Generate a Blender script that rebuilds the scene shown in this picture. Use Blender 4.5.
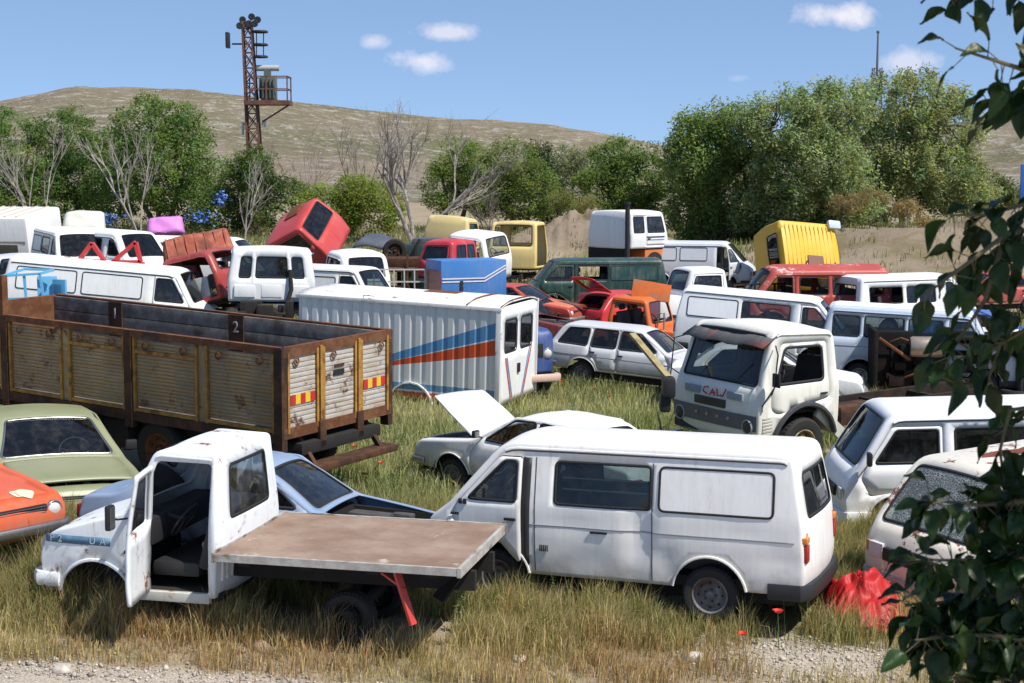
import bpy, bmesh, math, random
import numpy as np
from mathutils import Vector, Matrix, Euler
from mathutils.geometry import delaunay_2d_cdt

for _o in list(bpy.data.objects):
    bpy.data.objects.remove(_o)
SC = bpy.context.scene
COL = SC.collection
R = math.radians
rng = np.random.default_rng(7)
random.seed(7)

# ---------------------------------------------------------------- camera
FPX, YH, CH = 1500.0, 180.0, 4.8            # focal length in pixels, horizon row, eye height
PITCH = math.atan((341.5 - YH) / FPX)
cam = bpy.data.cameras.new('camera')
cam.sensor_width = 36.0
cam.lens = FPX / 1024 * 36.0
cam.clip_start, cam.clip_end = 0.1, 5000
camo = bpy.data.objects.new('camera', cam)
COL.objects.link(camo)
camo.location = (0, 0, CH)
camo.rotation_euler = (math.pi / 2 - PITCH, 0, 0)
cam.dof.use_dof = True; cam.dof.focus_distance = 20.0; cam.dof.aperture_fstop = 8.0
SC.camera = camo
SC.render.resolution_x, SC.render.resolution_y = 1024, 683

# ---------------------------------------------------------------- sky and sun
SUN = Vector((0.54, -0.375, 0.96)).normalized()
SUN_EL = math.asin(SUN.z)
SUN_AZ = math.atan2(SUN.x, SUN.y)           # from +Y (north) clockwise towards +X
W = bpy.data.worlds.new('World')
SC.world = W
W.use_nodes = True
nt = W.node_tree
nt.nodes.clear()
N = nt.nodes.new
out = N('ShaderNodeOutputWorld'); bg = N('ShaderNodeBackground')
sky = N('ShaderNodeTexSky'); sky.sky_type = 'NISHITA'; sky.sun_disc = False
sky.sun_elevation = SUN_EL
sky.sun_rotation = SUN_AZ
sky.altitude = 1000; sky.air_density = 1.0; sky.dust_density = 0.15; sky.ozone_density = 1.7
bg.inputs['Strength'].default_value = 0.15
# look the sky up a little higher than the ray, so the clear upland air stays blue down to the hills
_tc = N('ShaderNodeTexCoord'); _ad = N('ShaderNodeVectorMath'); _ad.operation = 'ADD'; _ad.inputs[1].default_value = (0, 0, .17)
nt.links.new(_tc.outputs['Generated'], _ad.inputs[0]); _nm = N('ShaderNodeVectorMath'); _nm.operation = 'NORMALIZE'; nt.links.new(_ad.outputs[0], _nm.inputs[0]); nt.links.new(_nm.outputs[0], sky.inputs[0])
# small fair-weather clouds: noise masks around given sky directions
geo = N('ShaderNodeTexCoord')
def sky_dir(px, py):
    v = Vector(((px - 512) / FPX, math.cos(PITCH) + (341.5 - py) / FPX * math.sin(PITCH), -math.sin(PITCH) + (341.5 - py) / FPX * math.cos(PITCH)))
    return v.normalized()
def mth(op, a, b=None, c=None, clamp=False, tree=None):
    n = (tree or nt).nodes.new('ShaderNodeMath'); n.operation = op; n.use_clamp = clamp
    for i, q in enumerate((a, b, c)):
        if q is None: continue
        if isinstance(q, (int, float)): n.inputs[i].default_value = q
        else: (tree or nt).links.new(q, n.inputs[i])
    return n.outputs[0]
nz = N('ShaderNodeTexNoise'); nz.inputs['Scale'].default_value = 38; nz.inputs['Detail'].default_value = 6; nz.inputs['Roughness'].default_value = .62
nt.links.new(geo.outputs['Generated'], nz.inputs['Vector'])
mask = None
for (px, py, rx, ry, amp) in ((835, 15, 42, 13, .85), (447, 33, 40, 9, .62), (420, 60, 31, 12, .8), (374, 42, 15, 7, .5), (908, 62, 30, 13, .55), (740, 78, 14, 5, .25)):
    d = sky_dir(px, py)
    vm = N('ShaderNodeVectorMath'); vm.operation = 'SUBTRACT'; nt.links.new(geo.outputs['Generated'], vm.inputs[0]); vm.inputs[1].default_value = d
    sx = N('ShaderNodeSeparateXYZ'); nt.links.new(vm.outputs[0], sx.inputs[0])
    # elongated along the horizon: x is scaled by rx, z by ry
    ex = mth('DIVIDE', sx.outputs[0], rx / FPX); ez = mth('DIVIDE', sx.outputs[2], ry / FPX)
    r2 = mth('ADD', mth('POWER', mth('ABSOLUTE', ex), 2.0), mth('POWER', mth('ABSOLUTE', ez), 2.0))
    rr = mth('SQRT', r2)
    rr = mth('ADD', rr, mth('MULTIPLY', mth('SUBTRACT', nz.outputs['Fac'], .5), 2.6))
    m = mth('MULTIPLY', mth('SMOOTH_MIN', mth('MULTIPLY', mth('SUBTRACT', 1.05, rr), 1.1, clamp=True), 1.0, .2), amp, clamp=True)
    front = mth('GREATER_THAN', sx.outputs[1], -.5)
    m = mth('MULTIPLY', m, front)
    mask = m if mask is None else mth('MAXIMUM', mask, m)
mix = N('ShaderNodeMix'); mix.data_type = 'RGBA'
nt.links.new(mask, mix.inputs['Factor']); nt.links.new(sky.outputs[0], mix.inputs['A'])
mix.inputs['B'].default_value = (6.0, 5.7, 6.1, 1)
nt.links.new(mix.outputs['Result'], bg.inputs['Color'])
nt.links.new(bg.outputs[0], out.inputs[0])

sl = bpy.data.lights.new('sun', 'SUN'); sl.energy = 5.0; sl.angle = R(.53); sl.color = (1.0, .945, .85)
so = bpy.data.objects.new('sun', sl); COL.objects.link(so)
so.rotation_euler = (-SUN).to_track_quat('-Z', 'Y').to_euler()
so.location = (20, -20, 60)

vs = SC.view_settings
SC.display_settings.display_device = 'sRGB'
vs.view_transform = 'Standard'; vs.look = 'None'; vs.exposure = 0.17; vs.gamma = 1.0; vs.use_curve_mapping = False
SC.cycles.max_bounces = 6; SC.cycles.diffuse_bounces = 3; SC.cycles.glossy_bounces = 3
SC.cycles.transparent_max_bounces = 10; SC.cycles.transmission_bounces = 4
SC.cycles.caustics_reflective = False; SC.cycles.caustics_refractive = False
SC.cycles.sample_clamp_indirect = 4.0
SC.cycles.use_denoising = True
try: SC.cycles.denoiser = 'OPENIMAGEDENOISE'
except Exception: pass

# ---------------------------------------------------------------- placing helpers
def at(px, py, d):
    """World point seen at photo pixel (px, py), d metres in front of the camera."""
    v = (341.5 - py) / FPX
    D = Vector(((px - 512) / FPX, math.cos(PITCH) + v * math.sin(PITCH), -math.sin(PITCH) + v * math.cos(PITCH)))
    return Vector((0, 0, CH)) + D * (d / D.y)

def smooth01(t):
    t = np.clip(t, 0, 1); return t * t * (3 - 2 * t)
def lattice(ix, iy, seed):
    h = (ix * 374761393 + iy * 668265263 + seed * 1442695) & 0x7fffffff
    h = ((h ^ (h >> 13)) * 1274126177) & 0x7fffffff
    return ((h ^ (h >> 16)) & 0xffff) / 65535.0
def vnoise(x, y, seed=0):
    x = np.asarray(x, float); y = np.asarray(y, float)
    ix = np.floor(x).astype(np.int64); iy = np.floor(y).astype(np.int64)
    fx = smooth01(x - ix); fy = smooth01(y - iy)
    a = lattice(ix, iy, seed); b = lattice(ix + 1, iy, seed); c = lattice(ix, iy + 1, seed); d = lattice(ix + 1, iy + 1, seed)
    return (a * (1 - fx) + b * fx) * (1 - fy) + (c * (1 - fx) + d * fx) * fy
def fbm(x, y, seed=0, oct=4):
    s = 0; a = 1; t = 0
    for k in range(oct):
        s = s + a * vnoise(np.asarray(x) * 2 ** k, np.asarray(y) * 2 ** k, seed + k); t += a; a *= .5
    return s / t
# heights of the yard, sampled where vehicles stand (x, y, z); the ground runs smoothly through them
GPTS = np.array([(-12, 12, .0), (0, 12, .0), (12, 12, .0), (-6.5, 15.5, .12), (-7.5, 17.5, .42), (1.3, 16.9, .0), (7, 18, -.15), (6.6, 22, -.3), (12, 22, -.4), (-6.5, 20, .35), (-13.5, 40, 1.9), (-11, 33, .9), (13, 40, -.1), (16, 50, .6), (12.8, 36.5, -.1), (.2, 57.7, 1.1), (-2.4, 60, 1.5), (-2.6, 21, .1), (-9, 24, .35),
                 (.4, 23, -.1), (4.4, 26, -.4), (9, 27, -.55), (-2, 29, -.1), (0, 32, -.4), (3, 35, -.4), (6.5, 38, -.3), (9.5, 36, -.5), (14, 34, -.7), (18, 40, -.6),
                 (-7, 36, .75), (-12, 36, 1.1), (-12, 45, 1.3), (-6, 44, .8), (-2, 45, .4), (2, 47, .1), (6, 50, .1), (12, 48, .0), (-16, 50, 1.6), (-8, 56, 1.5), (0, 58, .8), (6, 60, .65),
                 (12, 58, .5), (18, 56, .5), (-20, 70, 2.0), (-8, 72, 1.9), (0, 72, 1.5), (10, 72, 1.4), (22, 70, 1.8), (-20, 25, .6), (22, 26, -.6), (-40, 90, 2.4), (0, 95, 2.0), (40, 90, 2.4), (-40, 40, 1.6), (40, 40, -.2),
                 (-60, 140, 2.5), (0, 140, 2.3), (60, 140, 2.6), (-40, 5, .2), (0, -5, .1), (40, 5, .1)])
def ground(x, y):
    x = np.asarray(x, float); y = np.asarray(y, float)
    dx = x[..., None] - GPTS[:, 0]; dy = y[..., None] - GPTS[:, 1]
    sc = 3.2 + .09 * np.abs(y)[..., None]
    w = np.exp(-(dx * dx + dy * dy) / (2 * sc * sc)) + 1e-7 / (1 + dx * dx + dy * dy)
    z = (w * GPTS[:, 2]).sum(-1) / w.sum(-1)
    for (bx_, by_, rx_, ry_, bh_) in ((2.6, 67.5, 3.4, 3.0, 1.9), (5.2, 70, 3.0, 3.0, 1.3), (14.5, 66, 3.2, 4.0, .9), (19, 63, 4.5, 4.5, 1.2), (17.5, 72, 6, 5, 1.0), (25, 68, 6, 5, 2.2)):
        z = z + bh_ * np.exp(-((x - bx_) / rx_) ** 2 - ((y - by_) / ry_) ** 2) * (.45 + 1.0 * fbm(x * .8, y * .8, 17, 5) + .35 * (fbm(x * 2.6, y * 2.6, 19, 4) - .5))
    z = z + .10 * (fbm(x * .55, y * .55, 3) - .5) + .04 * (fbm(x * 2.3, y * 2.3, 9) - .5)
    return z
def gz(x, y): return float(ground(np.array([x]), np.array([y]))[0])
FOOT = []                                     # oriented footprints that keep the grass out

# ---------------------------------------------------------------- tags
def tag(o, label=None, cat=None, group=None, kind=None):
    if label: o['label'] = label
    if cat: o['category'] = cat
    if group: o['group'] = group
    if kind: o['kind'] = kind
    return o
def thing(name, label, cat, loc=(0, 0, 0), rot=(0, 0, 0), group=None, scale=1.0):
    o = bpy.data.objects.new(name, None); COL.objects.link(o)
    o.empty_display_size = .2
    o.location = loc; o.rotation_euler = rot; o.scale = (scale,) * 3
    return tag(o, label, cat, group)
def link(name, me, mat=None, parent=None):
    o = bpy.data.objects.new(name, me); COL.objects.link(o)
    if mat is not None:
        for m in (mat if isinstance(mat, (list, tuple)) else [mat]): me.materials.append(m)
    if parent is not None: o.parent = parent
    return o
def mesh(name, V, F, mat=None, parent=None, smooth=True, ang=38, mi=None):
    me = bpy.data.meshes.new(name)
    me.from_pydata([tuple(map(float, v)) for v in V], [], [tuple(map(int, f)) for f in F])
    o = link(name, me, mat, parent)
    if mi is not None: me.polygons.foreach_set('material_index', np.asarray(mi, np.int32))
    if smooth:
        me.shade_smooth(); me.set_sharp_from_angle(angle=R(ang))
    me.update()
    return o
def np_mesh(name, V, F, mat=None, parent=None, col=None, smooth=False):
    """V (n,3) array; F (m,k) array of equal polygons; col (n,3) per-vertex tint."""
    me = bpy.data.meshes.new(name)
    V = np.ascontiguousarray(V, np.float32); F = np.ascontiguousarray(F, np.int32)
    m, k = F.shape
    me.vertices.add(len(V)); me.vertices.foreach_set('co', V.ravel())
    me.loops.add(m * k); me.loops.foreach_set('vertex_index', F.ravel())
    me.polygons.add(m); me.polygons.foreach_set('loop_start', np.arange(0, m * k, k, dtype=np.int32))
    if smooth: me.polygons.foreach_set('use_smooth', np.ones(m, bool))
    me.update(calc_edges=True)
    if col is not None:
        a = me.color_attributes.new('tint', 'FLOAT_COLOR', 'POINT')
        c = np.ones((len(V), 4), np.float32); c[:, :3] = col
        a.data.foreach_set('color', c.ravel())
    return link(name, me, mat, parent)

# ---------------------------------------------------------------- materials
_MC = {}
class NT:
    def __init__(s, name):
        s.m = bpy.data.materials.new(name); s.m.use_nodes = True; s.t = s.m.node_tree; s.t.nodes.clear()
        s.out = s.n('ShaderNodeOutputMaterial')
    def n(s, typ, **kw):
        x = s.t.nodes.new(typ)
        for k, v in kw.items():
            if k in x.inputs: x.inputs[k].default_value = v
            else: setattr(x, k, v)
        return x
    def l(s, a, b): s.t.links.new(a, b)
    def noise(s, vec, scale, detail=4, rough=.55, dist=0):
        x = s.n('ShaderNodeTexNoise'); x.inputs['Scale'].default_value = scale; x.inputs['Detail'].default_value = detail
        x.inputs['Roughness'].default_value = rough; x.inputs['Distortion'].default_value = dist
        if vec is not None: s.l(vec, x.inputs['Vector'])
        return x.outputs['Fac']
    def ramp(s, fac, lo, hi):
        x = s.n('ShaderNodeMapRange'); x.interpolation_type = 'SMOOTHSTEP'
        x.inputs['From Min'].default_value = lo; x.inputs['From Max'].default_value = hi
        s.l(fac, x.inputs['Value']); return x.outputs['Result']
    def mix(s, f, a, b):
        x = s.n('ShaderNodeMix'); x.data_type = 'RGBA'
        for q, k in ((f, 'Factor'), (a, 'A'), (b, 'B')):
            if isinstance(q, (int, float)): x.inputs[k].default_value = q
            elif isinstance(q, (tuple, list)): x.inputs[k].default_value = (*q[:3], 1)
            else: s.l(q, x.inputs[k])
        return x.outputs['Result']
    def math(s, op, a, b=None, clamp=False): return mth(op, a, b, clamp=clamp, tree=s.t)
    def obj(s, seed=0):
        tc = s.n('ShaderNodeTexCoord'); mp = s.n('ShaderNodeMapping'); s.l(tc.outputs['Object'], mp.inputs[0])
        mp.inputs['Location'].default_value = (seed * 3.17, seed * 1.91, seed * 2.3); return mp.outputs[0]
    def bsdf(s, **kw):
        b = s.n('ShaderNodeBsdfPrincipled')
        for k, v in kw.items():
            if hasattr(v, 'links') or hasattr(v, 'is_linked'): s.l(v, b.inputs[k])
            elif isinstance(v, (tuple, list)): b.inputs[k].default_value = (*v[:3], 1)
            else: b.inputs[k].default_value = v
        s.l(b.outputs[0], s.out.inputs[0]); return b
    def bump(s, b, h, strength=.2, dist=.02):
        x = s.n('ShaderNodeBump'); x.inputs['Strength'].default_value = strength; x.inputs['Distance'].default_value = dist
        s.l(h, x.inputs['Height']); s.l(x.outputs[0], b.inputs['Normal'])
def paint(c, rust=.1, dirt=.35, rough=.38, seed=None, name='paint', metallic=0.0, rust_col=(.13, .05, .022), under=None, flake=.0):
    """Old car paint: faded and dusty, rust blooms, scuffs. rust and flake are 0..1 amounts."""
    key = (c, rust, dirt, rough, seed, metallic, rust_col, under, flake)
    if key in _MC: return _MC[key]
    if seed is None: seed = len(_MC) % 23
    t = NT(name); o = t.obj(seed)
    big = t.noise(o, 1.1, 5, .6); mid = t.noise(o, 4.5, 8, .68); fine = t.noise(o, 42, 4, .6)
    base = t.mix(t.ramp(big, .3, .75), c, tuple(min(1, q * 1.05 + .012) for q in c))
    dust = (.36, .31, .25)
    st = t.n('ShaderNodeMapping'); st.inputs['Scale'].default_value = (9, 9, .8); t.l(o, st.inputs[0])
    streak = t.noise(st.outputs[0], 1.6, 5, .65)
    dm = t.math('MULTIPLY', t.ramp(t.math('ADD', t.math('MULTIPLY', big, .5), t.math('MULTIPLY', streak, .55)), .42, .85), dirt)
    col = t.mix(dm, base, dust)
    brown = t.math('MULTIPLY', t.ramp(streak, .60, .80), min(.55, rust * 2.2 + .06)); col = t.mix(brown, col, (.30, .20, .12))
    xyz = t.n('ShaderNodeSeparateXYZ'); tcm = t.n('ShaderNodeTexCoord'); t.l(tcm.outputs['Object'], xyz.inputs[0])
    mat_ = t.n('ShaderNodeAttribute'); mat_.attribute_type = 'OBJECT'; mat_.attribute_name = 'mud'
    mud = t.math('MULTIPLY', t.math('MULTIPLY', t.ramp(t.math('ADD', xyz.outputs[2], t.math('MULTIPLY', mid, .55)), .98, .52), .62), mat_.outputs['Fac']); col = t.mix(mud, col, (.29, .235, .17))
    chip = t.ramp(t.noise(o, 15, 5, .7), .715 - .05 * min(rust, .5), .74 - .05 * min(rust, .5)); col = t.mix(t.math('MULTIPLY', chip, .85), col, tuple(q * 1.7 for q in rust_col))
    if under is not None and flake > 0:
        fm = t.ramp(t.noise(o, 2.2, 9, .72), .64 - .26 * flake, .67 - .26 * flake)
        col = t.mix(fm, col, under)
    rm = t.ramp(mid, .78 - .30 * rust, .82 - .26 * rust)
    ring = t.ramp(mid, .72 - .32 * rust, .82 - .28 * rust)
    if rust > 0:
        col = t.mix(t.math('MULTIPLY', ring, .35), col, (.28, .15, .07))
        col = t.mix(rm, col, t.mix(fine, rust_col, tuple(q * 2.2 for q in rust_col)))
    rg = t.math('ADD', t.math('MULTIPLY', rm, .45 if rust > 0 else 0), t.math('ADD', rough, t.math('MULTIPLY', t.math('SUBTRACT', big, .5), .3)), clamp=True)
    b = t.bsdf(**{'Base Color': col, 'Roughness': rg, 'Metallic': metallic, 'Specular IOR Level': .45})
    t.bump(b, t.math('ADD', t.math('MULTIPLY', t.noise(o, 2.6, 2), .9), t.math('MULTIPLY', rm, .12)), .10, .05)
    _MC[key] = t.m
    return t.m
def plain(name, c, rough=.6, var=.25, scale=12, metallic=0, bump=.15, spec=.4, seed=0):
    key = ('plain', name, c, rough, var, scale, metallic, bump, spec)
    if key in _MC: return _MC[key]
    t = NT(name); o = t.obj(seed); f = t.noise(o, scale, 6, .62)
    col = t.mix(f, tuple(q * (1 - var) for q in c), tuple(min(1, q * (1 + var)) for q in c))
    b = t.bsdf(**{'Base Color': col, 'Roughness': rough, 'Metallic': metallic, 'Specular IOR Level': spec})
    if bump: t.bump(b, f, bump, .01)
    _MC[key] = t.m
    return t.m
def rusty(name, a, b_, c_=None, scale=5, rough=.85, seed=0, thr=.5, vec=None):
    key = ('rusty', name, a, b_, c_, scale, seed, thr)
    if key in _MC: return _MC[key]
    t = NT(name); o = t.obj(seed)
    n1 = t.noise(o, scale, 9, .7); n2 = t.noise(o, scale * 6, 5, .6); n3 = t.noise(o, scale * .35, 5, .6)
    col = t.mix(t.ramp(n1, thr - .08, thr + .1), a, b_)
    if c_: col = t.mix(t.ramp(n3, .52, .66), col, c_)
    col = t.mix(t.math('MULTIPLY', n2, .45), col, tuple(q * .45 for q in a))
    b = t.bsdf(**{'Base Color': col, 'Roughness': rough, 'Specular IOR Level': .25})
    t.bump(b, t.math('ADD', n1, t.math('MULTIPLY', n2, .4)), .3, .015)
    _MC[key] = t.m
    return t.m
def glass(tint=(.36, .42, .42), dirt=.12, seed=0, name='glass'):
    key = ('glass', tint, dirt, seed)
    if key in _MC: return _MC[key]
    t = NT(name); o = t.obj(seed)
    tr = t.n('ShaderNodeBsdfTransparent'); tr.inputs[0].default_value = (*tint, 1)
    gl = t.n('ShaderNodeBsdfGlossy'); gl.inputs['Roughness'].default_value = .03; gl.inputs['Color'].default_value = (.9, .95, 1, 1)
    fr = t.n('ShaderNodeFresnel'); fr.inputs['IOR'].default_value = 1.55
    m1 = t.n('ShaderNodeMixShader'); t.l(fr.outputs[0], m1.inputs[0]); t.l(tr.outputs[0], m1.inputs[1]); t.l(gl.outputs[0], m1.inputs[2])
    df = t.n('ShaderNodeBsdfDiffuse'); df.inputs[0].default_value = (.42, .39, .34, 1)
    f = t.math('MULTIPLY', t.math('ADD', .10, t.math('MULTIPLY', t.ramp(t.noise(o, 5, 9, .75), .42, .80), .9)), dirt)
    m2 = t.n('ShaderNodeMixShader'); t.l(f, m2.inputs[0]); t.l(m1.outputs[0], m2.inputs[1]); t.l(df.outputs[0], m2.inputs[2])
    t.l(m2.outputs[0], t.out.inputs[0])
    _MC[key] = t.m
    return t.m
RUBBER = plain('rubber', (.018, .018, .018), .7, .35, 20)
TYRE = plain('tyre', (.028, .027, .026), .85, .35, 14, bump=.4)
BLACK = plain('black_plastic', (.022, .022, .024), .55, .3, 9)
DARK = plain('dark_underbody', (.02, .018, .016), .9, .5, 6)
STEEL = plain('steel', (.38, .37, .36), .42, .3, 9, metallic=.7)
CHROME = plain('chrome', (.42, .42, .41), .30, .2, 8, metallic=.9, bump=0)
RIM = rusty('rim', (.23, .22, .21), (.15, .13, .11), (.14, .07, .04), 9)
RIMW = rusty('pale_rim', (.50, .49, .46), (.36, .33, .29), (.20, .11, .06), 9)
SEAT = plain('seat_cloth', (.055, .05, .048), .9, .4, 7)
SEATT = plain('tan_seat_cloth', (.22, .17, .12), .9, .4, 7)
RUST = rusty('rust', (.14, .055, .025), (.22, .10, .045), (.07, .04, .03), 4)
RUSTD = rusty('dark_rust', (.06, .032, .02), (.12, .055, .028), (.035, .025, .02), 4)
LAMP = plain('lamp_glass', (.62, .62, .6), .12, .2, 30, bump=.3, spec=.8)
AMBER = plain('amber_lens', (.65, .22, .03), .2, .2, 30, bump=.2)
REDL = plain('red_lens', (.35, .02, .015), .2, .2, 30, bump=.2)
GLASS = glass((.40, .46, .45), .06)
GLASS_C = glass((.62, .68, .68), .18, 2, 'clear_glass')
GLASS_D = glass((.16, .19, .19), .10, 5, 'dark_glass')
GLASS_F = glass((.48, .53, .52), .10, 9, 'dusty_glass')

def crazed():
    t = NT('crazed_glass'); o = t.obj(3)
    v = t.n('ShaderNodeTexVoronoi'); v.feature = 'DISTANCE_TO_EDGE'; v.inputs['Scale'].default_value = 34; t.l(o, v.inputs['Vector'])
    line = t.math('SUBTRACT', 1.0, t.ramp(v.outputs['Distance'], .0, .12)); big = t.ramp(t.noise(o, 3, 4), .3, .7)
    f = t.math('ADD', .12, t.math('MULTIPLY', line, t.math('ADD', .3, t.math('MULTIPLY', big, .4))), clamp=True)
    tr = t.n('ShaderNodeBsdfTransparent'); tr.inputs[0].default_value = (.55, .63, .60, 1)
    df = t.n('ShaderNodeBsdfDiffuse'); df.inputs[0].default_value = (.55, .60, .57, 1)
    gl = t.n('ShaderNodeBsdfGlossy'); gl.inputs['Roughness'].default_value = .15
    m = t.n('ShaderNodeMixShader'); t.l(f, m.inputs[0]); t.l(tr.outputs[0], m.inputs[1]); t.l(df.outputs[0], m.inputs[2])
    m2 = t.n('ShaderNodeMixShader'); m2.inputs[0].default_value = .08; t.l(m.outputs[0], m2.inputs[1]); t.l(gl.outputs[0], m2.inputs[2])
    t.l(m2.outputs[0], t.out.inputs[0]); return t.m
# ---------------------------------------------------------------- shape helpers
def fillet(pts, closed=False, n=4):
    """Control points (x, z, radius) -> rounded polyline; also the index of each control point."""
    out, idx = [], []
    m = len(pts)
    for i, p in enumerate(pts):
        x, z = p[0], p[1]; k = p[2] if len(p) > 2 else 0
        if k <= 0 or (not closed and i in (0, m - 1)):
            idx.append(len(out)); out.append((x, z)); continue
        a = np.array(pts[i - 1][:2], float); b = np.array((x, z), float); c = np.array(pts[(i + 1) % m][:2], float)
        la, lc = np.linalg.norm(a - b), np.linalg.norm(c - b)
        d = min(k, la * .48, lc * .48)
        s, e = b + (a - b) / la * d, b + (c - b) / lc * d
        for j in range(n + 1):
            t = j / n
            out.append(tuple((1 - t) ** 2 * s + 2 * t * (1 - t) * b + t * t * e))
            if j == n // 2: idx.append(len(out) - 1)
    return out, idx
def resample(poly, step, closed=False):
    P = [np.array(p, float) for p in poly]; out = []
    n = len(P)
    for i in range(n if closed else n - 1):
        a, b = P[i], P[(i + 1) % n]; L = np.linalg.norm(b - a)
        if L < 1e-6: continue
        k = max(1, int(math.ceil(L / step)))
        out += [a + (b - a) * j / k for j in range(k)]
    if not closed: out.append(P[-1])
    return np.array(out)
def rpoly(pts, k=.06, step=.12, n=4):
    """Closed rounded polygon."""
    return resample(fillet([(p[0], p[1], p[2] if len(p) > 2 else k) for p in pts], True, n)[0], step, True)
def area2(P): return .5 * np.sum(P[:, 0] * np.roll(P[:, 1], -1) - np.roll(P[:, 0], -1) * P[:, 1])
def offset(P, d):
    P = np.asarray(P)
    if area2(P) < 0: P = P[::-1]
    a = P - np.roll(P, 1, 0); b = np.roll(P, -1, 0) - P
    a /= np.linalg.norm(a, axis=1)[:, None] + 1e-9; b /= np.linalg.norm(b, axis=1)[:, None] + 1e-9
    t = a + b; t /= np.linalg.norm(t, axis=1)[:, None] + 1e-9
    nrm = np.stack([t[:, 1], -t[:, 0]], 1)
    c = np.clip((a * t).sum(1), .5, 1)
    return P + nrm * (d / c)[:, None]
def inside(Q, P):
    Q = np.asarray(Q); x, y = Q[:, 0:1], Q[:, 1:2]
    x1, y1 = P[:, 0], P[:, 1]; x2, y2 = np.roll(x1, -1), np.roll(y1, -1)
    c = ((y1 > y) != (y2 > y)) & (x < (x2 - x1) * (y - y1) / (y2 - y1 + 1e-12) + x1)
    return c.sum(1) % 2 == 1
def segdist(Q, P):
    a = P[None]; b = np.roll(P, -1, 0)[None]; q = Q[:, None]
    ab = b - a; t = np.clip(((q - a) * ab).sum(-1) / ((ab * ab).sum(-1) + 1e-12), 0, 1)
    return np.linalg.norm(q - a - ab * t[..., None], axis=-1).min(1)
def cdt(outline, holes=(), step=.16):
    loops = [np.asarray(outline, float)] + [np.asarray(h, float) for h in holes]
    vs_, es = [], []
    for L in loops:
        b = len(vs_); n = len(L)
        vs_ += [Vector(p) for p in L]; es += [(b + i, b + (i + 1) % n) for i in range(n)]
    lo, hi = loops[0].min(0), loops[0].max(0)
    if step:
        gx = np.arange(lo[0] + step * .5, hi[0], step); gy = np.arange(lo[1] + step * .5, hi[1], step)
        if len(gx) and len(gy):
            G = np.stack(np.meshgrid(gx, gy), -1).reshape(-1, 2)
            k = inside(G, loops[0])
            for h in loops[1:]: k &= ~inside(G, h)
            G = G[k]
            for L in loops:
                if len(G): G = G[segdist(G, L) > step * .35]
            vs_ += [Vector(p) for p in G]
    r = delaunay_2d_cdt(vs_, es, [], 0, 1e-6, False)
    V = np.array([tuple(v) for v in r[0]]); T = np.array([f for f in r[2] if len(f) == 3])
    C = V[T].mean(1)
    k = inside(C, loops[0])
    for h in loops[1:]: k &= ~inside(C, h)
    T = T[k]
    ar = ((V[T[:, 1]] - V[T[:, 0]])[:, 0] * (V[T[:, 2]] - V[T[:, 0]])[:, 1] - (V[T[:, 1]] - V[T[:, 0]])[:, 1] * (V[T[:, 2]] - V[T[:, 0]])[:, 0])
    T[ar < 0] = T[ar < 0][:, ::-1]
    return V, T[np.abs(ar) > 1e-9]
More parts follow.
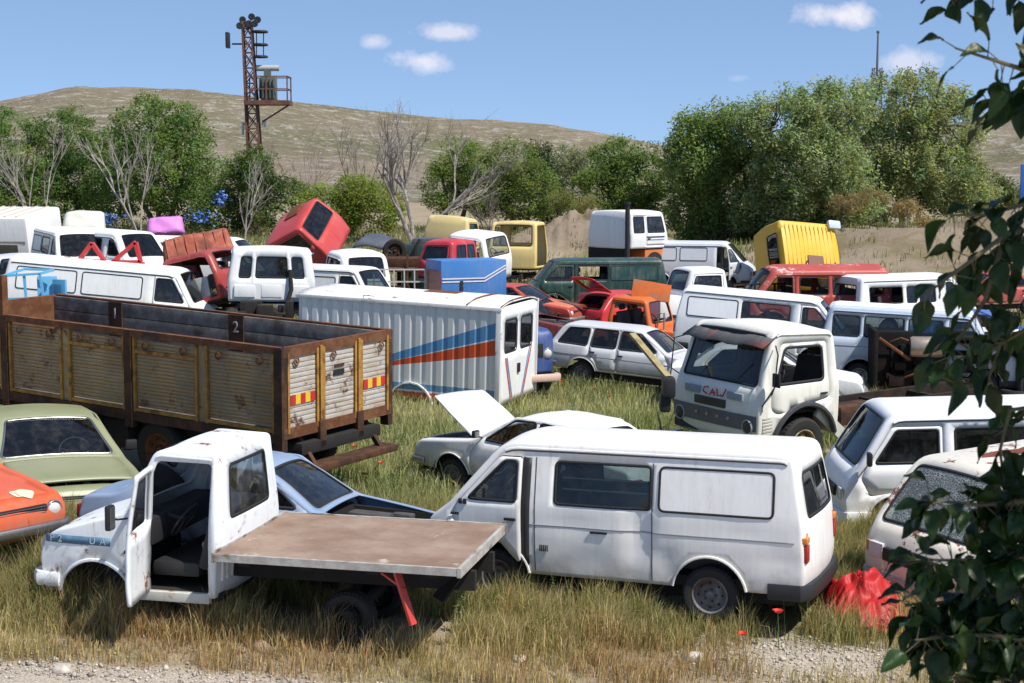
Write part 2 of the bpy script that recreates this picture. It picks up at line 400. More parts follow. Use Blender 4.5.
class MB:
    """Collects boxes, tubes, lathes and sheets into one mesh."""
    def __init__(s): s.V, s.F, s.M = [], [], []
    def add(s, V, F, m=0):
        b = len(s.V); s.V += [tuple(v) for v in V]; s.F += [tuple(i + b for i in f) for f in F]; s.M += [m] * len(F); return s
    def box(s, x0, x1, y0, y1, z0, z1, m=0, M=None, bev=.0):
        if bev > 0:
            bm = bmesh.new(); bmesh.ops.create_cube(bm, size=1)
            bmesh.ops.scale(bm, vec=(x1 - x0, y1 - y0, z1 - z0), verts=bm.verts)
            bmesh.ops.bevel(bm, geom=bm.edges[:], offset=bev, segments=2, profile=.6, affect='EDGES')
            c = Vector(((x0 + x1) / 2, (y0 + y1) / 2, (z0 + z1) / 2))
            V = [v.co + c for v in bm.verts]; F = [[v.index for v in f.verts] for f in bm.faces]; bm.free()
        else:
            V = [Vector((x, y, z)) for z in (z0, z1) for y in (y0, y1) for x in (x0, x1)]
            F = [(0, 2, 3, 1), (4, 5, 7, 6), (0, 1, 5, 4), (2, 6, 7, 3), (0, 4, 6, 2), (1, 3, 7, 5)]
        if M is not None: V = [M @ v for v in V]
        return s.add(V, F, m)
    def bar(s, a, b, w, h=None, m=0, up=(0, 0, 1)):
        """Rectangular bar from a to b."""
        a, b = Vector(a), Vector(b); h = h or w; d = (b - a); L = d.length; d.normalize()
        u = Vector(up)
        if abs(d.dot(u)) > .98: u = Vector((0, 1, 0))
        x = d.cross(u).normalized(); y = x.cross(d)
        V = [p + x * i * w / 2 + y * j * h / 2 for p in (a, b) for i, j in ((-1, -1), (1, -1), (1, 1), (-1, 1))]
        return s.add(V, [(3, 2, 1, 0), (4, 5, 6, 7), (0, 1, 5, 4), (1, 2, 6, 5), (2, 3, 7, 6), (3, 0, 4, 7)], m)
    def tube(s, pts, r, n=8, m=0, cap=True):
        pts = [Vector(p) for p in pts]; rs = r if hasattr(r, '__len__') else [r] * len(pts)
        V, F = [], []; px = None
        for i, p in enumerate(pts):
            t = (pts[min(i + 1, len(pts) - 1)] - pts[max(i - 1, 0)]).normalized()
            if px is None: px = t.orthogonal().normalized()
            px = (px - t * px.dot(t)).normalized(); py = t.cross(px)
            V += [p + (px * math.cos(2 * math.pi * k / n) + py * math.sin(2 * math.pi * k / n)) * rs[i] for k in range(n)]
        for i in range(len(pts) - 1):
            for k in range(n): F.append((i * n + k, i * n + (k + 1) % n, (i + 1) * n + (k + 1) % n, (i + 1) * n + k))
        if cap: F += [tuple(range(n))[::-1], tuple((len(pts) - 1) * n + k for k in range(n))]
        return s.add(V, F, m)
    def lathe(s, prof, c, axis='y', n=28, m=0, sgn=1):
        """prof: (radius, along-axis) pairs."""
        V, F = [], []
        for r, h in prof:
            for k in range(n):
                a = 2 * math.pi * k / n; q = (r * math.cos(a), r * math.sin(a))
                V.append({'y': (c[0] + q[0], c[1] + sgn * h, c[2] + q[1]), 'x': (c[0] + sgn * h, c[1] + q[0], c[2] + q[1]), 'z': (c[0] + q[0], c[1] + q[1], c[2] + sgn * h)}[axis])
        for i in range(len(prof) - 1):
            for k in range(n): F.append((i * n + k, i * n + (k + 1) % n, (i + 1) * n + (k + 1) % n, (i + 1) * n + k))
        return s.add(V, F, m)
    def sheet(s, V2, T, fn, m=0, flip=False):
        W_ = fn(V2); return s.add(W_, [t[::-1] if flip else t for t in T.tolist()], m)
    def build(s, name, mat, parent=None, smooth=True, ang=38, solid=0, label=None):
        o = mesh(name, s.V, s.F, mat, parent, smooth, ang, s.M if any(s.M) else None)
        if solid:
            md = o.modifiers.new('thickness', 'SOLIDIFY'); md.thickness = solid; md.offset = -1
        if label: o['label'] = label
        return o
def smooth_table(pts, n=80, sig=2.0):
    p = np.array(sorted(pts), float); g = np.linspace(p[0, 0], p[-1, 0], n); v = np.interp(g, p[:, 0], p[:, 1])
    k = np.exp(-.5 * (np.arange(-6, 7) / sig) ** 2); k /= k.sum()
    return g, np.convolve(np.pad(v, 6, mode='edge'), k, 'valid')
class Body:
    """Sheet-metal shell: a side profile (rear bottom, over the roof, to front bottom) with curved sides and a crowned top skin; windows and arches are real holes."""
    def __init__(s, root, prof, sec, r=.06, crown=.03, plan=None, arches=(), mat=None, thick=.018, dent=.006, seed=1, step=.16, name='body', rz=None, dents=()):
        s.dents = dents; s.mud = 0.0
        s.root, s.r, s.crown, s.mat, s.thick, s.dent, s.seed, s.step = root, r, crown, mat, thick, dent, seed, step
        pl, idx = fillet(prof); P = resample(pl, .07)
        s.P = P
        t = np.gradient(P, axis=0); t /= np.linalg.norm(t, axis=1)[:, None] + 1e-9
        s.n = np.stack([-t[:, 1], t[:, 0]], 1)
        s.s = np.concatenate([[0], np.cumsum(np.linalg.norm(np.diff(P, axis=0), axis=1))])
        s.ci = [s.s[np.argmin(np.linalg.norm(P - np.array(pl[i]), axis=1))] for i in idx]
        s.g, s.sv = smooth_table(sec)
        s.pg, s.pv = smooth_table(plan) if plan else (np.array([-9., 9.]), np.array([1., 1.]))
        s.rr = np.array([rz(x, z) if rz else r for x, z in P])
        s.E = P - s.n * s.rr[:, None]
        s.arches = sorted(arches, key=lambda a: -a[0])
        s.sideholes = {1: [], -1: []}; s.striphole = []
        s.wn = float(s.sv.max())
        s.obname = name
    def Y(s, x, z):
        w = np.interp(z, s.g, s.sv) * np.interp(x, s.pg, s.pv)
        for (dx, dz, sx, sz, dd) in s.dents: w = w - dd * np.exp(-((np.asarray(x) - dx) / sx) ** 2 - ((np.asarray(z) - dz) / sz) ** 2)
        return w + s.dent * (fbm(np.asarray(x) * 1.7 + s.seed * 7.1, np.asarray(z) * 1.7, s.seed) - .5) * 2
    def side(s, sg, off=0.0):
        def fn(Q):
            Q = np.asarray(Q, float); x, z = Q[:, 0], Q[:, 1]; y = s.Y(x, z)
            e = .01; dz = (s.Y(x, z + e) - s.Y(x, z - e)) / (2 * e); dx = (s.Y(x + e, z) - s.Y(x - e, z)) / (2 * e)
            L = np.sqrt(1 + dz * dz + dx * dx)
            return np.stack([x - off * dx / L, sg * (y + off / L), z - off * dz / L], 1)
        return fn
    def strip(s, off=0.0):
        def fn(Q):
            Q = np.asarray(Q, float); q, v = Q[:, 0], Q[:, 1] / s.wn
            px, pz = np.interp(q, s.s, s.P[:, 0]), np.interp(q, s.s, s.P[:, 1])
            nx, nz_ = np.interp(q, s.s, s.n[:, 0]), np.interp(q, s.s, s.n[:, 1])
            rr = np.interp(q, s.s, s.rr)
            ye = s.Y(px - nx * rr, pz - nz_ * rr) - rr
            c = s.crown * (1 - v * v) + off + s.dent * .8 * (fbm(q * 1.3 + s.seed, v * 1.6 + 5, s.seed + 3) - .5) * (1 - v * v)
            return np.stack([px + nx * c, v * ye, pz + nz_ * c], 1)
        return fn
    def srange(s, i, j, a=0., b=1.): return s.ci[i] + a * (s.ci[j] - s.ci[i]), s.ci[i] + b * (s.ci[j] - s.ci[i])
    def bottom(s):
        a, b = s.E[-1], s.E[0]; pts = [a]
        for (x, zc, Ra) in s.arches:
            f = (x - a[0]) / (b[0] - a[0]); zs = a[1] + f * (b[1] - a[1])
            h = Ra * Ra - (zs - zc) ** 2
            if h <= 0: continue
            h = math.sqrt(h); a0 = math.atan2(zs - zc, h); 
            for k in range(15):
                an = a0 + (math.pi - 2 * a0) * k / 14
                pts.append(np.array([x + Ra * math.cos(an), zc + Ra * math.sin(an)]))
        pts.append(b)
        return resample(pts, .14)[1:-1]
    def outline(s): return np.concatenate([s.E, s.bottom()])
    def cut(s, poly, sides=(1, -1)):
        for q in sides: s.sideholes[q].append(np.asarray(poly))
    def build(s, label=None, sides=(1, -1), solid=True):
        mb = MB(); O = s.outline()
        for sg in sides:
            V, T = cdt(O, s.sideholes[sg], s.step); mb.sheet(V, T, s.side(sg), 0, sg > 0)
        S0, S1 = s.s[0], s.s[-1]
        nv = 7
        Lp = [(q, -s.wn) for q in s.s] + [(S1, v) for v in np.linspace(-s.wn, s.wn, nv)[1:-1]] + [(q, s.wn) for q in s.s[::-1]] + [(S0, v) for v in np.linspace(s.wn, -s.wn, nv)[1:-1]]
        V, T = cdt(np.array(Lp), s.striphole, s.step); mb.sheet(V, T, s.strip())
        na = 5; n = len(s.P)
        for sg in (1, -1):
            g = []
            ye = s.Y(s.E[:, 0], s.E[:, 1])
            for k in range(na + 1):
                a = k / na * math.pi / 2
                p = s.E + s.n * (s.rr * math.sin(a))[:, None]; y = ye - s.rr * (1 - math.cos(a))
                g.append(np.stack([p[:, 0], sg * y, p[:, 1]], 1))
            V = np.concatenate(g); F = []
            for k in range(na):
                for i in range(n - 1):
                    f = (k * n + i, k * n + i + 1, (k + 1) * n + i + 1, (k + 1) * n + i)
                    F.append(f[::-1] if sg > 0 else f)
            mb.add(V, F)
        me = bpy.data.meshes.new(s.obname); bm = bmesh.new()
        vv = [bm.verts.new(v) for v in mb.V]
        for f in mb.F:
            try: bm.faces.new([vv[i] for i in f])
            except ValueError: pass
        bmesh.ops.remove_doubles(bm, verts=bm.verts, dist=4e-4)
        bm.to_mesh(me); bm.free()
        me.shade_smooth(); me.set_sharp_from_angle(angle=R(40))
        o = link(s.obname, me, s.mat, s.root)
        if solid:
            md = o.modifiers.new('thickness', 'SOLIDIFY'); md.thickness = s.thick; md.offset = -1
        if label: o['label'] = label
        o['mud'] = s.mud; s.o = o
        return o
    # windows -----------------------------------------------------------
    def ring(s, P, fn_off, sgflip, name, parent, a=.016, b=-.014, mat=None, lift=.006):
        V, T = cdt(offset(P, a), [offset(P, b)], 0)
        mb = MB(); mb.sheet(V, T, fn_off(lift), 0, sgflip)
        o = mb.build(name, mat or RUBBER, parent); 
        md = o.modifiers.new('thickness', 'SOLIDIFY'); md.thickness = .012; md.offset = -1
        return o
    def pane(s, P, fn_off, flip, name, mat, parent):
        V, T = cdt(P, (), .2); mb = MB(); mb.sheet(V, T, fn_off(-.007), 0, flip)
        return mb.build(name, mat, parent)
    def window(s, poly, sides=(1, -1), k=.05, glassm=GLASS, seal=True, sealm=None, name='side_window', cut=True, parent=None, lab=None, w=.016):
        P = rpoly(poly, k)
        if area2(P) < 0: P = P[::-1]
        outs = []
        for sg in sides:
            if cut: s.sideholes[sg].append(P)
            fn = lambda o_, sg=sg: s.side(sg, o_)
            o = None
            if glassm is not None: o = s.pane(P, fn, sg > 0, name, glassm, parent or s.root)
            if seal: s.ring(P, fn, sg > 0, 'window_seal', o or parent or s.root, a=w, mat=sealm)
            if lab and o: o['label'] = lab
            outs.append(o)
        return outs
    def screen(s, i, j, a, b, vf, name='windscreen', glassm=GLASS, seal=True, sealm=None, k=.08, v0=None, w=.018):
        q0, q1 = s.srange(i, j, a, b)
        lo, hi = (-vf * s.wn, vf * s.wn) if v0 is None else (v0 * s.wn, vf * s.wn)
        P = rpoly([(q0, lo), (q1, lo), (q1, hi), (q0, hi)], k)
        if area2(P) < 0: P = P[::-1]
        s.striphole.append(P)
        o = None
        if glassm is not None: o = s.pane(P, s.strip, False, name, glassm, s.root)
        if seal: s.ring(P, s.strip, False, 'window_seal', o or s.root, a=w, mat=sealm)
        return o
    def panel(s, poly, sides, name, mat=None, k=.06, off=.004, lift=.0, parent=None, raised=True):
        P = rpoly(poly, k)
        if area2(P) < 0: P = P[::-1]
        for sg in sides:
            V, T = cdt(P, (), .16); mb = MB(); mb.sheet(V, T, s.side(sg, off), 0, sg > 0)
            o = mb.build(name, mat or s.mat, parent or s.root)
    def ribbon(s, pts, sides, name, mat, w=.012, off=.004, parent=None):
        """Thin moulding or seam along the side, given by (x, z) points."""
        L = resample(pts, .1)
        for sg in sides:
            fn = s.side(sg, off); t = np.gradient(L, axis=0); t /= np.linalg.norm(t, axis=1)[:, None]
            nn = np.stack([-t[:, 1], t[:, 0]], 1)
            A, B = fn(L + nn * w / 2), fn(L - nn * w / 2); n = len(L)
            mb = MB(); mb.add(np.concatenate([A, B]), [((i, n + i, n + i + 1, i + 1) if sg < 0 else (i + 1, n + i + 1, n + i, i)) for i in range(n - 1)])
            o = mb.build(name, mat, parent or s.root); md = o.modifiers.new('thickness', 'SOLIDIFY'); md.thickness = .008; md.offset = 0
    def rail(s, i, j, name='gutter', mat=None, r=.012, drop=.02, sides=(1, -1), a=0, b=1):
        """Drip rail along the roof edge between profile control points i and j."""
        q0, q1 = s.srange(i, j, a, b); k = (s.s >= q0) & (s.s <= q1)
        E = s.E[k] - np.array([0, drop])
        for sg in sides:
            fn = s.side(sg, r * .6); MB().tube(fn(E), r, 6).build(name, mat or s.mat, s.root)
    def door(s, poly, sg, win=None, k=.05, wk=.05, angle=0, hinge=None, glassm=GLASS, label=None, mat=None, handle=None, gap=.007, cut=True, name='door', missing=False, sealm=None, lowered=0, w=.016, inner=True):
        """A real door leaf in its own opening; angle swings it out about its hinge x."""
        P = rpoly(poly, k)
        if area2(P) < 0: P = P[::-1]
        if cut: s.sideholes[sg].append(P)
        if missing: return None
        Q = offset(P, -gap); Wn = None
        if win is not None:
            Wn = rpoly(win, wk)
            if area2(Wn) < 0: Wn = Wn[::-1]
        hx = hinge if hinge is not None else P[:, 0].max()
        hp = np.array([hx, float(sg * s.Y(np.array([hx]), np.array([P[:, 1].mean()]))[0]), 0])
        base = lambda o_: (lambda q: s.side(sg, o_)(q) - hp)
        V, T = cdt(Q, [Wn] if Wn is not None else [], s.step); mb = MB(); mb.sheet(V, T, base(.001), 0, sg > 0)
        o = mb.build(name, mat or s.mat, s.root, solid=.035 if angle else .022)
        o.location = hp; o.rotation_euler = (0, 0, R(angle)); o['mud'] = s.mud
        if label: o['label'] = label
        if Wn is not None:
            if glassm is not None: s.pane(Wn, base, sg > 0, 'door_window', glassm, o)
            s.ring(Wn, base, sg > 0, 'window_seal', o, mat=sealm, a=w)
        if handle:
            hx_, hz_ = handle; c = base(.02)(np.array([[hx_, hz_]]))[0]
            MB().box(c[0] - .07, c[0] + .07, c[1] - .014, c[1] + .014, c[2] - .016, c[2] + .016, bev=.008).build('door_handle', BLACK if mat is None else CHROME, o)
        return o
    def fx(s, z, front=True):
        """x of the front (or rear) face at height z."""
        i0 = np.argmax(s.P[:, 1]); h = s.P[i0:] if front else s.P[:i0 + 1][::-1]
        o = np.argsort(h[:, 1]); return float(np.interp(z, h[o, 1], h[o, 0]))
    def lips(s, r=.02, mat=None, sides=(1, -1)):
        for (x, zc, Ra) in s.arches:
            z0 = min(s.E[0][1], s.E[-1][1]); a0 = math.asin(max(-1, min(1, (z0 - zc) / Ra))) + .02
            an = np.linspace(a0, math.pi - a0, 18); Q = np.stack([x + Ra * np.cos(an), zc + Ra * np.sin(an)], 1)
            for sg in sides: MB().tube(s.side(sg, .004)(Q), r, 6).build('arch_lip', mat or s.mat, s.root)
def ell(c, r, n=18): return [(c[0] + r[0] * math.cos(2 * math.pi * k / n), c[1] + r[1] * math.sin(2 * math.pi * k / n)) for k in range(n)]
def wheel(root, x, y, z, Rw=.31, w=.18, rim=None, sg=1, rr=None, steer=0, holes=True, name='wheel', cap=False):
    """Tyre with tread shoulder, child rim with dish and slots. (x,y,z) is the hub; sg the outward side."""
    rr = rr or Rw * .62; h = w / 2
    mb = MB(); mb.lathe([(rr * .98, -h * .8), (rr * 1.06, -h), (Rw * .9, -h), (Rw * .975, -h * .72), (Rw, -h * .3), (Rw, h * .3), (Rw * .975, h * .72), (Rw * .9, h), (rr * 1.12, h * .98), (rr * 1.04, h * .9), (rr * .98, h * .7)], (0, 0, 0), 'y', 36)
    for k in range(40):
        a = 2 * math.pi * k / 40; c = Vector((math.cos(a), 0, math.sin(a)))
        for q in (-1, 1): mb.bar(c * Rw * .995 + Vector((0, q * h * .15, 0)), c * Rw * .985 + Vector((0, q * h * .72, 0)), .02, .012, up=c)
    o = mb.build(name, TYRE, root); o.location = (x, y, z); o.rotation_euler = (0, random.random() * 6, 0)
    o.rotation_euler = (0, random.uniform(0, 6.2), steer)
    m2 = MB(); m2.lathe([(rr * .99, h * .72), (rr * 1.05, h * .93), (rr * 1.0, h * .98), (rr * .93, h * .88), (rr * .86, h * .42), (rr * .74, h * .35), (rr * .62, h * .55), (rr * .42, h * .62), (rr * .32, h * .44), (rr * .25, h * .44), (rr * .23, h * .8), (rr * .18, h * .86), (.002, h * .87)], (0, 0, 0), 'y', 32, sgn=sg)
    m2.lathe([(rr * .99, -h * .8), (rr * .99, h * .72)], (0, 0, 0), 'y', 24, sgn=sg)
    if holes:
        for k in range(8):
            a = 2 * math.pi * k / 8; m2.lathe([(.001, h * .5 + .004), (rr * .075, h * .49 + .002)], (math.cos(a) * rr * .685, 0, math.sin(a) * rr * .685), 'y', 8, m=1, sgn=sg)
        for k in range(5):
            a = 2 * math.pi * k / 5; m2.lathe([(rr * .05, h * .4), (rr * .05, h * .6), (.001, h * .6)], (math.cos(a) * rr * .36, 0, math.sin(a) * rr * .36), 'y', 6, m=1, sgn=sg)
    if cap: m2.lathe([(rr * .8, h * .5), (rr * .7, h * .75), (rr * .3, h * .9), (.002, h * .95)], (0, 0, 0), 'y', 24, m=0, sgn=sg)
    r_ = m2.build('rim', [rim or RIM, DARK], o)
    return o
def bumper(root, x, z, hw, h=.12, d=.10, mat=None, wrap=.35, front=1, name='bumper'):
    pts = [(x - front * wrap, -hw - .01), (x - front * .06, -hw), (x, -hw + .08), (x + front * .025, -hw * .5), (x + front * .03, 0), (x + front * .025, hw * .5), (x, hw - .08), (x - front * .06, hw), (x - front * wrap, hw + .01)]
    sec = [(-.5, -.5), (.35, -.5), (.5, -.3), (.5, .3), (.35, .5), (-.5, .5)]
    V, F = [], []; n = len(sec)
    for i, p in enumerate(pts):
        a = Vector((*pts[max(i - 1, 0)], 0)); b = Vector((*pts[min(i + 1, len(pts) - 1)], 0)); t = (b - a).normalized(); o = Vector((t.y, -t.x, 0)) * front
        for (u, v) in sec: V.append(Vector((p[0], p[1], z)) + o * u * d + Vector((0, 0, v * h)))
    for i in range(len(pts) - 1):
        for k in range(n): F.append((i * n + k, i * n + (k + 1) % n, (i + 1) * n + (k + 1) % n, (i + 1) * n + k)[::front])
    F += [tuple(range(n)), tuple((len(pts) - 1) * n + k for k in range(n))]
    return MB().add(V, F).build(name, mat or BLACK, root)
def mirror(root, p, sg, w=.13, h=.2, arm=.14, mat=None):
    p = Vector(p); q = p + Vector((.06, sg * arm, .06)); mb = MB()
    mb.tube([p, p + Vector((.03, sg * arm * .6, .02)), q], .011, 6)
    mb.box(q.x - .03, q.x + .03, q.y - w / 2, q.y + w / 2, q.z - h / 2, q.z + h / 2, bev=.025)
    o = mb.build('wing_mirror', mat or BLACK, root)
    MB().box(q.x - .034, q.x - .031, q.y - w / 2 + .015, q.y + w / 2 - .015, q.z - h / 2 + .02, q.z + h / 2 - .02).build('mirror_glass', CHROME, o)
    return o
def seat(root, x, y, z, w=.5, mat=None, h=.62, bench=False):
    mb = MB(); mb.box(x - .05, x + .48, y - w / 2, y + w / 2, z, z + .16, bev=.05)
    M = Matrix.Translation((x - .02, y, z + .1)) @ Matrix.Rotation(R(-14), 4, 'Y')
    mb.box(-.14, 0, -w / 2, w / 2, 0, h, M=M, bev=.05)
    if not bench: mb.box(-.12, -.02, -.13, .13, h + .03, h + .2, M=M, bev=.04)
    return mb.build('seat', mat or SEAT, root)
def steering(root, x, y, z, r=.2, tilt=35):
    mb = MB(); M = Matrix.Translation((x, y, z)) @ Matrix.Rotation(R(-tilt), 4, 'Y')
    mb.tube([M @ Vector((0, r * math.cos(a), r * math.sin(a))) for a in np.linspace(0, 2 * math.pi, 25)], .013, 6)
    for a in (0.3, math.pi - .3, -math.pi / 2): mb.tube([M @ Vector((0, 0, 0)), M @ Vector((0, r * math.cos(a), r * math.sin(a)))], .011, 5)
    mb.tube([M @ Vector((0, 0, 0)), M @ Vector((.35, 0, -.12))], .03, 8)
    return mb.build('steering_wheel', BLACK, root)
def lamp_round(root, p, r=.09, ring=None, ax='x', sg=1, name='headlight', mat=None):
    o = MB().lathe([(r, -.04), (r, .0), (r * .8, .018), (r * .4, .03), (.002, .034)], p, ax, 20, sgn=sg).build(name, mat or LAMP, root)
    MB().lathe([(r * 1.22, -.05), (r * 1.2, .01), (r * 1.08, .022), (r * .98, .004)], p, ax, 20, sgn=sg).build('lamp_ring', ring or CHROME, o)
    return o
def lamp_box(root, x0, x1, y0, y1, z0, z1, name='headlight', mat=None, bev=.015): return MB().box(min(x0, x1), max(x0, x1), min(y0, y1), max(y0, y1), z0, z1, bev=bev).build(name, mat or LAMP, root)
def wiper(root, fn, a, b, parent=None):
    P = fn(.018)(np.array([a, b])); MB().tube(P, .008, 5).build('wiper', BLACK, parent or root)
def foot(root, L0, L1, hw, m=.0):
    M = Matrix.LocRotScale(root.location, root.rotation_euler, root.scale); c = [M @ Vector(p) for p in ((L0, -hw, 0), (L1, -hw, 0), (L1, hw, 0), (L0, hw, 0))]
    FOOT.append(np.array([(p.x, p.y) for p in c]))
def pan(root, x0, x1, hw, z0, z1, mat=None, name='underbody'):
    return MB().box(x0, x1, -hw, hw, z0, z1, bev=.03).build(name, mat or DARK, root)
def text_mesh(txt, size, mat, parent, M, name, ext=.004):
    cu = bpy.data.curves.new(name, 'FONT'); cu.body = txt; cu.size = size; cu.extrude = ext; cu.align_x = 'CENTER'; cu.align_y = 'CENTER'
    o = bpy.data.objects.new(name, cu); COL.objects.link(o)
    bpy.context.view_layer.update()
    me = bpy.data.meshes.new_from_object(o.evaluated_get(bpy.context.evaluated_depsgraph_get()))
    bpy.data.objects.remove(o); me.name = name
    me.transform(M); me.materials.clear(); return link(name, me, mat, parent)
# ================================================================ vehicle builders
def rot3(yaw, pitch=0, roll=0): return (R(roll), R(pitch), R(yaw))
def put(root, local, px, py, s):
    """Move a thing so that its local point stands at photo pixel (px, py) where one metre is s pixels."""
    bpy.context.view_layer.update()
    M = Euler(root.rotation_euler).to_matrix()
    root.location = at(px, py, FPX / s) - M @ (Vector(local) * root.scale[0])
    return root
def interior(root, x0, x1, hw, zf, seats=((.35, .62),), dash=None, wheelside=1, mat=None, rows=()):
    pan(root, x0, x1, hw, zf - .12, zf, name='floor_pan')
    if dash:
        x, z = dash
        MB().box(x - .18, x + .12, -hw * .98, hw * .98, z - .3, z, bev=.05).build('dashboard', BLACK, root)
        steering(root, x - .3, wheelside * hw * .45, z + .02)
    for (sx, sz) in seats:
        for q in (-1, 1): seat(root, sx, q * hw * .48, sz - .22, hw * .78, mat)
    for (sx, sz) in rows: seat(root, sx, 0, sz - .22, hw * 1.7, mat, bench=True)
def van(label, loc=(0, 0, 0), rot=(0, 0, 0), col=(.78, .78, .77), cat='van', name='van', xr=-2.28, xf=2.16, roof=1.86, base=(1.84, 1.13), top=(1.18, 1.86), nose=(2.12, .93), sill=.38, hw=.82, axles=(1.24, -1.24),
        wins=((-.58, .52, 'g'), (-1.93, -.69, 'p')), wz=(1.2, 1.66), mat=None, rust=.15, dirt=.3, lean=.15, group=None, glassm=GLASS, frontglass=GLASS, Rw=.31, rim=RIM, seed=1, doors=(1, -1), door_angle={}, bump_mat=None,
        lamps='box', rear_glass=GLASS, crown=.05, dents=(), crease=True, rear_mat=None, doorlab={}, slide=(), rowseats=((-.4, .72), (-1.2, .72)), r=.05, doorx=.86, step=.16, crease_strip=True, dwin=True, gutter=True, scale=1.0, grille=True, mir=True, missing_rear=False, dent=.006, tumble=.12):
    root = thing(name, label, cat, loc, rot, group, scale)
    mat = mat or paint(col, rust, dirt, seed=seed)
    zb = wz[0] - .05
    prof = [(xr + .05, sill, 0), (xr, sill + .22, .12), (xr + .03, zb, .1), (xr + lean, roof, .13), (top[0], roof, .2), (base[0], base[1], .08), (nose[0], nose[1], .14), (xf, (nose[1] + sill) / 2 + .05, .15), (xf - .03, sill, 0)]
    sec = [(sill - .05, hw * .955), (sill + .17, hw * .985), (sill + .24, hw * 1.0), (sill + .27, hw * .983), (zb - .22, hw * 1.0), (zb - .18, hw * .985), (zb, hw * .985), (roof - .1, hw - tumble), (roof + .1, hw - tumble * 1.15)]
    if not crease: sec = [(sill - .05, hw * .955), (sill + .2, hw * .99), (zb - .2, hw), (zb, hw * .985), (roof - .1, hw - tumble), (roof + .1, hw - tumble * 1.15)]
    B = Body(root, prof, sec, r, crown, [(xr, .985), (xr + .5, 1), (base[0] - .4, 1), (nose[0] - .1, .96), (xf, .90)], [(a, Rw + .02, Rw + .10) for a in axles], mat, seed=seed, dents=dents, dent=dent, step=step); B.mud = 1.0
    # windscreen, rear window
    if frontglass is not False: B.screen(4, 5, .10, .97, .88, glassm=frontglass)
    if rear_glass is not False: B.screen(2, 3, .06, .72, .80, 'rear_window', rear_glass)
    # front doors
    ax = axles[0]; x0 = doorx; wt = roof - .16
    sl = (top[0] - base[0]) / (roof - base[1])
    xa = lambda z: base[0] + (z - base[1]) * sl - .10
    for sg in doors:
        poly = [(x0, sill + .06), (x0, wt), (xa(wt) - .02, wt), (xa(base[1]), base[1]), (xa(base[1]) + .06, base[1] - .15), (ax + Rw * 1.2 if ax + Rw * 1.2 < xa(base[1]) + .1 else xa(base[1]), Rw + .40), (ax, Rw + .47), (max(ax - Rw - .16, x0 + .04), Rw + .2), (max(ax - Rw - .18, x0 + .03), sill + .06)]
        if ax - Rw - .18 < x0 + .03: poly = [(x0, Rw + .22)] + poly[1:-1]
        if ax - Rw - .3 > xa(base[1]): poly = [(x0, sill + .06), (x0, wt), (xa(wt) - .02, wt), (xa(base[1]), base[1]), (xa(base[1]), sill + .06)]
        win = [(x0 + .06, wz[0]), (x0 + .06, wt - .05), (xa(wt) - .09, wt - .05), (xa(wz[0]) - .09, wz[0])] if dwin else None
        B.door(poly, sg, win, angle=door_angle.get(sg, 0), hinge=xa(base[1]), glassm=glassm if door_angle.get(sg, 0) == 0 else GLASS_C, handle=(x0 + .12, wz[0] - .2), label=doorlab.get(sg))
    for sg in (1, -1):
        if sg not in doors: B.window([(x0 + .06, wz[0]), (x0 + .06, wt - .05), (xa(wt) - .09, wt - .05), (xa(wz[0]) - .09, wz[0])], (sg,), glassm=None)
    for (a, b, k) in wins:
        P = [(a, wz[0]), (a, wz[1]), (b, wz[1]), (b, wz[0])]
        if k == 'g': B.window(P, glassm=glassm)
        elif k == 'o': B.window(P, glassm=None)
        elif k == 'p':
            B.panel(P, (1, -1), 'panel_window', off=.005); B.ring(rpoly(P, .06)[::-1] if area2(rpoly(P, .06)) < 0 else rpoly(P, .06), lambda o_: B.side(1, o_), True, 'window_seal', root, a=.016, b=-.008, lift=.011); B.ring(rpoly(P, .06)[::-1] if area2(rpoly(P, .06)) < 0 else rpoly(P, .06), lambda o_: B.side(-1, o_), False, 'window_seal', root, a=.016, b=-.008, lift=.011)
    for (a, b, lab) in slide:
        sg = 1 if lab != 'right' else -1
        B.ribbon([(a, sill + .05), (a, wt)], (1, -1), 'door_seam', BLACK, .008, .001); B.ribbon([(b, sill + .05), (b, wt)], (1, -1), 'door_seam', BLACK, .008, .001)
    B.build()
    if gutter: B.rail(3, 4, mat=mat, a=.0, b=1.0, r=.016); B.rail(3, 4, 'gutter_dark_line', plain('gutter_dark_line', (.10, .10, .10), .7), .008, .045)  # second rail is a thin dark grey line below the gutter
    if crease_strip:
        B.ribbon([(xr + .12, zb - .20), (x0 - .02, zb - .20)], (1, -1), 'crease_shade_line', plain('crease_shade_grey', (.22, .22, .22), .6), .012, .002)  # grey strip puts the shade line of the body crease into colour
    B.lips(.016, mat)
    bmat = bump_mat or BLACK
    bumper(root, xf + .0, sill + .02, hw * .9, .17, .1, bmat, .4); bumper(root, xr - .0, sill + .04, hw * .94, .17, .1, bmat, .4, -1)
    fxm = B.fx((nose[1] + sill) / 2 + .05)
    if grille:
        MB().box(fxm - .03, fxm + crown + .022, -hw * .5, hw * .5, sill + .27, sill + .42, bev=.01).build('grille', BLACK, root)
    for q in (-1, 1):
        if lamps == 'box':
            lamp_box(root, fxm - .08, fxm + .035, q * hw * .54, q * hw * .80, sill + .26, sill + .44); lamp_box(root, fxm - .16, fxm + .0, q * hw * .81, q * hw * .88, sill + .27, sill + .43, 'turn_signal', AMBER)
        else: lamp_round(root, (fxm + .01, q * hw * .66, sill + .36), .09)
        lamp_box(root, xr - .015, xr + .06, q * hw * .80, q * hw * .955, sill + .36, sill + .55, 'tail_light', REDL); lamp_box(root, xr - .015, xr + .08, q * hw * .80, q * hw * .965, sill + .56, sill + .63, 'turn_signal', AMBER)
        for a in axles: wheel(root, a, q * (hw - .13), Rw, Rw, .18, rim, q)
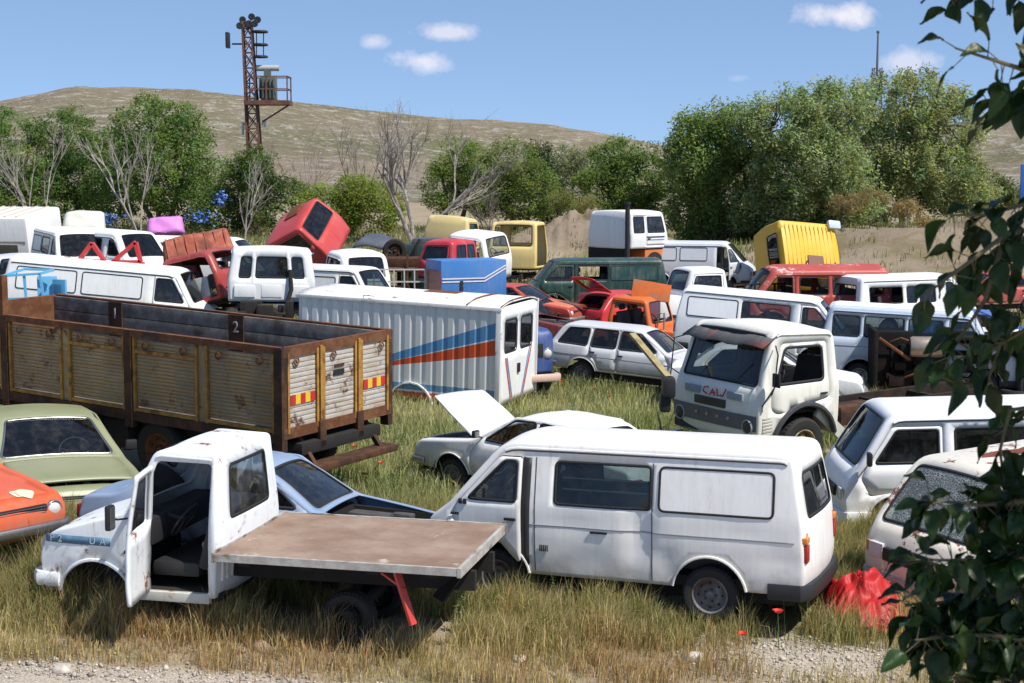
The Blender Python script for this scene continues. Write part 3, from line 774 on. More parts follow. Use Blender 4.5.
        if mir is True or mir == q: mirror(root, B.side(q)(np.array([[xa(wz[0]) - .03, wz[0] + .03]]))[0], q)
    pan(root, xr + .2, xf - .25, hw * .62, .2, sill + .1)
    interior(root, xr + .12, xf - .3, hw * .86, sill + .12, ((x0 + .05, sill + .55),), (base[0] - .12, base[1] - .02), 1, rows=[(a, sill + .5) for a, _ in rowseats])
    foot(root, xr + .15, xf - .15, hw - .2)
    return root, B
CARS = {
    'sedan': dict(prof=[(-2.08, .36, 0), (-2.14, .55, .1), (-2.08, .86, .1), (-1.62, .92, .12), (-1.12, 1.35, .3), (.08, 1.40, .4), (.84, .93, .08), (2.02, .78, .14), (2.12, .56, .1), (2.06, .36, 0)], w1=[(.60, .96), (.12, 1.30), (-.28, 1.32), (-.30, .95)], w2=[(-.38, .95), (-.37, 1.32), (-.94, 1.28), (-1.26, .97)]),
    'wagon': dict(prof=[(-2.10, .36, 0), (-2.16, .58, .1), (-2.12, .90, .1), (-1.82, 1.42, .2), (.12, 1.45, .35), (.82, .95, .08), (2.00, .78, .14), (2.10, .56, .1), (2.04, .36, 0)], w1=[(.58, .97), (.14, 1.34), (-.34, 1.36), (-.36, .96)], w2=[(-.44, .96), (-.43, 1.36), (-1.02, 1.36), (-1.06, .96)], w3=[(-1.16, .96), (-1.14, 1.35), (-1.66, 1.33), (-1.90, .98)]),
    'hatch': dict(prof=[(-1.72, .34, 0), (-1.78, .55, .1), (-1.72, .88, .1), (-1.22, 1.36, .28), (.1, 1.40, .35), (.82, .94, .08), (1.86, .76, .14), (1.94, .55, .1), (1.9, .34, 0)], w1=[(.58, .97), (.14, 1.31), (-.42, 1.33), (-.44, .96)], w2=[(-.54, .96), (-.52, 1.32), (-1.02, 1.28), (-1.28, 1.0)]),
}
def car(label, loc=(0, 0, 0), rot=(0, 0, 0), col=(.7, .7, .7), kind='sedan', cat='car', name='car', mat=None, hoodmat=None, hood='closed', rust=.15, dirt=.35, seed=2, glassm=GLASS, frontglass=GLASS, rear_glass=GLASS, Rw=.29, rim=RIM, group=None, hoodang=48, wb=(1.25, -1.25),
        hw=.80, lamps='round', trim=None, tailgate=None, grillemat=None, scale=1.0, hoodlab=None, wheels=True, doormat=None, rear_open=False, top_hw=.60, lower=None, seatm=None):
    root = thing(name, label, cat, loc, rot, group, scale)
    mat = mat or paint(col, rust, dirt, seed=seed); K = CARS[kind]; prof = K['prof']
    if kind == 'hatch': wb = (1.16, -1.16)
    sec = [(.3, hw * .93), (.5, hw * .985), (.66, hw * 1.01), (.70, hw * .985), (.82, hw * .985), (.93, hw * .955), (1.02, hw * .9), (1.36, top_hw), (1.5, top_hw - .04)]
    xr, xf = min(p[0] for p in prof), max(p[0] for p in prof)
    B = Body(root, prof, sec, .07, .035, [(xr, .93), (xr + .5, 1), (xf - .7, 1), (xf, .93)], [(a, Rw + .01, Rw + .075) for a in wb], mat, seed=seed, rz=lambda x, z: .05 + .03 * max(0, min(1, (z - .95) / .3)), step=.15); B.mud = 1.0
    ib, it = (6, 5) if kind == 'sedan' else (5, 4)
    if frontglass is not False: B.screen(it, ib, .12, .95, .88, glassm=frontglass, sealm=trim)
    ir = 3 if kind == 'sedan' else 2
    if rear_glass is not False: B.screen(ir, ir + 1, .1, .86, .84, 'rear_window', rear_glass, sealm=trim)
    d1 = [(.84, .42), (.88, .70), (.76, .93), (.12, 1.365 if kind != 'wagon' else 1.40), (K['w1'][3][0] - .03, 1.37 if kind != 'wagon' else 1.41), (K['w1'][3][0] - .03, .42)]
    for sg in (1, -1):
        B.door(d1, sg, K['w1'], glassm=glassm, handle=(K['w1'][3][0] + .06, .80), sealm=trim, mat=doormat)
        if kind != 'hatch':
            a = K['w1'][3][0] - .045; zt = 1.37 if kind == 'sedan' else 1.41
            d2 = [(a, .42), (a, zt), (-.97, zt - .01), (-1.32 if kind == 'sedan' else -1.09, .97), (-1.30 if kind == 'sedan' else -1.09, .76), (-.93, .64), (-.84, .42)]
            if kind == 'wagon': d2[2] = (-1.07, zt)
            B.door(d2, sg, K['w2'], glassm=glassm, handle=(-1.0, .82), sealm=trim, hinge=a, mat=doormat)
        else: B.window(K['w2'], (sg,), glassm=glassm, sealm=trim)
        if 'w3' in K: B.window(K['w3'], (sg,), glassm=glassm, sealm=trim)
    q0, q1 = B.srange(ib, ib + 1, .05, .97)
    HP = rpoly([(q0, -.70 * B.wn / .8), (q1, -.68 * B.wn / .8), (q1, .68 * B.wn / .8), (q0, .70 * B.wn / .8)], .05)
    if area2(HP) < 0: HP = HP[::-1]
    if hood != 'closed' or True: B.striphole.append(HP)
    B.build()
    hm = hoodmat or mat
    if hood in ('closed', 'open'):
        V, T = cdt(offset(HP, -.006), (), .15)
        W_ = B.strip(.002)(V); hp = np.array([W_[:, 0].min(), 0, W_[W_[:, 0].argmin(), 2]])
        RM = np.array(Matrix.Rotation(R(-hoodang if hood == 'open' else 0), 3, 'Y')); W_ = (W_ - hp) @ RM.T + hp
        mb = MB(); mb.add(W_, T.tolist()); h = mb.build('hood', hm, root, solid=.025)
        if hoodlab: h['label'] = hoodlab
    if hood != 'closed':
        mb = MB(); rr_ = random.Random(seed)
        mb.box(.95, 1.55, -.22, .22, .45, .76, bev=.05); mb.box(1.0, 1.5, -.12, .12, .76, .86, bev=.03)
        for k in range(34):
            x, y = rr_.uniform(.9, 1.9), rr_.uniform(-.55, .55); q = rr_.uniform(.04, .12); mb.box(x - q, x + q, y - q * .7, y + q * .7, .5, .68 + rr_.random() * .15, bev=.015)
        for k in range(10):
            a = Vector((rr_.uniform(.9, 1.9), rr_.uniform(-.5, .5), .66)); b = Vector((rr_.uniform(.9, 1.9), rr_.uniform(-.5, .5), .70)); mb.tube([a, (a + b) / 2 + Vector((0, 0, .10)), b], .014, 6)
        mb.build('engine', plain('engine_metal', (.10, .095, .09), .6, .8, 5, metallic=.3), root)
        MB().lathe([(.08, 0), (.085, .06), (.085, .14), (.05, .16), (.002, .16)], (1.62, .38, .58), 'z', 16).build('air_filter', plain('air_filter_blue', (.25, .35, .5), .4), root)
        MB().box(1.2, 1.42, .30, .46, .5, .74, bev=.01).build('battery', plain('battery_cream', (.55, .5, .38), .6), root)
        MB().box(.8, 1.97, -.66, .66, .3, .46).box(.82, 1.95, .60, .665, .46, .80).box(.82, 1.95, -.665, -.60, .46, .80).box(.80, .84, -.6, .6, .46, .84).box(1.92, 1.96, -.6, .6, .46, .70).build('engine_bay', DARK, root)
    # front fascia
    zf = .62; fx = B.fx(zf)
    gm = grillemat or BLACK
    mb = MB(); mb.box(fx - .05, fx + .012, -hw * .62, hw * .62, .53, .70, bev=.01)
    mb.build('grille', gm, root)
    for k in range(6):
        pass
    mb = MB()
    for k in range(5): mb.bar((fx + .016, -hw * .6, .55 + k * .032), (fx + .016, hw * .6, .55 + k * .032), .012, .008)
    mb.build('grille_bars', plain('grille_bar', (.10, .10, .10), .5), root)
    for q in (-1, 1):
        if lamps == 'round': lamp_round(root, (fx - .01, q * hw * .74, .62), .085)
        else: lamp_box(root, fx - .1, fx + .012, q * hw * .62, q * hw * .90, .54, .70)
        lamp_box(root, xr - .012, xr + .08, q * hw * .62, q * hw * .90, .58, .74, 'tail_light', REDL)
        if wheels:
            for a in wb: wheel(root, a, q * (hw - .12), Rw, Rw, .17, rim, q)
    bumper(root, xf + .02, .46, hw * .92, .10, .09, trim or STEEL, .3); bumper(root, xr - .02, .48, hw * .92, .10, .09, trim or STEEL, .3, -1)
    B.lips(.012, mat)
    if trim:
        B.rail(it - 1 if kind == 'sedan' else 3, it, mat=trim, r=.009)
        B.ribbon([(-1.95, .745), (1.85, .70)], (1, -1), 'side_trim', trim, .014)
    pan(root, xr + .3, .8, hw * .8, .2, .34)
    interior(root, xr + .5, .85, hw * .84, .36, ((-.15, .6),), (.62, .9), 1, seatm, rows=((-1.02, .6),) if kind != 'hatch' else ())
    foot(root, xr + .1, xf - .1, hw - .18)
    return root, B
def cab(label, loc=(0, 0, 0), rot=(0, 0, 0), col=(.7, .7, .7), cat='truck cab', name='truck_cab', L=1.55, hw=1.02, H=1.6, mat=None, rust=.25, dirt=.35, seed=4, glassm=GLASS_D, front=True, rear='one', doors=True, slope=.22, belt=.78, r=.11, group=None, scale=1.0, lamps=False, frontglass=GLASS_D,
        doorwin=True, inside=True, quarter=0, arch=False, grille=None, dent=.01, crown=.05, opening=(), rearglass=GLASS_D, sides=(1, -1), roofmat=None):
    """A truck cab, loose or not; origin under its middle, floor at z = 0."""
    root = thing(name, label, cat, loc, rot, group, scale)
    mat = mat or paint(col, rust, dirt, seed=seed)
    x0, x1 = -L / 2, L / 2
    prof = [(x0, 0, 0), (x0 - .01, belt, .05), (x0 + .05, H, r * 1.6), (x1 - slope, H, r * 2), (x1, belt, .07), (x1 + .05, belt - .25, .1), (x1 + .04, 0, 0)]
    B = Body(root, prof, [(0, hw * .97), (.3, hw), (belt, hw), (H - .1, hw - .10), (H + .1, hw - .13)], r, crown, [(x0, .985), (x0 + .3, 1), (x1 - .3, 1), (x1 + .1, .93)], [(x1 - .55, .0, .46)] if arch else (), mat, seed=seed, dent=dent)
    if front: B.screen(3, 4, .1, .93, .88, glassm=frontglass)
    if rear == 'one': B.screen(1, 2, .12, .80, .62, 'rear_window', rearglass)
    elif rear == 'three':
        B.screen(1, 2, .14, .78, .40, 'rear_window', rearglass, v0=-.40, k=.05)
        for a, b in ((-.82, -.54), (.54, .82)): B.screen(1, 2, .14, .78, b, 'rear_window', rearglass, v0=a, k=.05)
    elif rear == 'two':
        for a, b in ((-.82, -.08), (.08, .82)): B.screen(1, 2, .12, .80, b, 'rear_window', rearglass, v0=a, k=.05)
    xa = x1 - .10; xt = x1 - slope - .08; xb = x0 + .16 + quarter
    for sg in sides:
        poly = [(xb, .10), (xb, H - .14), (xt, H - .14), (xa, belt), (xa, .10)] if not arch else [(xb, .10), (xb, H - .14), (xt, H - .14), (xa, belt), (xa, .52), (x1 - .55, .50), (x1 - .98, .3), (x1 - 1.05, .10)]
        win = [(xb + .07, belt + .06), (xb + .07, H - .2), (xt - .05, H - .2), (xa - .1, belt + .06)]
        if doors is True: B.door(poly, sg, win, glassm=glassm if doorwin else None, handle=(xb + .12, belt - .16))
        elif doors == 'missing': B.cut(rpoly(poly, .08), (sg,))
        elif doors == "open": B.door(poly, sg, win, angle=-72 * sg, hinge=xa, glassm=GLASS_C, handle=(xb + .12, belt - .16))
        if quarter: B.window([(x0 + .14, belt + .06), (x0 + .16, H - .2), (xb - .1, H - .2), (xb - .1, belt + .06)], (sg,), glassm=glassm)
    B.build()
    B.rail(2, 3, mat=mat, r=.014)
    pan(root, x0 + .05, x1 - .02, hw * .93, -.06, .03, name='floor_pan')
    if inside:
        MB().box(x1 - .32, x1 - .06, -hw * .9, hw * .9, belt - .4, belt - .05, bev=.05).build('dashboard', BLACK, root)
        steering(root, x1 - .45, hw * .45, belt)
        for q in (-1, 1): seat(root, x0 + .46, q * hw * .48, .12, hw * .75, None, .5)
    if grille:
        gx = x1 + .06; mb = MB(); mb.box(gx - .03, gx + .02, -hw * .62, hw * .62, belt - .52, belt - .2, bev=.012)
        mb.build('grille', BLACK, root)
    if lamps:
        for q in (-1, 1): lamp_round(root, (x1 + .06, q * hw * .76, belt - .42), .10)
    foot(root, x0, x1, hw - .1)
    return root, B
def chassis(root, x0, x1, z=.75, hw=.42, axles=(), Rw=.46, mat=None, tank=True, hwx=.95):
    m = mat or rusty('dark_chassis', (.022, .017, .014), (.045, .028, .02), (.07, .032, .018), 4, seed=6)
    for q in (-1, 1): MB().box(x0, x1, q * hw - .04, q * hw + .04, z - .11, z + .11).build('chassis_rail', m, root)
    n = max(2, int(abs(x1 - x0) / 1.2)); mb = MB()
    for k in range(n + 1):
        x = x0 + (x1 - x0) * k / n; mb.box(x - .05, x + .05, -hw, hw, z - .08, z + .06)
    mb.build('cross_member', m, root)
    for a in axles:
        MB().tube([(a, -hwx, Rw), (a, -.2, Rw), (a, 0, Rw - .02), (a, .2, Rw), (a, hwx, Rw)], [.06, .07, .17, .07, .06], 10).build('axle', DARK, root)
        for q in (-1, 1):
            wheel(root, a, q * hwx, Rw, Rw, .26, RUST, q, rr=Rw * .56)
            mb = MB()
            for k in range(4): mb.bar((a - .6 + k * .08, q * hw * 1.15, z - .16 - k * .025), (a + .6 - k * .08, q * hw * 1.15, z - .16 - k * .025), .08, .02)
            mb.build('leaf_spring', DARK, root)
# ================================================================ the yard's near rows
WHITE = (.80, .80, .79)
# ---- white panel van in the middle of the front row
M_VAN = paint((.80, .785, .75), .13, .36, .36, seed=3)
root, B = van('white panel van with one blanked side window, just past the bare plywood deck', (1.28, 16.88, .02), rot3(157, 1.2, 1.0), mat=M_VAN, seed=3, dirt=.2, rust=.06, lean=.16, doorx=.92,
              dents=((-.48, .95, .13, .34, .060), (-.75, .62, .14, .2, .03), (.2, .5, .5, .1, .012), (1.2, .85, .3, .15, .01), (-.35, .75, .05, .4, .02), (.35, .95, .3, .1, .012), (-1.6, 1.02, .25, .06, .010), (-2.0, .75, .15, .12, .014), (.1, .62, .4, .05, .015)), step=.09, dent=.009, mir=False, slide=((.76, -.605, ''),), rear_mat=None, rim=RIM, door_angle={1: -2.5})
B.ribbon([(.88, .50), (.865, 1.69)], (1,), 'gap_shade_strip', BLACK, .10, .004)  # flat black strip standing in for the shade inside the door gap
MB().box(-.5, .5, .60, .615, 1.33, 1.35).box(-.5, .5, .60, .615, 1.46, 1.475).build('window_bar', plain('bar_white', (.7, .7, .7), .4), root)
MB().box(-1.9, -.2, -.55, .55, .52, .95, bev=.04).box(-1.5, -.9, -.4, .4, .95, 1.25, bev=.04).build('load', plain('load_cloth', (.10, .09, .08), .9, .6, 5), root)
mb = MB()
for k in range(5): mb.box(.60 + k * .022, .612 + k * .022, .818, .826, .66, .73)
mb.build('side_vent', BLACK, root)
mb = MB()
for k in range(4): mb.box(1.70 + k * .028, 1.72 + k * .028, B.Y(1.7, .98) + .001, B.Y(1.7, .98) + .006, 1.0, 1.03)
mb.build('badge', BLACK, root)
MB().box(1.66, 1.7, B.Y(1.68, 1.13) - .01, B.Y(1.68, 1.13) + .02, 1.13, 1.19, bev=.006).box(1.60, 1.64, B.Y(1.62, 1.13) - .01, B.Y(1.62, 1.13) + .02, 1.13, 1.19, bev=.006).build('mirror_bracket', BLACK, root)
MB().box(-2.31, -2.285, -.25, .25, .78, .89).build('number_plate', plain('plate_white', (.6, .6, .58), .5), root)
MB().box(-2.27, -2.25, -.7, .7, .99, 1.04).build('rear_trim', AMBER, root)
MB().box(-.1, .1, .817, .832, .90, .925, bev=.006).build('door_handle', BLACK, root)

# ---- white pickup with an empty flat deck and an open door
M_PICK = paint((.76, .79, .81), .60, .34, .45, seed=8)
pk = thing('flatbed_pickup', 'old white flatbed pickup with its driver door hanging open and a bare plywood deck', 'pickup', (-2.82, 15.7, .10), rot3(167.5, -.2, .4))
prof = [(.02, .46, 0), (-.02, 1.05, .06), (.03, 1.92, .06), (.70, 1.95, .10), (1.00, 1.30, .06), (1.88, 1.05, .35), (2.02, .82, .12), (1.97, .42, 0)]
B = Body(pk, prof, [(.4, .84), (.62, .865), (.80, .87), (.84, .855), (1.0, .865), (1.25, .85), (1.85, .76), (2.0, .74)], .032, .03, [(0, 1), (1.2, 1), (1.7, .97), (2.05, .88)], [(1.34, .36, .43)], M_PICK, seed=8, dent=.009)
B.mud = 1.0
B.screen(3, 4, .10, .95, .86, glassm=GLASS_C)
B.screen(1, 2, .22, .84, .64, 'rear_window', GLASS_C, k=.06)
dp = [(.08, .50), (.07, 1.83), (.66, 1.84), (.86, 1.30), (.86, .98), (.80, .50)]
dw = [(.15, 1.20), (.14, 1.76), (.60, 1.77), (.78, 1.22)]
B.door(dp, 1, dw, angle=-80, hinge=.76, glassm=GLASS_C, handle=(.2, 1.05), label='driver door swung wide open')
B.door(dp, -1, dw, glassm=GLASS, handle=(.2, 1.05))
B.build(); B.rail(2, 3, mat=M_PICK, r=.014); B.lips(.02, M_PICK)
mb = MB(); 
for k in range(13): mb.bar((-.006, -.72 + k * .12, .62), (-.020, -.72 + k * .12, .98), .03, .016)
mb.build('rear_panel_ribs', M_PICK, pk)
FADE = plain('faded_blue_stripe', (.10, .20, .30), .6, .7, 9, bump=0)
B.ribbon([(1.16, .985), (1.92, .985)], (1,), 'hood_stripe', FADE, .085, .002)
for q in (-1, 1): lamp_round(pk, (2.0, q * .62, .86), .1)
STX = plain('stripe_pale', (.40, .48, .54), .5, .5, 14)
for (x_, c_) in ((1.84, 'P'), (1.74, '2'), (1.36, 'U'), (1.24, 'A')):
    text_mesh(c_, .10, STX, pk, Matrix.Translation((x_, float(B.Y(np.array([x_]), np.array([.985]))[0]) + .008, .985)) @ Matrix(((-1, 0, 0, 0), (0, 0, 1, 0), (0, 1, 0, 0), (0, 0, 0, 1))), 'stripe_lettering', .002)
MB().box(1.96, 2.03, -.5, .5, .74, .96, bev=.02).build('grille', BLACK, pk)
lamp_box(pk, 1.88, 1.97, .70, .775, .72, .92, 'turn_signal', AMBER)
bumper(pk, 2.06, .55, .8, .14, .1, M_PICK, .3)
mirror(pk, (.95, .88, 1.25), 1, .13, .26, .26)
pan(pk, 0, 1.0, .78, .40, .50, name='floor_pan'); pan(pk, 1.0, 1.9, .5, .35, .8, name='engine_bay')
MB().box(.72, .98, -.8, .8, .95, 1.24, bev=.05).build('dashboard', BLACK, pk)
steering(pk, .55, .38, 1.15, .2)
seat(pk, .30, 0, .62, 1.4, BLACK, .55, True)
MB().box(.2, .38, .2, .36, .84, .92, bev=.03).build('rag', plain('rag_tan', (.42, .34, .26), .9), pk)
MB().box(.08, .86, .78, .86, .40, .50, bev=.01).build('door_sill', paint((.5, .5, .46), .5, .6, seed=5), pk)
dk = MB(); dk.box(-2.56, -.05, -1.0, 1.0, .93, .965)
DECK = NT('plywood_deck'); o_ = DECK.obj(2)
n1 = DECK.noise(o_, 1.6, 8, .65); n2 = DECK.noise(o_, 14, 6, .7); st = DECK.n('ShaderNodeMapping'); st.inputs['Scale'].default_value = (1, 14, 1); DECK.l(o_, st.inputs[0]); n3 = DECK.noise(st.outputs[0], 3, 6, .6)
c_ = DECK.mix(DECK.ramp(n1, .32, .7), (.20, .125, .085), (.36, .27, .205)); c_ = DECK.mix(DECK.math('MULTIPLY', n3, .5), c_, (.25, .17, .12)); c_ = DECK.mix(DECK.ramp(n2, .6, .72), c_, (.13, .085, .06)); c_ = DECK.mix(DECK.ramp(DECK.noise(o_, 3.1, 5, .6), .64, .72), c_, (.46, .38, .31))
b_ = DECK.bsdf(**{'Base Color': c_, 'Roughness': .85}); DECK.bump(b_, DECK.math('ADD', n2, n3), .25, .01)
deck = dk.build('deck', DECK.m, pk, ang=20)
RAILM = rusty('deck_rail_paint', (.40, .37, .33), (.52, .50, .46), (.12, .055, .03), 7, seed=3)
m1 = MB()
for q in (-1, 1): m1.box(-2.56, -.05, q * 1.003 - .02, q * 1.003 + .02, .895, .972)
m1.box(-2.605, -2.565, -1.02, 1.02, .88, .974); m1.box(-.046, -.02, -1.02, 1.02, .88, .985)
m1.build('deck_rail', RAILM, deck)
for x in (-.35, -1.0, -1.7, -2.3): MB().box(x - .06, x + .06, -.97, .97, .85, .926).build('cross_beam', DARK, deck)
for q in (-1, 1): MB().box(-2.6, .3, q * .4 - .04, q * .4 + .04, .60, .80).build('chassis_rail', DARK, pk)
for q in (-1, 1): wheel(pk, -1.30, q * .50, .26, .28, .2, DARK, q)  # rims coloured near-black for the shade under the deck
MB().tube([(-1.35, -.7, .33), (-1.35, .7, .33)], .06).build('axle', DARK, pk)
mr = MB(); mr.bar((-1.90, .86, .90), (-2.10, .93, .36), .09, .03); mr.bar((-1.70, .85, .88), (-2.0, .88, .70), .05, .02)
mr.build('mudguard_stay', paint((.5, .04, .03), .2, .3, seed=6), pk)
MB().bar((-2.50, .35, .90), (-2.25, .55, .52), .26, .02).build('mudflap', DARK, pk)
foot(pk, .05, 1.9, .55); foot(pk, -2.3, 0, .55)

# ---- white saloon with raised bonnet behind the panel van
M_SAL = paint((.77, .78, .775), .12, .35, .36, seed=12)
root, B = car('white saloon with its bonnet raised, standing behind the white panel van', (.50, 22.7, -.12), rot3(140, -1.5, 1.5), mat=M_SAL, hood='open', hoodang=38, seed=12, glassm=GLASS, rear_glass=GLASS_F, hoodlab='raised white bonnet')
MB().lathe([(.07, 0), (.09, .012), (.002, .02)], (.32, .815, .62), 'y', 16).build('filler_hole', BLACK, root)
mirror(root, (.66, .74, .98), 1, .14, .12, .1)

# ---- olive saloon by the truck bed
M_OL = paint((.24, .265, .15), .05, .45, .42, seed=14)
root, B = car('olive green saloon with chrome window frames beside the rusty truck bed', (0, 0, 0), rot3(-62, -1, -2.0), mat=M_OL, kind='sedan', trim=CHROME, seed=14, glassm=GLASS, frontglass=GLASS_F, hood='open', hoodang=3, hw=.82, scale=1.18)
put(root, (.45, 0, 1.15), 52, 436, 71)
mirror(root, (.62, .8, .98), 1, .14, .12, .1)

# ---- orange car with a bare patch on its bonnet
M_OR = paint((.62, .10, .03), .10, .25, .35, seed=16, under=(.70, .62, .45), flake=0.0)
root, B = car('orange-red car nose with a bare cream patch on its bonnet, beside the olive saloon', (0, 0, 0), rot3(-40, 0, 0), mat=M_OR, seed=16, hood='closed', lamps='round', trim=CHROME)
root.scale = (1.05,) * 3; put(root, (2.0, .70, .78), 58, 492, 89)
mb = MB(); P = rpoly(ell((0, 0), (.10, .16)), .02)
q0, q1 = B.srange(6, 7, 0, 1); V, T = cdt(np.array([(q1 - .10 + x * (1 + .2 * math.sin(30 * y)), .36 + y) for x, y in P]), (), .1); mb.sheet(V, T, B.strip(.006)); mb.build('bare_patch', plain('bare_filler', (.66, .58, .42), .7), root)

# ---- blue-grey coupe without a bonnet behind the pickup
M_BL = paint((.22, .31, .46), .08, .45, .38, seed=18)
M_BLW = paint((.58, .64, .70), .15, .4, .38, seed=19)
root, B = car('faded blue saloon with its bonnet gone and engine bare, behind the flatbed', (-2.93, 17.6, .12), rot3(-13, 3.0, -2.5), mat=M_BL, seed=18, hood='none', glassm=GLASS, frontglass=GLASS_F, rear_glass=GLASS_D)
MB().lathe([(.05, 0), (.055, .1), (.03, .12), (.03, .15), (.002, .15)], (1.72, -.35, .62), 'z', 14).build('fluid_bottle', plain('bottle_yellow', (.65, .42, .05), .4), root)

# ---- white van at the end of the second row
M_RV = paint((.83, .83, .83), .04, .15, .32, seed=21)
root, B = van('clean white van with tinted side windows, just beyond the rust-roofed van', (6.75, 21.7, -.30), rot3(181, 1.2, -2.5), mat=M_RV, seed=21, xf=2.06, base=(1.86, 1.12), top=(1.40, 1.86), nose=(2.0, .94), axles=(1.3, -1.2), glassm=GLASS_D, frontglass=GLASS, wins=((-.62, .48, 'g'), (-1.95, -.72, 'g')), dents=((1.7, .6, .2, .2, .05), (1.5, .75, .3, .08, .02)), doorx=.66, mir=1, bump_mat=paint((.75, .75, .75), .1, .3, seed=2))

# ---- rust-roofed pale van in the corner
M_RU = paint((.70, .66, .57), .16, .40, .42, seed=25, under=(.20, .075, .045), flake=.30)
cracked = crazed()
root, B = van('pale van with big rust patches on its roof and a crazed windscreen', (6.30, 17.9, -.22), rot3(214, .5, -3.0), mat=M_RU, seed=25, xf=2.12, base=(1.96, 1.03), top=(1.36, 1.73), roof=1.73, wz=(1.10, 1.53), nose=(2.06, .88), axles=(1.25, -1.2), glassm=GLASS, frontglass=cracked, wins=((-.6, .5, 'g'), (-1.9, -.7, 'g')), doorx=.72, mir=False, bump_mat=paint((.30, .29, .27), .3, .5, seed=3))
ROOFR = rusty('roof_rust', (.17, .055, .035), (.24, .085, .05), None, 6, seed=4)
for (c, r_) in (((.25, -.15), (.55, .18)), ((.0, .25), (.75, .16)), ((-.7, -.05), (.35, .3)), ((.55, .45), (.22, .1))):
    q0, q1 = B.srange(3, 4, 0, 1); xm = lambda x: q0 + (x - (-2.13)) / (1.36 + 2.13) * (q1 - q0)
    P = np.array([(xm(c[0]) + r_[0] * math.cos(a) * (1 + .25 * math.sin(3 * a + c[0] * 9) + .12 * math.sin(7 * a)), c[1] + r_[1] * math.sin(a) * (1 + .3 * math.sin(4 * a + c[1] * 5) + .12 * math.cos(9 * a))) for a in np.linspace(0, 2 * math.pi, 50)[:-1]])
    P[:, 1] = np.clip(P[:, 1], -.8, .8)
    V, T = cdt(P, (), .12); MB().sheet(V, T, B.strip(.003)).build('rust_patch', ROOFR, root)

# ---- red tarpaulin between the two vans
def blob(name, mat, px, py, s, rx, ry, h, seed, n=90):
    c = at(px, py, FPX / s); V = []; F = []
    g = np.linspace(-1, 1, n)
    X, Y_ = np.meshgrid(g, g); rr_ = np.sqrt(X ** 2 + Y_ ** 2); ang = np.arctan2(Y_, X)
    rad = 1 + .35 * (fbm(np.cos(ang) * 1.6 + seed, np.sin(ang) * 1.6, seed) - .5) * 2
    f0 = fbm(X * 1.5 + 3, Y_ * 1.5, seed, 2); f1 = fbm(X * 2.2 + 9 + f0 * 3, Y_ * 2.2 + f0 * 2, seed + 5, 2); fold = 1.2 - 1.7 * np.abs(f1 - .5) * 2 - .5 * np.abs(f0 - .5) * 2
    z = h * np.clip(1 - (rr_ / rad) ** 2, 0, 1) ** .5 * (.35 + .8 * fbm(X * 1.3 + seed, Y_ * 1.3, seed + 1)) * (.72 + .30 * fold)
    xx, yy = c.x + X * rx * rad, c.y + Y_ * ry * rad
    gzv = ground(xx.ravel(), yy.ravel()).reshape(n, n)
    V = np.stack([xx, yy, gzv + z + .012], -1).reshape(-1, 3)
    k = (rr_ < rad).reshape(-1)
    F = [(j * n + i, j * n + i + 1, (j + 1) * n + i + 1, (j + 1) * n + i) for j in range(n - 1) for i in range(n - 1) if k[j * n + i] or k[(j + 1) * n + i + 1]]
    used = sorted({i for f in F for i in f}); mp = {u: i for i, u in enumerate(used)}
    o = mesh(name, [V[u] - np.array(c) for u in used], [[mp[i] for i in f] for f in F], mat, None, True, 60); o.location = c
    md = o.modifiers.new('thickness', 'SOLIDIFY'); md.thickness = .008
    return o
RED = plain('red_cloth', (.42, .012, .012), .55, .45, 6, bump=.5)
tag(blob('tarpaulin', RED, 864, 592, 92, .52, .66, .66, 4), 'crumpled bright red tarpaulin on the grass by the panel van bumper', 'tarpaulin')
_c = at(864, 588, FPX / 92)
FOOT.append(np.array([(_c.x + .42 * math.cos(a), _c.y + .5 * math.sin(a)) for a in np.linspace(0, 6.28, 13)[:-1]]))
# ================================================================ middle rows
# ---- rusty high-sided truck bed
bed = thing('truck_bed', 'rusty high-sided truck with slatted metal sides and hazard stripes on its tailgate', 'truck', (-2.56, 21.68, .23), rot3(147.1, -1.8, -1.4))
def slat_metal(name, base, base2, seed, stain):
    t = NT(name); o = t.obj(seed)
    n1 = t.noise(o, 1.7, 8, .7); n2 = t.noise(o, 22, 5, .65)
    st = t.n('ShaderNodeMapping'); st.inputs['Scale'].default_value = (1.2, 1.2, 12); t.l(o, st.inputs[0]); n3 = t.noise(st.outputs[0], 1.6, 6, .7)
    c = t.mix(t.ramp(n1, .3, .7), base, base2)
    c = t.mix(t.math('MULTIPLY', t.ramp(n3, .44, .62), stain), c, (.40, .23, .07))
    c = t.mix(t.ramp(t.noise(o, 3.3, 9, .75), .54, .64), c, (.14, .06, .025))
    c = t.mix(t.math('MULTIPLY', n2, .3), c, (.06, .05, .045))
    b = t.bsdf(**{'Base Color': c, 'Roughness': .7, 'Metallic': .15}); t.bump(b, n2, .25, .01); return t.m
SL = slat_metal('weathered_side_slats', (.27, .185, .095), (.43, .33, .20), 1, 1.0)
SLR = slat_metal('weathered_tailgate_slats', (.56, .50, .42), (.66, .62, .56), 2, .45)
YEL = rusty('ochre_frame', (.50, .27, .06), (.36, .17, .04), (.15, .055, .02), 8, thr=.48)
WOODL = rusty('weathered_inner_boards', (.17, .15, .13), (.27, .245, .22), (.10, .08, .065), 4, seed=5)
WOOD = rusty('grey_wood', (.13, .11, .10), (.20, .17, .15), (.07, .055, .05), 5, seed=3)
BL, BW, Z0, Z1 = 7.4, 1.2, 1.05, 2.30
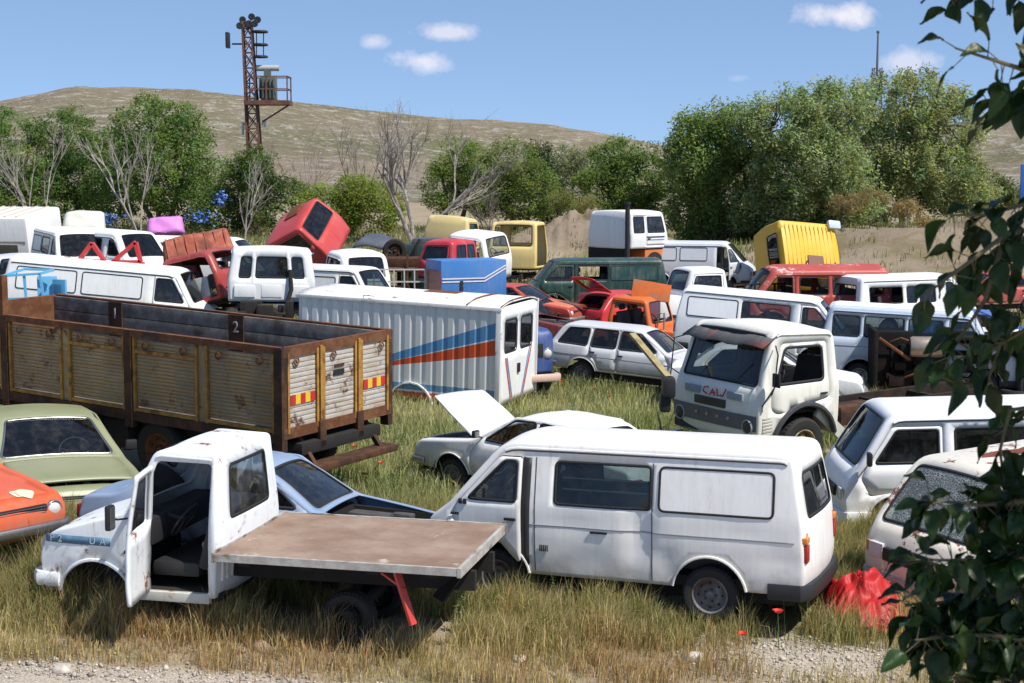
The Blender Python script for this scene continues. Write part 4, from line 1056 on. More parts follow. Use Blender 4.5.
def slat_panel(x0, x1, z0, z1, y, parent, mat, n=14, ax='x', d=.028, name='side_panel'):
    mb = MB(); hstep = (z1 - z0) / n
    for k in range(n):
        a, b = z0 + k * hstep, z0 + (k + 1) * hstep - hstep * .22
        for (p, q) in (((x0, y), (x1, y)),):
            if ax == 'x': mb.box(x0, x1, y - d / 2, y + d / 2, a, b, bev=.006)
            else: mb.box(y - d / 2, y + d / 2, x0, x1, a, b, bev=.006)
    if ax == 'x': mb.box(x0, x1, y - .006, y + .004, z0, z1)
    else: mb.box(y - .006, y + .004, x0, x1, z0, z1)
    return mb.build(name, mat, parent, ang=25)
posts = [0.03, 3.0, 5.8, 7.3]
for i in range(3):
    a, b = posts[i] + .09, posts[i + 1] - .09; m_ = (a + b) / 2
    for q in (1, -1):
        for (p0, p1) in ((a + .02, m_ - .1), (m_ + .1, b - .02)):
            pn = slat_panel(p0 + .03, p1 - .03, Z0 + .1, Z1 - .14, q * (BW - .02), bed, SL if q > 0 else WOOD, 19)
            fr = MB()
            for x in (p0, p1): fr.box(x - .022, x + .022, q * BW - .03, q * BW + .03, Z0 + .02, Z1 - .1)
            fr.box(p0, p1, q * BW - .024, q * BW + .024, Z0 + .03, Z0 + .08)
            if (p0 > m_) == (i % 2 == 0): fr.box(p0, p1, q * BW - .024, q * BW + .026, Z1 - .34, Z1 - .29)
            fr.build('panel_frame', YEL, pn)
            if q > 0:
                for x in (p0 + .25, p1 - .25): MB().lathe([(.05, -.012), (.065, 0), (.05, .012), (.035, 0), (.05, -.012)], (x, BW + .04, Z1 - .22), 'y', 10).build('tie_ring', RUST, pn)
    for q in (1, -1): MB().box(m_ - .075, m_ + .075, q * (BW - .02) - .01, q * (BW - .02) + .02, Z0, Z1 - .1).build('filler_panel', SL, bed)
for x in posts:
    for q in (1, -1): MB().box(x - .075, x + .075, q * BW - .055, q * BW + .055, Z0 - .22, Z1 - .01).build('post', RUSTD, bed)
for q in (1, -1):
    MB().box(-.03, BL, q * BW - .045, q * BW + .045, Z1 - .10, Z1).build('top_rail', RUST, bed)
    MB().box(.0, BL, q * BW - .04, q * BW + .04, Z0 - .12, Z0 + .02).build('bottom_rail', RUSTD, bed)
for k in range(5): MB().box(.1, BL, -BW + .06, -BW + .10, Z0 + .03 + k * .24, Z0 + .26 + k * .24, bev=.008).build('inner_plank', WOODL, bed)
for x in posts[1:3]: MB().box(x - .16, x + .16, -BW + .10, -BW + .125, Z0, Z1 - .02).build('inner_post', RUSTD, bed)
MB().box(0, BL, -BW, BW, Z0 - .06, Z0).build('bed_floor', WOOD, bed)
for z in (Z0, Z1 - .1): MB().box(-.05, .03, -BW - .02, BW + .02, z - .05, z + .1).build('gate_rail', RUST, bed)
gy = [(-1.12, -.50), (-.36, .36), (.50, 1.12)]
for i, (a, b) in enumerate(gy):
    pn = slat_panel(a + .03, b - .03, Z0 + .1, Z1 - .1, -.02, bed, SLR, 15, 'y', name='tailgate_panel')
    fr = MB()
    for y in (a, b): fr.box(-.06, .02, y - .022, y + .022, Z0 + .02, Z1 - .08)
    fr.box(-.045, .02, a, b, Z0 + .05, Z0 + .09); fr.build('panel_frame', YEL, pn)
    if i != 1:
        n = 5; w = (b - a - .1) / n
        for k in range(n): MB().box(-.047, -.040, a + .05 + k * w, a + .05 + (k + 1) * w - .002, Z0 + .42, Z0 + .56, M=None).build('hazard_stripe', plain('hazard_yellow', (.75, .50, .03), .5) if k % 2 else plain('hazard_red', (.50, .03, .03), .5), pn)
    mb = MB(); mb.lathe([(.05, -.012), (.065, 0), (.05, .012), (.035, 0), (.05, -.012)], (-.06, (a + b) / 2 + (.15 if i else -.15), Z1 - .22), 'x', 10); mb.build('tie_ring', RUST, pn)
    if i == 1: MB().box(-.05, -.042, -.10, .14, Z0 + .72, Z0 + .80).build('number_plate', BLACK, pn); MB().box(-.05, -.042, -.10, .12, Z0 + .84, Z0 + .88).build('gate_badge', RUSTD, pn)
for y in (-.43, .43):
    MB().box(-.075, .02, y - .03, y + .03, Z0 - .25, Z1 - .05).build('gate_post', YEL, bed)
    MB().box(-.10, .0, y - .07, y + .07, Z0 - .28, Z0 + .12, bev=.015).build('gate_latch', RUSTD, bed)
MB().box(5.78, 5.88, BW - .05, BW + .06, Z1 - .02, Z1 + .62).build('stake', RUST, bed)
MB().box(BL - .02, BL + .10, -BW - .06, BW + .06, Z0 - .2, Z1 - .02).build('headboard', RUST, bed)
NUM = plain('number_white', (.50, .43, .38), .7, .4, 14)
for (x, tx) in ((3.0, '2'), (5.8, '1')):
    text_mesh(tx, .26, NUM, bed, Matrix.Translation((x, -BW + .130, Z1 - .22)) @ Matrix.Rotation(R(180), 4, 'Z') @ Matrix.Rotation(R(90), 4, 'X'), 'post_number')
chassis(bed, .3, BL + .4, .80, .45, (1.35, 2.55), .48, DARK, hwx=.98)
pan(bed, -.1, BL, .9, .72, .9, DARK)
MB().box(-.35, -.05, -1.0, 1.0, .50, .60, bev=.02).build('under_run_bar', RUSTD, bed)
for y in (-.75, .75): MB().bar((-.2, y, .58), (.1, y, .95), .07).build('bar_bracket', RUSTD, bed)
MB().box(3.1, 4.4, BW - .42, BW - .02, .42, .92, bev=.06).build('side_tank', DARK, bed)
foot(bed, .2, BL, 1.0)

# ---- corrugated silver box body with sweeping red and blue stripes
cx_ = thing('box_trailer', 'corrugated silver box trailer with red, white and blue stripes and two small rear windows', 'trailer', (.07, 32.2, -.42), rot3(158.5, -2.0, -1.2))
XL, YW, CZ0, CZ1 = 4.75, 1.07, .52, 2.55
def corr(mat, sgn):
    mb = MB(); n = 19; prof_ = []
    p = XL / n
    for k in range(n): prof_ += [(k * p, 0), (k * p + p * .16, .028), (k * p + p * .62, .028), (k * p + p * .78, 0)]
    prof_.append((XL, 0)); zs = np.linspace(CZ0, CZ1, 13)
    V = [(x, sgn * (YW + y), z) for z in zs for x, y in prof_]; m = len(prof_); F = []
    for j in range(len(zs) - 1):
        for i in range(m - 1): f = (j * m + i, j * m + i + 1, (j + 1) * m + i + 1, (j + 1) * m + i); F.append(f if sgn < 0 else f[::-1])
    mb.add(V, F); return mb.build('corrugated_side', mat, cx_, ang=15)
t = NT('striped_corrugation'); o = t.obj(0)
tc = t.n('ShaderNodeTexCoord'); sp = t.n('ShaderNodeSeparateXYZ'); t.l(tc.outputs['Object'], sp.inputs[0]); X_, Z_ = sp.outputs[0], sp.outputs[2]
n1 = t.noise(o, 1.5, 7, .65); n2 = t.noise(o, 5, 8, .7)
c = t.mix(n1, (.62, .64, .66), (.74, .75, .76))
def band(lo, hi):
    return t.math('MULTIPLY', t.math('GREATER_THAN', lo, 0.0), t.math('LESS_THAN', hi, 0.0))
# two diagonal bands: height falls away from the rear end
def zline(z0, k): return t.math('SUBTRACT', t.math('ADD', Z_, t.math('MULTIPLY', X_, k)), z0)
c = t.mix(band(zline(1.60, .167), zline(1.93, .263)), c, (.62, .09, .03))
c = t.mix(band(zline(1.97, .278), zline(2.30, .348)), c, (.10, .28, .52))
c = t.mix(band(zline(.70, 0), zline(.84, 0)), c, (.13, .28, .46))
c = t.mix(band(zline(.40, 0), zline(.66, 0)), c, (.55, .10, .05))
c = t.mix(t.ramp(n2, .68, .74), c, (.20, .10, .06))
st = t.n('ShaderNodeMapping'); st.inputs['Scale'].default_value = (12, 12, .6); t.l(o, st.inputs[0]); c = t.mix(t.math('MULTIPLY', t.ramp(t.noise(st.outputs[0], 2, 5, .6), .5, .8), .35), c, (.30, .25, .2))
b = t.bsdf(**{'Base Color': c, 'Roughness': .42, 'Metallic': .25}); t.bump(b, n1, .1, .02)
corr(t.m, 1); corr(t.m, -1)
M_CR = paint((.78, .77, .74), .55, .45, .5, seed=4)
rf = MB(); nn = 9
V = []; F = []
for x in np.linspace(-.05, XL + .05, 16):
    for k in range(nn + 1):
        a = k / nn; y = (a - .5) * 2 * (YW + .05); V.append((x, y, CZ1 + .11 * (1 - (2 * a - 1) ** 4) + .03))
for i in range(15):
    for k in range(nn): F.append((i * (nn + 1) + k, (i + 1) * (nn + 1) + k, (i + 1) * (nn + 1) + k + 1, i * (nn + 1) + k + 1))
rf.add(V, F); roof_ = rf.build('roof', M_CR, cx_, solid=.03)
for q in (1, -1): MB().box(-.06, XL + .06, q * (YW + .035) - .02, q * (YW + .035) + .022, CZ1 - .03, CZ1 + .05, bev=.008).build('roof_edge', M_CR, roof_)
MB().box(1.5, 2.3, -.5, -.1, CZ1 + .12, CZ1 + .155, bev=.02).build('roof_hatch', RUST, roof_)
for x in (-.03, .75): MB().tube([(x + .0, -YW, CZ1 + .06), (x, -YW * .5, CZ1 + .15), (x, 0, CZ1 + .165), (x, YW * .5, CZ1 + .15), (x, YW, CZ1 + .06)], .018, 6).build('roof_rib', RUST, roof_)
MB().tube([(2.9, YW, CZ1 + .05), (2.9, YW + .05, CZ1 + .12), (3.15, YW + .05, CZ1 + .12), (3.15, YW, CZ1 + .05)], .015, 6).build('lifting_ring', M_CR, roof_)
mb = MB()
fn = lambda Q: np.stack([np.full(len(Q), -.03), Q[:, 0], Q[:, 1]], 1)
ow = [rpoly([(a, 1.62), (b, 1.62), (b, 2.28), (a, 2.28)], .09) for a, b in ((-.80, -.12), (.12, .80))]
V, T = cdt(resample([(-YW, CZ0), (YW, CZ0), (YW, CZ1 + .05), (-YW, CZ1 + .05)], .3, True), ow, .25); mb.sheet(V, T, fn, 0, True)
endw = mb.build('end_wall', paint((.80, .80, .78), .15, .3, .4, seed=9), cx_, solid=.04)
for P in ow:
    V, T = cdt(P, (), .2); MB().sheet(V, T, lambda Q: fn(Q) + np.array([.01, 0, 0]), 0, True).build('end_window', GLASS_D, endw)
    V, T = cdt(offset(P, .03), [offset(P, -.01)], 0); MB().sheet(V, T, lambda Q: fn(Q) - np.array([.008, 0, 0]), 0, True).build('window_seal', RUBBER, endw)
for (y0, z0, y1, z1, mt) in ((.75, 1.5, .42, .6, 'r'), (.66, 1.5, .33, .6, 'b'), (-.30, .6, -.78, 1.6, 'r'), (-.22, .6, -.68, 1.6, 'b')):
    MB().bar((-.036, y0, z0), (-.036, y1, z1), .05, .008, up=(1, 0, 0)).build('end_stripe', plain('stripe_red', (.55, .08, .04), .5) if mt == 'r' else plain('stripe_blue', (.12, .28, .50), .5), endw)
MB().box(-.07, -.02, -.06, .06, 1.1, 1.3, bev=.01).build('door_latch', BLACK, endw)
for q in (1, -1): MB().box(-.06, .06, q * (YW - .0) - .04, q * (YW + .03) + .02, CZ0 - .04, CZ1 + .05, bev=.01).build('corner_post', M_CR, cx_)
MB().box(0, XL, -YW, YW, CZ0 - .1, CZ0 - .02).build('base_frame', RUSTD, cx_)
for q in (1, -1): wheel(cx_, 2.0, q * .9, .36, .36, .22, RIMW, q)
for q in (1, -1):
    mb = MB(); pts = [(2.0 + .52 * math.cos(a), q * (YW - .05), .34 + .52 * math.sin(a)) for a in np.linspace(.1, math.pi - .1, 9)]
    for i in range(8): mb.bar(pts[i], pts[i + 1], .03, .24, up=(0, 1, 0))
    mb.build('wheel_arch', M_CR, cx_)
MB().box(2.9, 4.2, YW - .2, YW + .0, .28, .46, bev=.02).build('side_skirt', paint((.25, .5, .62), .2, .4, seed=2), cx_)
foot(cx_, .2, XL - .2, .8)

# ---- cream forward-control lorry with a long bare chassis
M_CRM = paint((.77, .745, .66), .14, .38, .42, seed=31)
lor = thing('lorry', 'cream lorry cab with grey grille band and spectacle-round headlights on a bare chassis', 'lorry', (4.45, 26.7, -.28), rot3(214, 1.0, -1.4), scale=1.1)
prof = [(-.74, .80, 0), (-.76, 1.30, .08), (-.70, 2.26, .18), (.60, 2.33, .16), (.90, 1.42, .08), (.98, 1.15, .1), (.98, .62, .06), (.94, .56, 0)]
prof = [(-.74, .58, 0)] + prof[1:-1] + [(.95, .58, 0)]
B = Body(lor, prof, [(.5, 1.02), (.9, 1.04), (1.40, 1.04), (1.55, 1.0), (2.2, .92), (2.4, .88)], .045, .05, [(-.8, 1), (.6, 1), (1.0, .97)], [(.02, .46, .66)], M_CRM, seed=31, dent=.012)
B.mud = .6
B.screen(3, 4, .08, .94, .90, glassm=glass((.30, .34, .34), .10, 4), v0=-.90)
B.screen(1, 2, .25, .8, .5, 'rear_window', None)
dp = [(-.52, 1.20), (-.52, 2.10), (.46, 2.12), (.74, 1.42), (.74, 1.10), (.60, 1.02)]; dw = [(-.40, 1.50), (-.40, 2.02), (.38, 2.04), (.60, 1.50)]
for sg in (1, -1): B.door(dp, sg, dw, .08, .08, glassm=None, handle=(-.38, 1.28), w=.03)
B.build(); B.rail(2, 3, mat=M_CRM, r=.016)
lp = [(.02 + .68 * math.cos(a), .46 + .68 * math.sin(a)) for a in np.linspace(.25, math.pi - .25, 16)]
for q in (1, -1):
    mb = MB(); W3 = B.side(q, .03)(np.array(lp)); mb.tube(W3, .045, 6); mb.build('fender_lip', plain('fender_black', (.05, .05, .055), .45, .4), lor)
GB = plain('grille_band_grey', (.13, .13, .14), .5, .3)
fx = .98
band_ = MB()
for k in range(12):
    y0, y1 = -.98 + k * 1.96 / 12, -.98 + (k + 1) * 1.96 / 12; c0 = .06 * (1 - (y0 / 1.0) ** 2); c1 = .06 * (1 - (y1 / 1.0) ** 2)
    V = [(fx + c0 + .012, y0, .78), (fx + c1 + .012, y1, .78), (fx + c1 + .012, y1, 1.02), (fx + c0 + .012, y0, 1.02)]
    V += [(v[0] - .05, v[1], v[2]) for v in V]; band_.add(V, [(0, 1, 2, 3), (7, 6, 5, 4), (0, 4, 5, 1), (1, 5, 6, 2), (2, 6, 7, 3), (3, 7, 4, 0)])
band_.build('grille_band', GB, lor)
for q in (-1, 1):
    lamp_round(lor, (fx + .035, q * .80, .84), .10, ring=plain('lamp_bezel', (.48, .47, .44), .4), name='headlight', mat=plain('empty_lamp', (.05, .05, .05), .4))
    MB().box(fx + .0, fx + .045, q * .50 - .18, q * .50 + .18, 1.22, 1.34, bev=.015).build('air_vent', plain('vent_bluegrey', (.28, .32, .38), .45), lor)
    mb = MB()
    for k in range(8): mb.box(.70, .90, q * 1.0 - .03, q * 1.0 + .03, .62 + k * .05, .645 + k * .05)
    mb.build('corner_louvre', plain('louvre_metal', (.5, .48, .42), .5), lor)
    lamp_box(lor, .80, .93, q * 1.0 - .03, q * 1.0 + .02, 1.08, 1.2, 'turn_signal', plain('signal_dark', (.06, .05, .04), .4))
for y in (-.35, -.1, .15, .4): MB().lathe([(.028, -.01), (.028, .012), (.002, .016)], (fx + .075, y, .92), 'x', 10).build('grille_stud', plain('stud', (.5, .3, .2), .5), lor)
MB().box(fx + .02, fx + .066, -.42, .30, .78 + .28, 1.19, bev=.006).build('number_plate', plain('plate_dark', (.05, .05, .045), .5), lor)
MB().box(fx - .12, fx + .02, -.96, .96, .60, .74, bev=.02).build('lower_grille', BLACK, lor)
sc_ = MB(); rr_ = random.Random(3)
strokes = [[(-.10, 1.35), (-.20, 1.34), (-.22, 1.27), (-.12, 1.24)], [(-.06, 1.23), (.0, 1.33), (.05, 1.23)], [(-.03, 1.27), (.05, 1.28)], [(.10, 1.35), (.12, 1.24), (.19, 1.25)], [(.20, 1.27), (.24, 1.24), (.31, 1.37)]]
for s_ in strokes: sc_.tube([(fx + .060 - .02 * (z - 1.2) / .2, y, z) for y, z in s_], .012, 5)
sc_.build('red_scrawl', plain('scrawl_red', (.42, .05, .04), .7), lor)
bumper(lor, 1.08, .42, .98, .17, .1, paint((.62, .60, .54), .35, .4, seed=8), .25)
vz = MB(); P0 = B.strip(.0)
VIS = rusty('visor', (.10, .10, .105), (.16, .15, .15), (.38, .09, .07), 4, seed=6, thr=.55)
vpts = []
for k in range(11):
    y = -.93 + k * .186; c = .05 * (1 - (y / .95) ** 2)
    vpts.append(((.50 + c, y, 2.28 + .015 * math.sin(k)), (.86 + c * 1.5, y * 1.02, 2.10 + .02 * math.sin(k * 1.7))))
V = [p for a in vpts for p in a]; vz.add(V, [(2 * k, 2 * k + 1, 2 * k + 3, 2 * k + 2) for k in range(10)]); vz.build('sun_visor', VIS, lor, solid=.02)
for q in (1, -1):
    mb = MB(); mb.tube([(.72, q * 1.02, 1.35), (.86, q * 1.22, 1.50), (.80, q * 1.22, 2.0), (.62, q * .98, 2.1)], .012, 6); mb.tube([(.86, q * 1.22, 1.5), (1.0, q * 1.1, 1.2)], .012, 6); mb.build('mirror_arm', BLACK, lor)
MB().box(.80, .84, 1.14, 1.30, 1.50, 1.72, bev=.02).build('wing_mirror', BLACK, lor)
for a, b in (((.96, -.5), 0), ((.96, .35), 0)): MB().tube([(.93, a[1], 1.42), (.80, a[1] + .32, 1.80)], .010, 5).build('wiper', BLACK, lor)
pan(lor, -.7, .85, .95, .98, 1.04, name='floor_pan')
MB().box(.35, .75, -.9, .9, 1.1, 1.48, bev=.06).build('dashboard', BLACK, lor); steering(lor, .22, .5, 1.55, .25, 20)
for y in (-.5, .5): seat(lor, -.45, y, 1.10, .6)
chassis(lor, -5.2, .9, .72, .40, (.02,), .46, None, hwx=.92)
for o_ in [c for c in lor.children if c.name.startswith('wheel')]:
    for r_ in o_.children: r_.data.materials[0] = rusty('yellowed_rim', (.55, .48, .28), (.40, .33, .2), (.16, .09, .05), 8)
MB().box(-1.9, -1.0, .42, .85, .62, .95, bev=.08).build('fuel_tank', RUSTD, lor)
MB().box(-2.9, -2.1, .40, .75, .66, .9, bev=.05).build('air_tank', DARK, lor)
mb = MB(); mb.bar((-.9, .95, .55), (-.3, 1.0, 1.0), .05, .2); mb.build('rear_wing', paint((.55, .53, .47), .3, .4, seed=9), lor)
foot(lor, -.7, .9, .9); foot(lor, -5, -.7, .4)
pl = thing('plank', 'ochre timber plank leaning on the front corner of the cream lorry', 'plank', (0, 0, 0))
a_, b_ = at(632, 334, 27.0), at(668, 377, 26.2)
pl.location = b_
MB().bar(a_ - b_, (0, 0, 0), .14, .05).build('board', rusty('ochre_board', (.42, .34, .17), (.30, .24, .12), (.16, .12, .07), 6), pl)
MB().box(-.10, .12, -.2, .2, -.35, .0, bev=.05).box(-.14, .05, -.12, .2, -.62, -.30, bev=.05).build('broken_lamp_housing', BLACK, pl)

# ---- silver estate car
M_R12 = paint((.57, .58, .60), .05, .32, .34, seed=33)
root, B = car('silver estate car with rear quarter windows, parked broadside in the long grass', (3.05, 35.2, -.10), rot3(-24, 3.6, -1.0), mat=M_R12, kind='wagon', seed=33, glassm=GLASS, frontglass=GLASS_F, hw=.81, rim=RIM)
B.ribbon([(-2.0, .72), (1.9, .70)], (1, -1), 'side_trim', STEEL, .015)
# ---- white saloon nose behind the lorry
root, B = car('white saloon mostly hidden behind the cream lorry, only its bonnet showing', (0, 0, 0), rot3(-12, 2, 0), mat=paint((.80, .80, .80), .08, .3, seed=34), seed=34)
put(root, (2.05, -.6, .72), 862, 384, 47)

# ---- white minibus with blanked panel, facing away from the lorry
root, B = van('white van with one blanked panel and red seats showing through its side windows', (6.4, 37.6, .10), rot3(-16, 4.2, -.6), mat=paint((.82, .82, .82), .05, .2, seed=35), seed=35, wins=((-.62, .55, 'g'), (-1.98, -.74, 'p')), crease_strip=False, doorx=.80, dwin=True, glassm=GLASS_C, mir=False, xf=2.1, rowseats=())
for x in (-.5, .1): seat(root, x, 0, .62, 1.3, plain('red_seat', (.25, .03, .03), .8), .7, True)
# ---- pale blue minibus
M_LB = paint((.50, .57, .67), .10, .35, .36, seed=37)
root, B = van('pale blue minibus with a white roof and a row of four side windows', (0, 0, 0), rot3(-14, 2.5, 0), mat=M_LB, seed=37, cat='minibus', name='minibus', xr=-2.35, xf=2.3, roof=2.02, base=(1.62, 1.28), top=(1.22, 2.02), nose=(2.22, 1.08), hw=.86, axles=(1.55, -1.35), wins=((-2.05, -1.42, 'g'), (-1.30, -.38, 'g'), (-.26, .52, 'g')), wz=(1.32, 1.80), lean=.22, doorx=.66, r=.10, glassm=GLASS, crease_strip=True, mir=False, lamps='round', rim=RIMW, Rw=.33)
put(root, (0, 0, 2.05), 921, 307, 41)
WR = paint((.82, .82, .80), .06, .3, seed=38)
q0, q1 = B.srange(3, 4, -.02, 1.0); V, T = cdt(resample([(q0, -.84), (q1, -.84), (q1, .84), (q0, .84)], .15, True), (), .15); MB().sheet(V, T, B.strip(.004)).build('white_roof', WR, root)
lamp_box(root, -2.38, -2.30, -.84, -.76, .95, 1.1, 'reflector', REDL)
# ---- overturned wreck showing its underside
wk = thing('overturned_wreck', 'dark rusty truck wreck lying on its side with its underside and tank exposed', 'wreck', (0, 0, 0), rot3(-6, 0, 0))
wk.scale = (1.12,) * 3; put(wk, (0, 0, .9), 966, 356, 43)
wk.location.z = gz(wk.location.x, wk.location.y) - .02
WB = rusty('burnt_metal', (.007, .0065, .0065), (.014, .012, .011), (.03, .016, .010), 3, seed=2)
mb = MB(); mb.box(-1.9, -1.80, .0, 1.5, .0, 1.50, bev=.04).box(-1.82, -1.0, .55, 1.5, .0, 1.42, bev=.05).build('cab_back', WB, wk)
MB().box(-1.8, 3.2, .7, 1.45, .02, 1.32, bev=.05).build('load_bed', WB, wk)
MB().box(-.2, 3.3, .1, 1.45, 1.28, 1.36, bev=.02).build('bed_side', WB, wk)
for z in (.42, .98): MB().box(-1.75, 3.2, .52, .70, z - .05, z + .05).build('chassis_rail', WB, wk)
for x in (-1.4, -.5, .5, 1.6, 2.6): MB().box(x - .06, x + .06, .5, .68, .1, 1.25).build('cross_member', WB, wk)
MB().lathe([(.002, -.35), (.19, -.35), (.22, -.3), (.22, .3), (.19, .35), (.002, .35)], (-.75, .36, 1.12), 'x', 18).build('tank', plain('tank_tan', (.40, .33, .26), .35, .4, 7, metallic=.5), wk)
mb = MB(); rr_ = random.Random(8)
for k in range(34):
    x, z = rr_.uniform(-1.5, .3), rr_.uniform(.15, 1.1); q = rr_.uniform(.07, .17); mb.box(x - q, x + q, .3 + rr_.random() * .2, .6, z - q * .7, z + q * .7, bev=.02)
mb.build('engine', WB, wk)
mb = MB()
for k in range(9): a = Vector((rr_.uniform(-1.7, .4), .38, rr_.uniform(.1, 1.25))); mb.tube([a, a + Vector((.2, -.12, .1)), a + Vector((rr_.uniform(.3, .7), .05, rr_.uniform(-.4, .3)))], .022, 6)
mb.tube([(-1.75, .3, 1.3), (-1.1, .3, .85)], .04, 7); mb.build('pipe', RUST, wk)
MB().tube([(1.2, .35, .05), (1.2, .35, 1.3)], .07, 8).build('axle', DARK, wk)
for z in (.12, 1.30):
    mb = MB(); mb.lathe([(.2, -.1), (.40, -.12), (.44, -.06), (.44, .06), (.40, .12), (.2, .1)], (1.2, .42, z), 'z', 24); mb.build('wheel', TYRE, wk)
foot(wk, -1.8, 3.2, 1.2)
# ================================================================ back rows
def whitish(seed, rust=.08): return paint((.80, .80, .785), rust, .35, .4, seed=seed)
BROWNRED = rusty('faded_red_paint', (.36, .10, .06), (.46, .17, .11), (.20, .075, .05), 4, seed=3)
# -- left: the white delivery van behind the truck bed
root, B = van('long white delivery van with two blanked side panels behind the rusty truck', (0, 0, 0), rot3(-3, 5.0, 0), mat=whitish(41), seed=41, xr=-2.75, xf=2.3, base=(1.95, 1.12), top=(1.50, 1.88), roof=1.88, nose=(2.28, .95), axles=(1.55, -1.45), wins=((-.75, .70, 'p'), (-2.35, -.90, 'p')), doorx=.98, glassm=GLASS_C, r=.10, mir=False, crease_strip=False, wz=(1.15, 1.66))
put(root, (0, 0, 1.93), 124, 262, 41)
lt = thing('utility_cab_remains', 'sky blue bent cab frame standing behind the rusty truck side', 'cab frame'); put(lt, (0, 0, 1.0), 26, 276, 46)
SKYB = paint((.12, .42, .66), .1, .3, .4, seed=42)
mb = MB()
for (a, b) in (((-.42, 0, -.2), (-.50, 0, .7)), ((.42, 0, -.2), (.30, 0, .75)), ((-.50, 0, .7), (.30, 0, .75)), ((-.45, 0, .2), (.40, 0, .22)), ((0, .02, -.2), (-.05, .02, .72)), ((-.5, .0, .7), (-.2, .5, .82)), ((.3, 0, .75), (.45, .5, .8)), ((-.2, .5, .82), (.45, .5, .8))): mb.bar(Vector(a) + Vector((0, 0, .3)), Vector(b) + Vector((0, 0, .3)), .05)
mb.build('tube_frame', SKYB, lt); MB().box(-.55, .45, -.04, .04, -.6, .28, bev=.02).build('lower_panel', SKYB, lt); MB().box(-.3, .3, .05, .4, -.6, .5, bev=.1).build('seat', plain('seat_blue', (.2, .4, .55), .7), lt)
l2 = thing('blue_panel_box', 'sky blue folded door panels with a small mirror, next to the white delivery van', 'panel'); put(l2, (0, 0, .4), 55, 286, 45)
MB().box(-.38, .05, -.03, .03, -.5, .62, M=Matrix.Rotation(R(12), 4, 'Z'), bev=.015).build('door_panel', SKYB, l2); MB().box(.04, .42, -.12, -.06, -.5, .56, M=Matrix.Rotation(R(-28), 4, 'Z'), bev=.015).build('side_panel', paint((.10, .35, .58), .1, .3, seed=43), l2)
MB().box(.1, .34, -.15, -.12, .02, .46, M=Matrix.Rotation(R(-28), 4, 'Z'), bev=.015).build('recess', plain('recess_blue', (.05, .18, .30), .6), l2)
MB().tube([(.3, -.1, -.1), (.48, -.25, -.12)], .012, 6).box(.44, .56, -.27, -.24, -.2, .06, bev=.02).build('wing_mirror', plain('mirror_silver', (.6, .62, .64), .2, metallic=.6), l2)
root, B = car('silver estate with its windscreen facing the camera, behind the sky blue frame', (0, 0, 0), rot3(-72, 0, 0), mat=paint((.58, .60, .62), .05, .35, seed=44), kind='wagon', seed=44, frontglass=GLASS); put(root, (.1, 0, 1.47), 20, 238, 38)
root, B = van('white van with a wide dark windscreen beside the white camper body', (0, 0, 0), rot3(-62, 1, 0), mat=whitish(45), seed=45, frontglass=GLASS_D, mir=False, crease_strip=False); put(root, (1.1, 0, 1.9), 78, 231, 33)
root, B = van('white minibus with rounded roof, its windscreen angled to the pink panel', (0, 0, 0), rot3(-44, 1, 0), mat=whitish(46), seed=46, frontglass=GLASS, cat='minibus', name='minibus', wins=((-.5, .5, 'g'), (-1.9, -.65, 'g')), r=.12, mir=False, crease_strip=False); put(root, (.9, 0, 1.92), 130, 230, 33)
root, B = van('long white van far back, its roof passing behind the brown-red panel', (0, 0, 0), rot3(-9, 1, 0), mat=whitish(47), seed=47, xr=-2.5, wins=((-.75, .5, 'g'), (-2.1, -.9, 'g')), glassm=GLASS_D, r=.12, mir=False, crease_strip=False); put(root, (0, 0, 1.92), 203, 236, 31)
# camper body with ribbed roof
cp = thing('camper_body', 'cream white camper body with a ribbed flat roof in the far corner', 'camper', (0, 0, 0), (R(9), 0, R(-14))); put(cp, (1.2, 0, 2.5), 40, 209, 30)
MC = whitish(48); MB().box(-2.6, 1.3, -1.1, 1.1, .5, 2.4, bev=.12).build('body', MC, cp); mb = MB()
for k in range(9): mb.box(-2.5 + k * .42, -2.42 + k * .42, -1.0, 1.0, 2.38, 2.43, bev=.01)
mb.build('roof_rib', paint((.55, .45, .34), .3, .4, seed=3), cp); MB().box(-2.5, 1.2, -1.14, -1.08, 1.55, 1.62).build('side_trim', STEEL, cp); MB().box(-2.0, .9, -1.125, -1.09, 1.05, 1.5, bev=.02).build('side_window', GLASS_D, cp); MB().box(-2.4, 1.1, -.95, .95, .2, .5).build('underframe', DARK, cp)
for q in (-1, 1): wheel(cp, -.6, q * .95, .33, .33, .2, RIM, q)
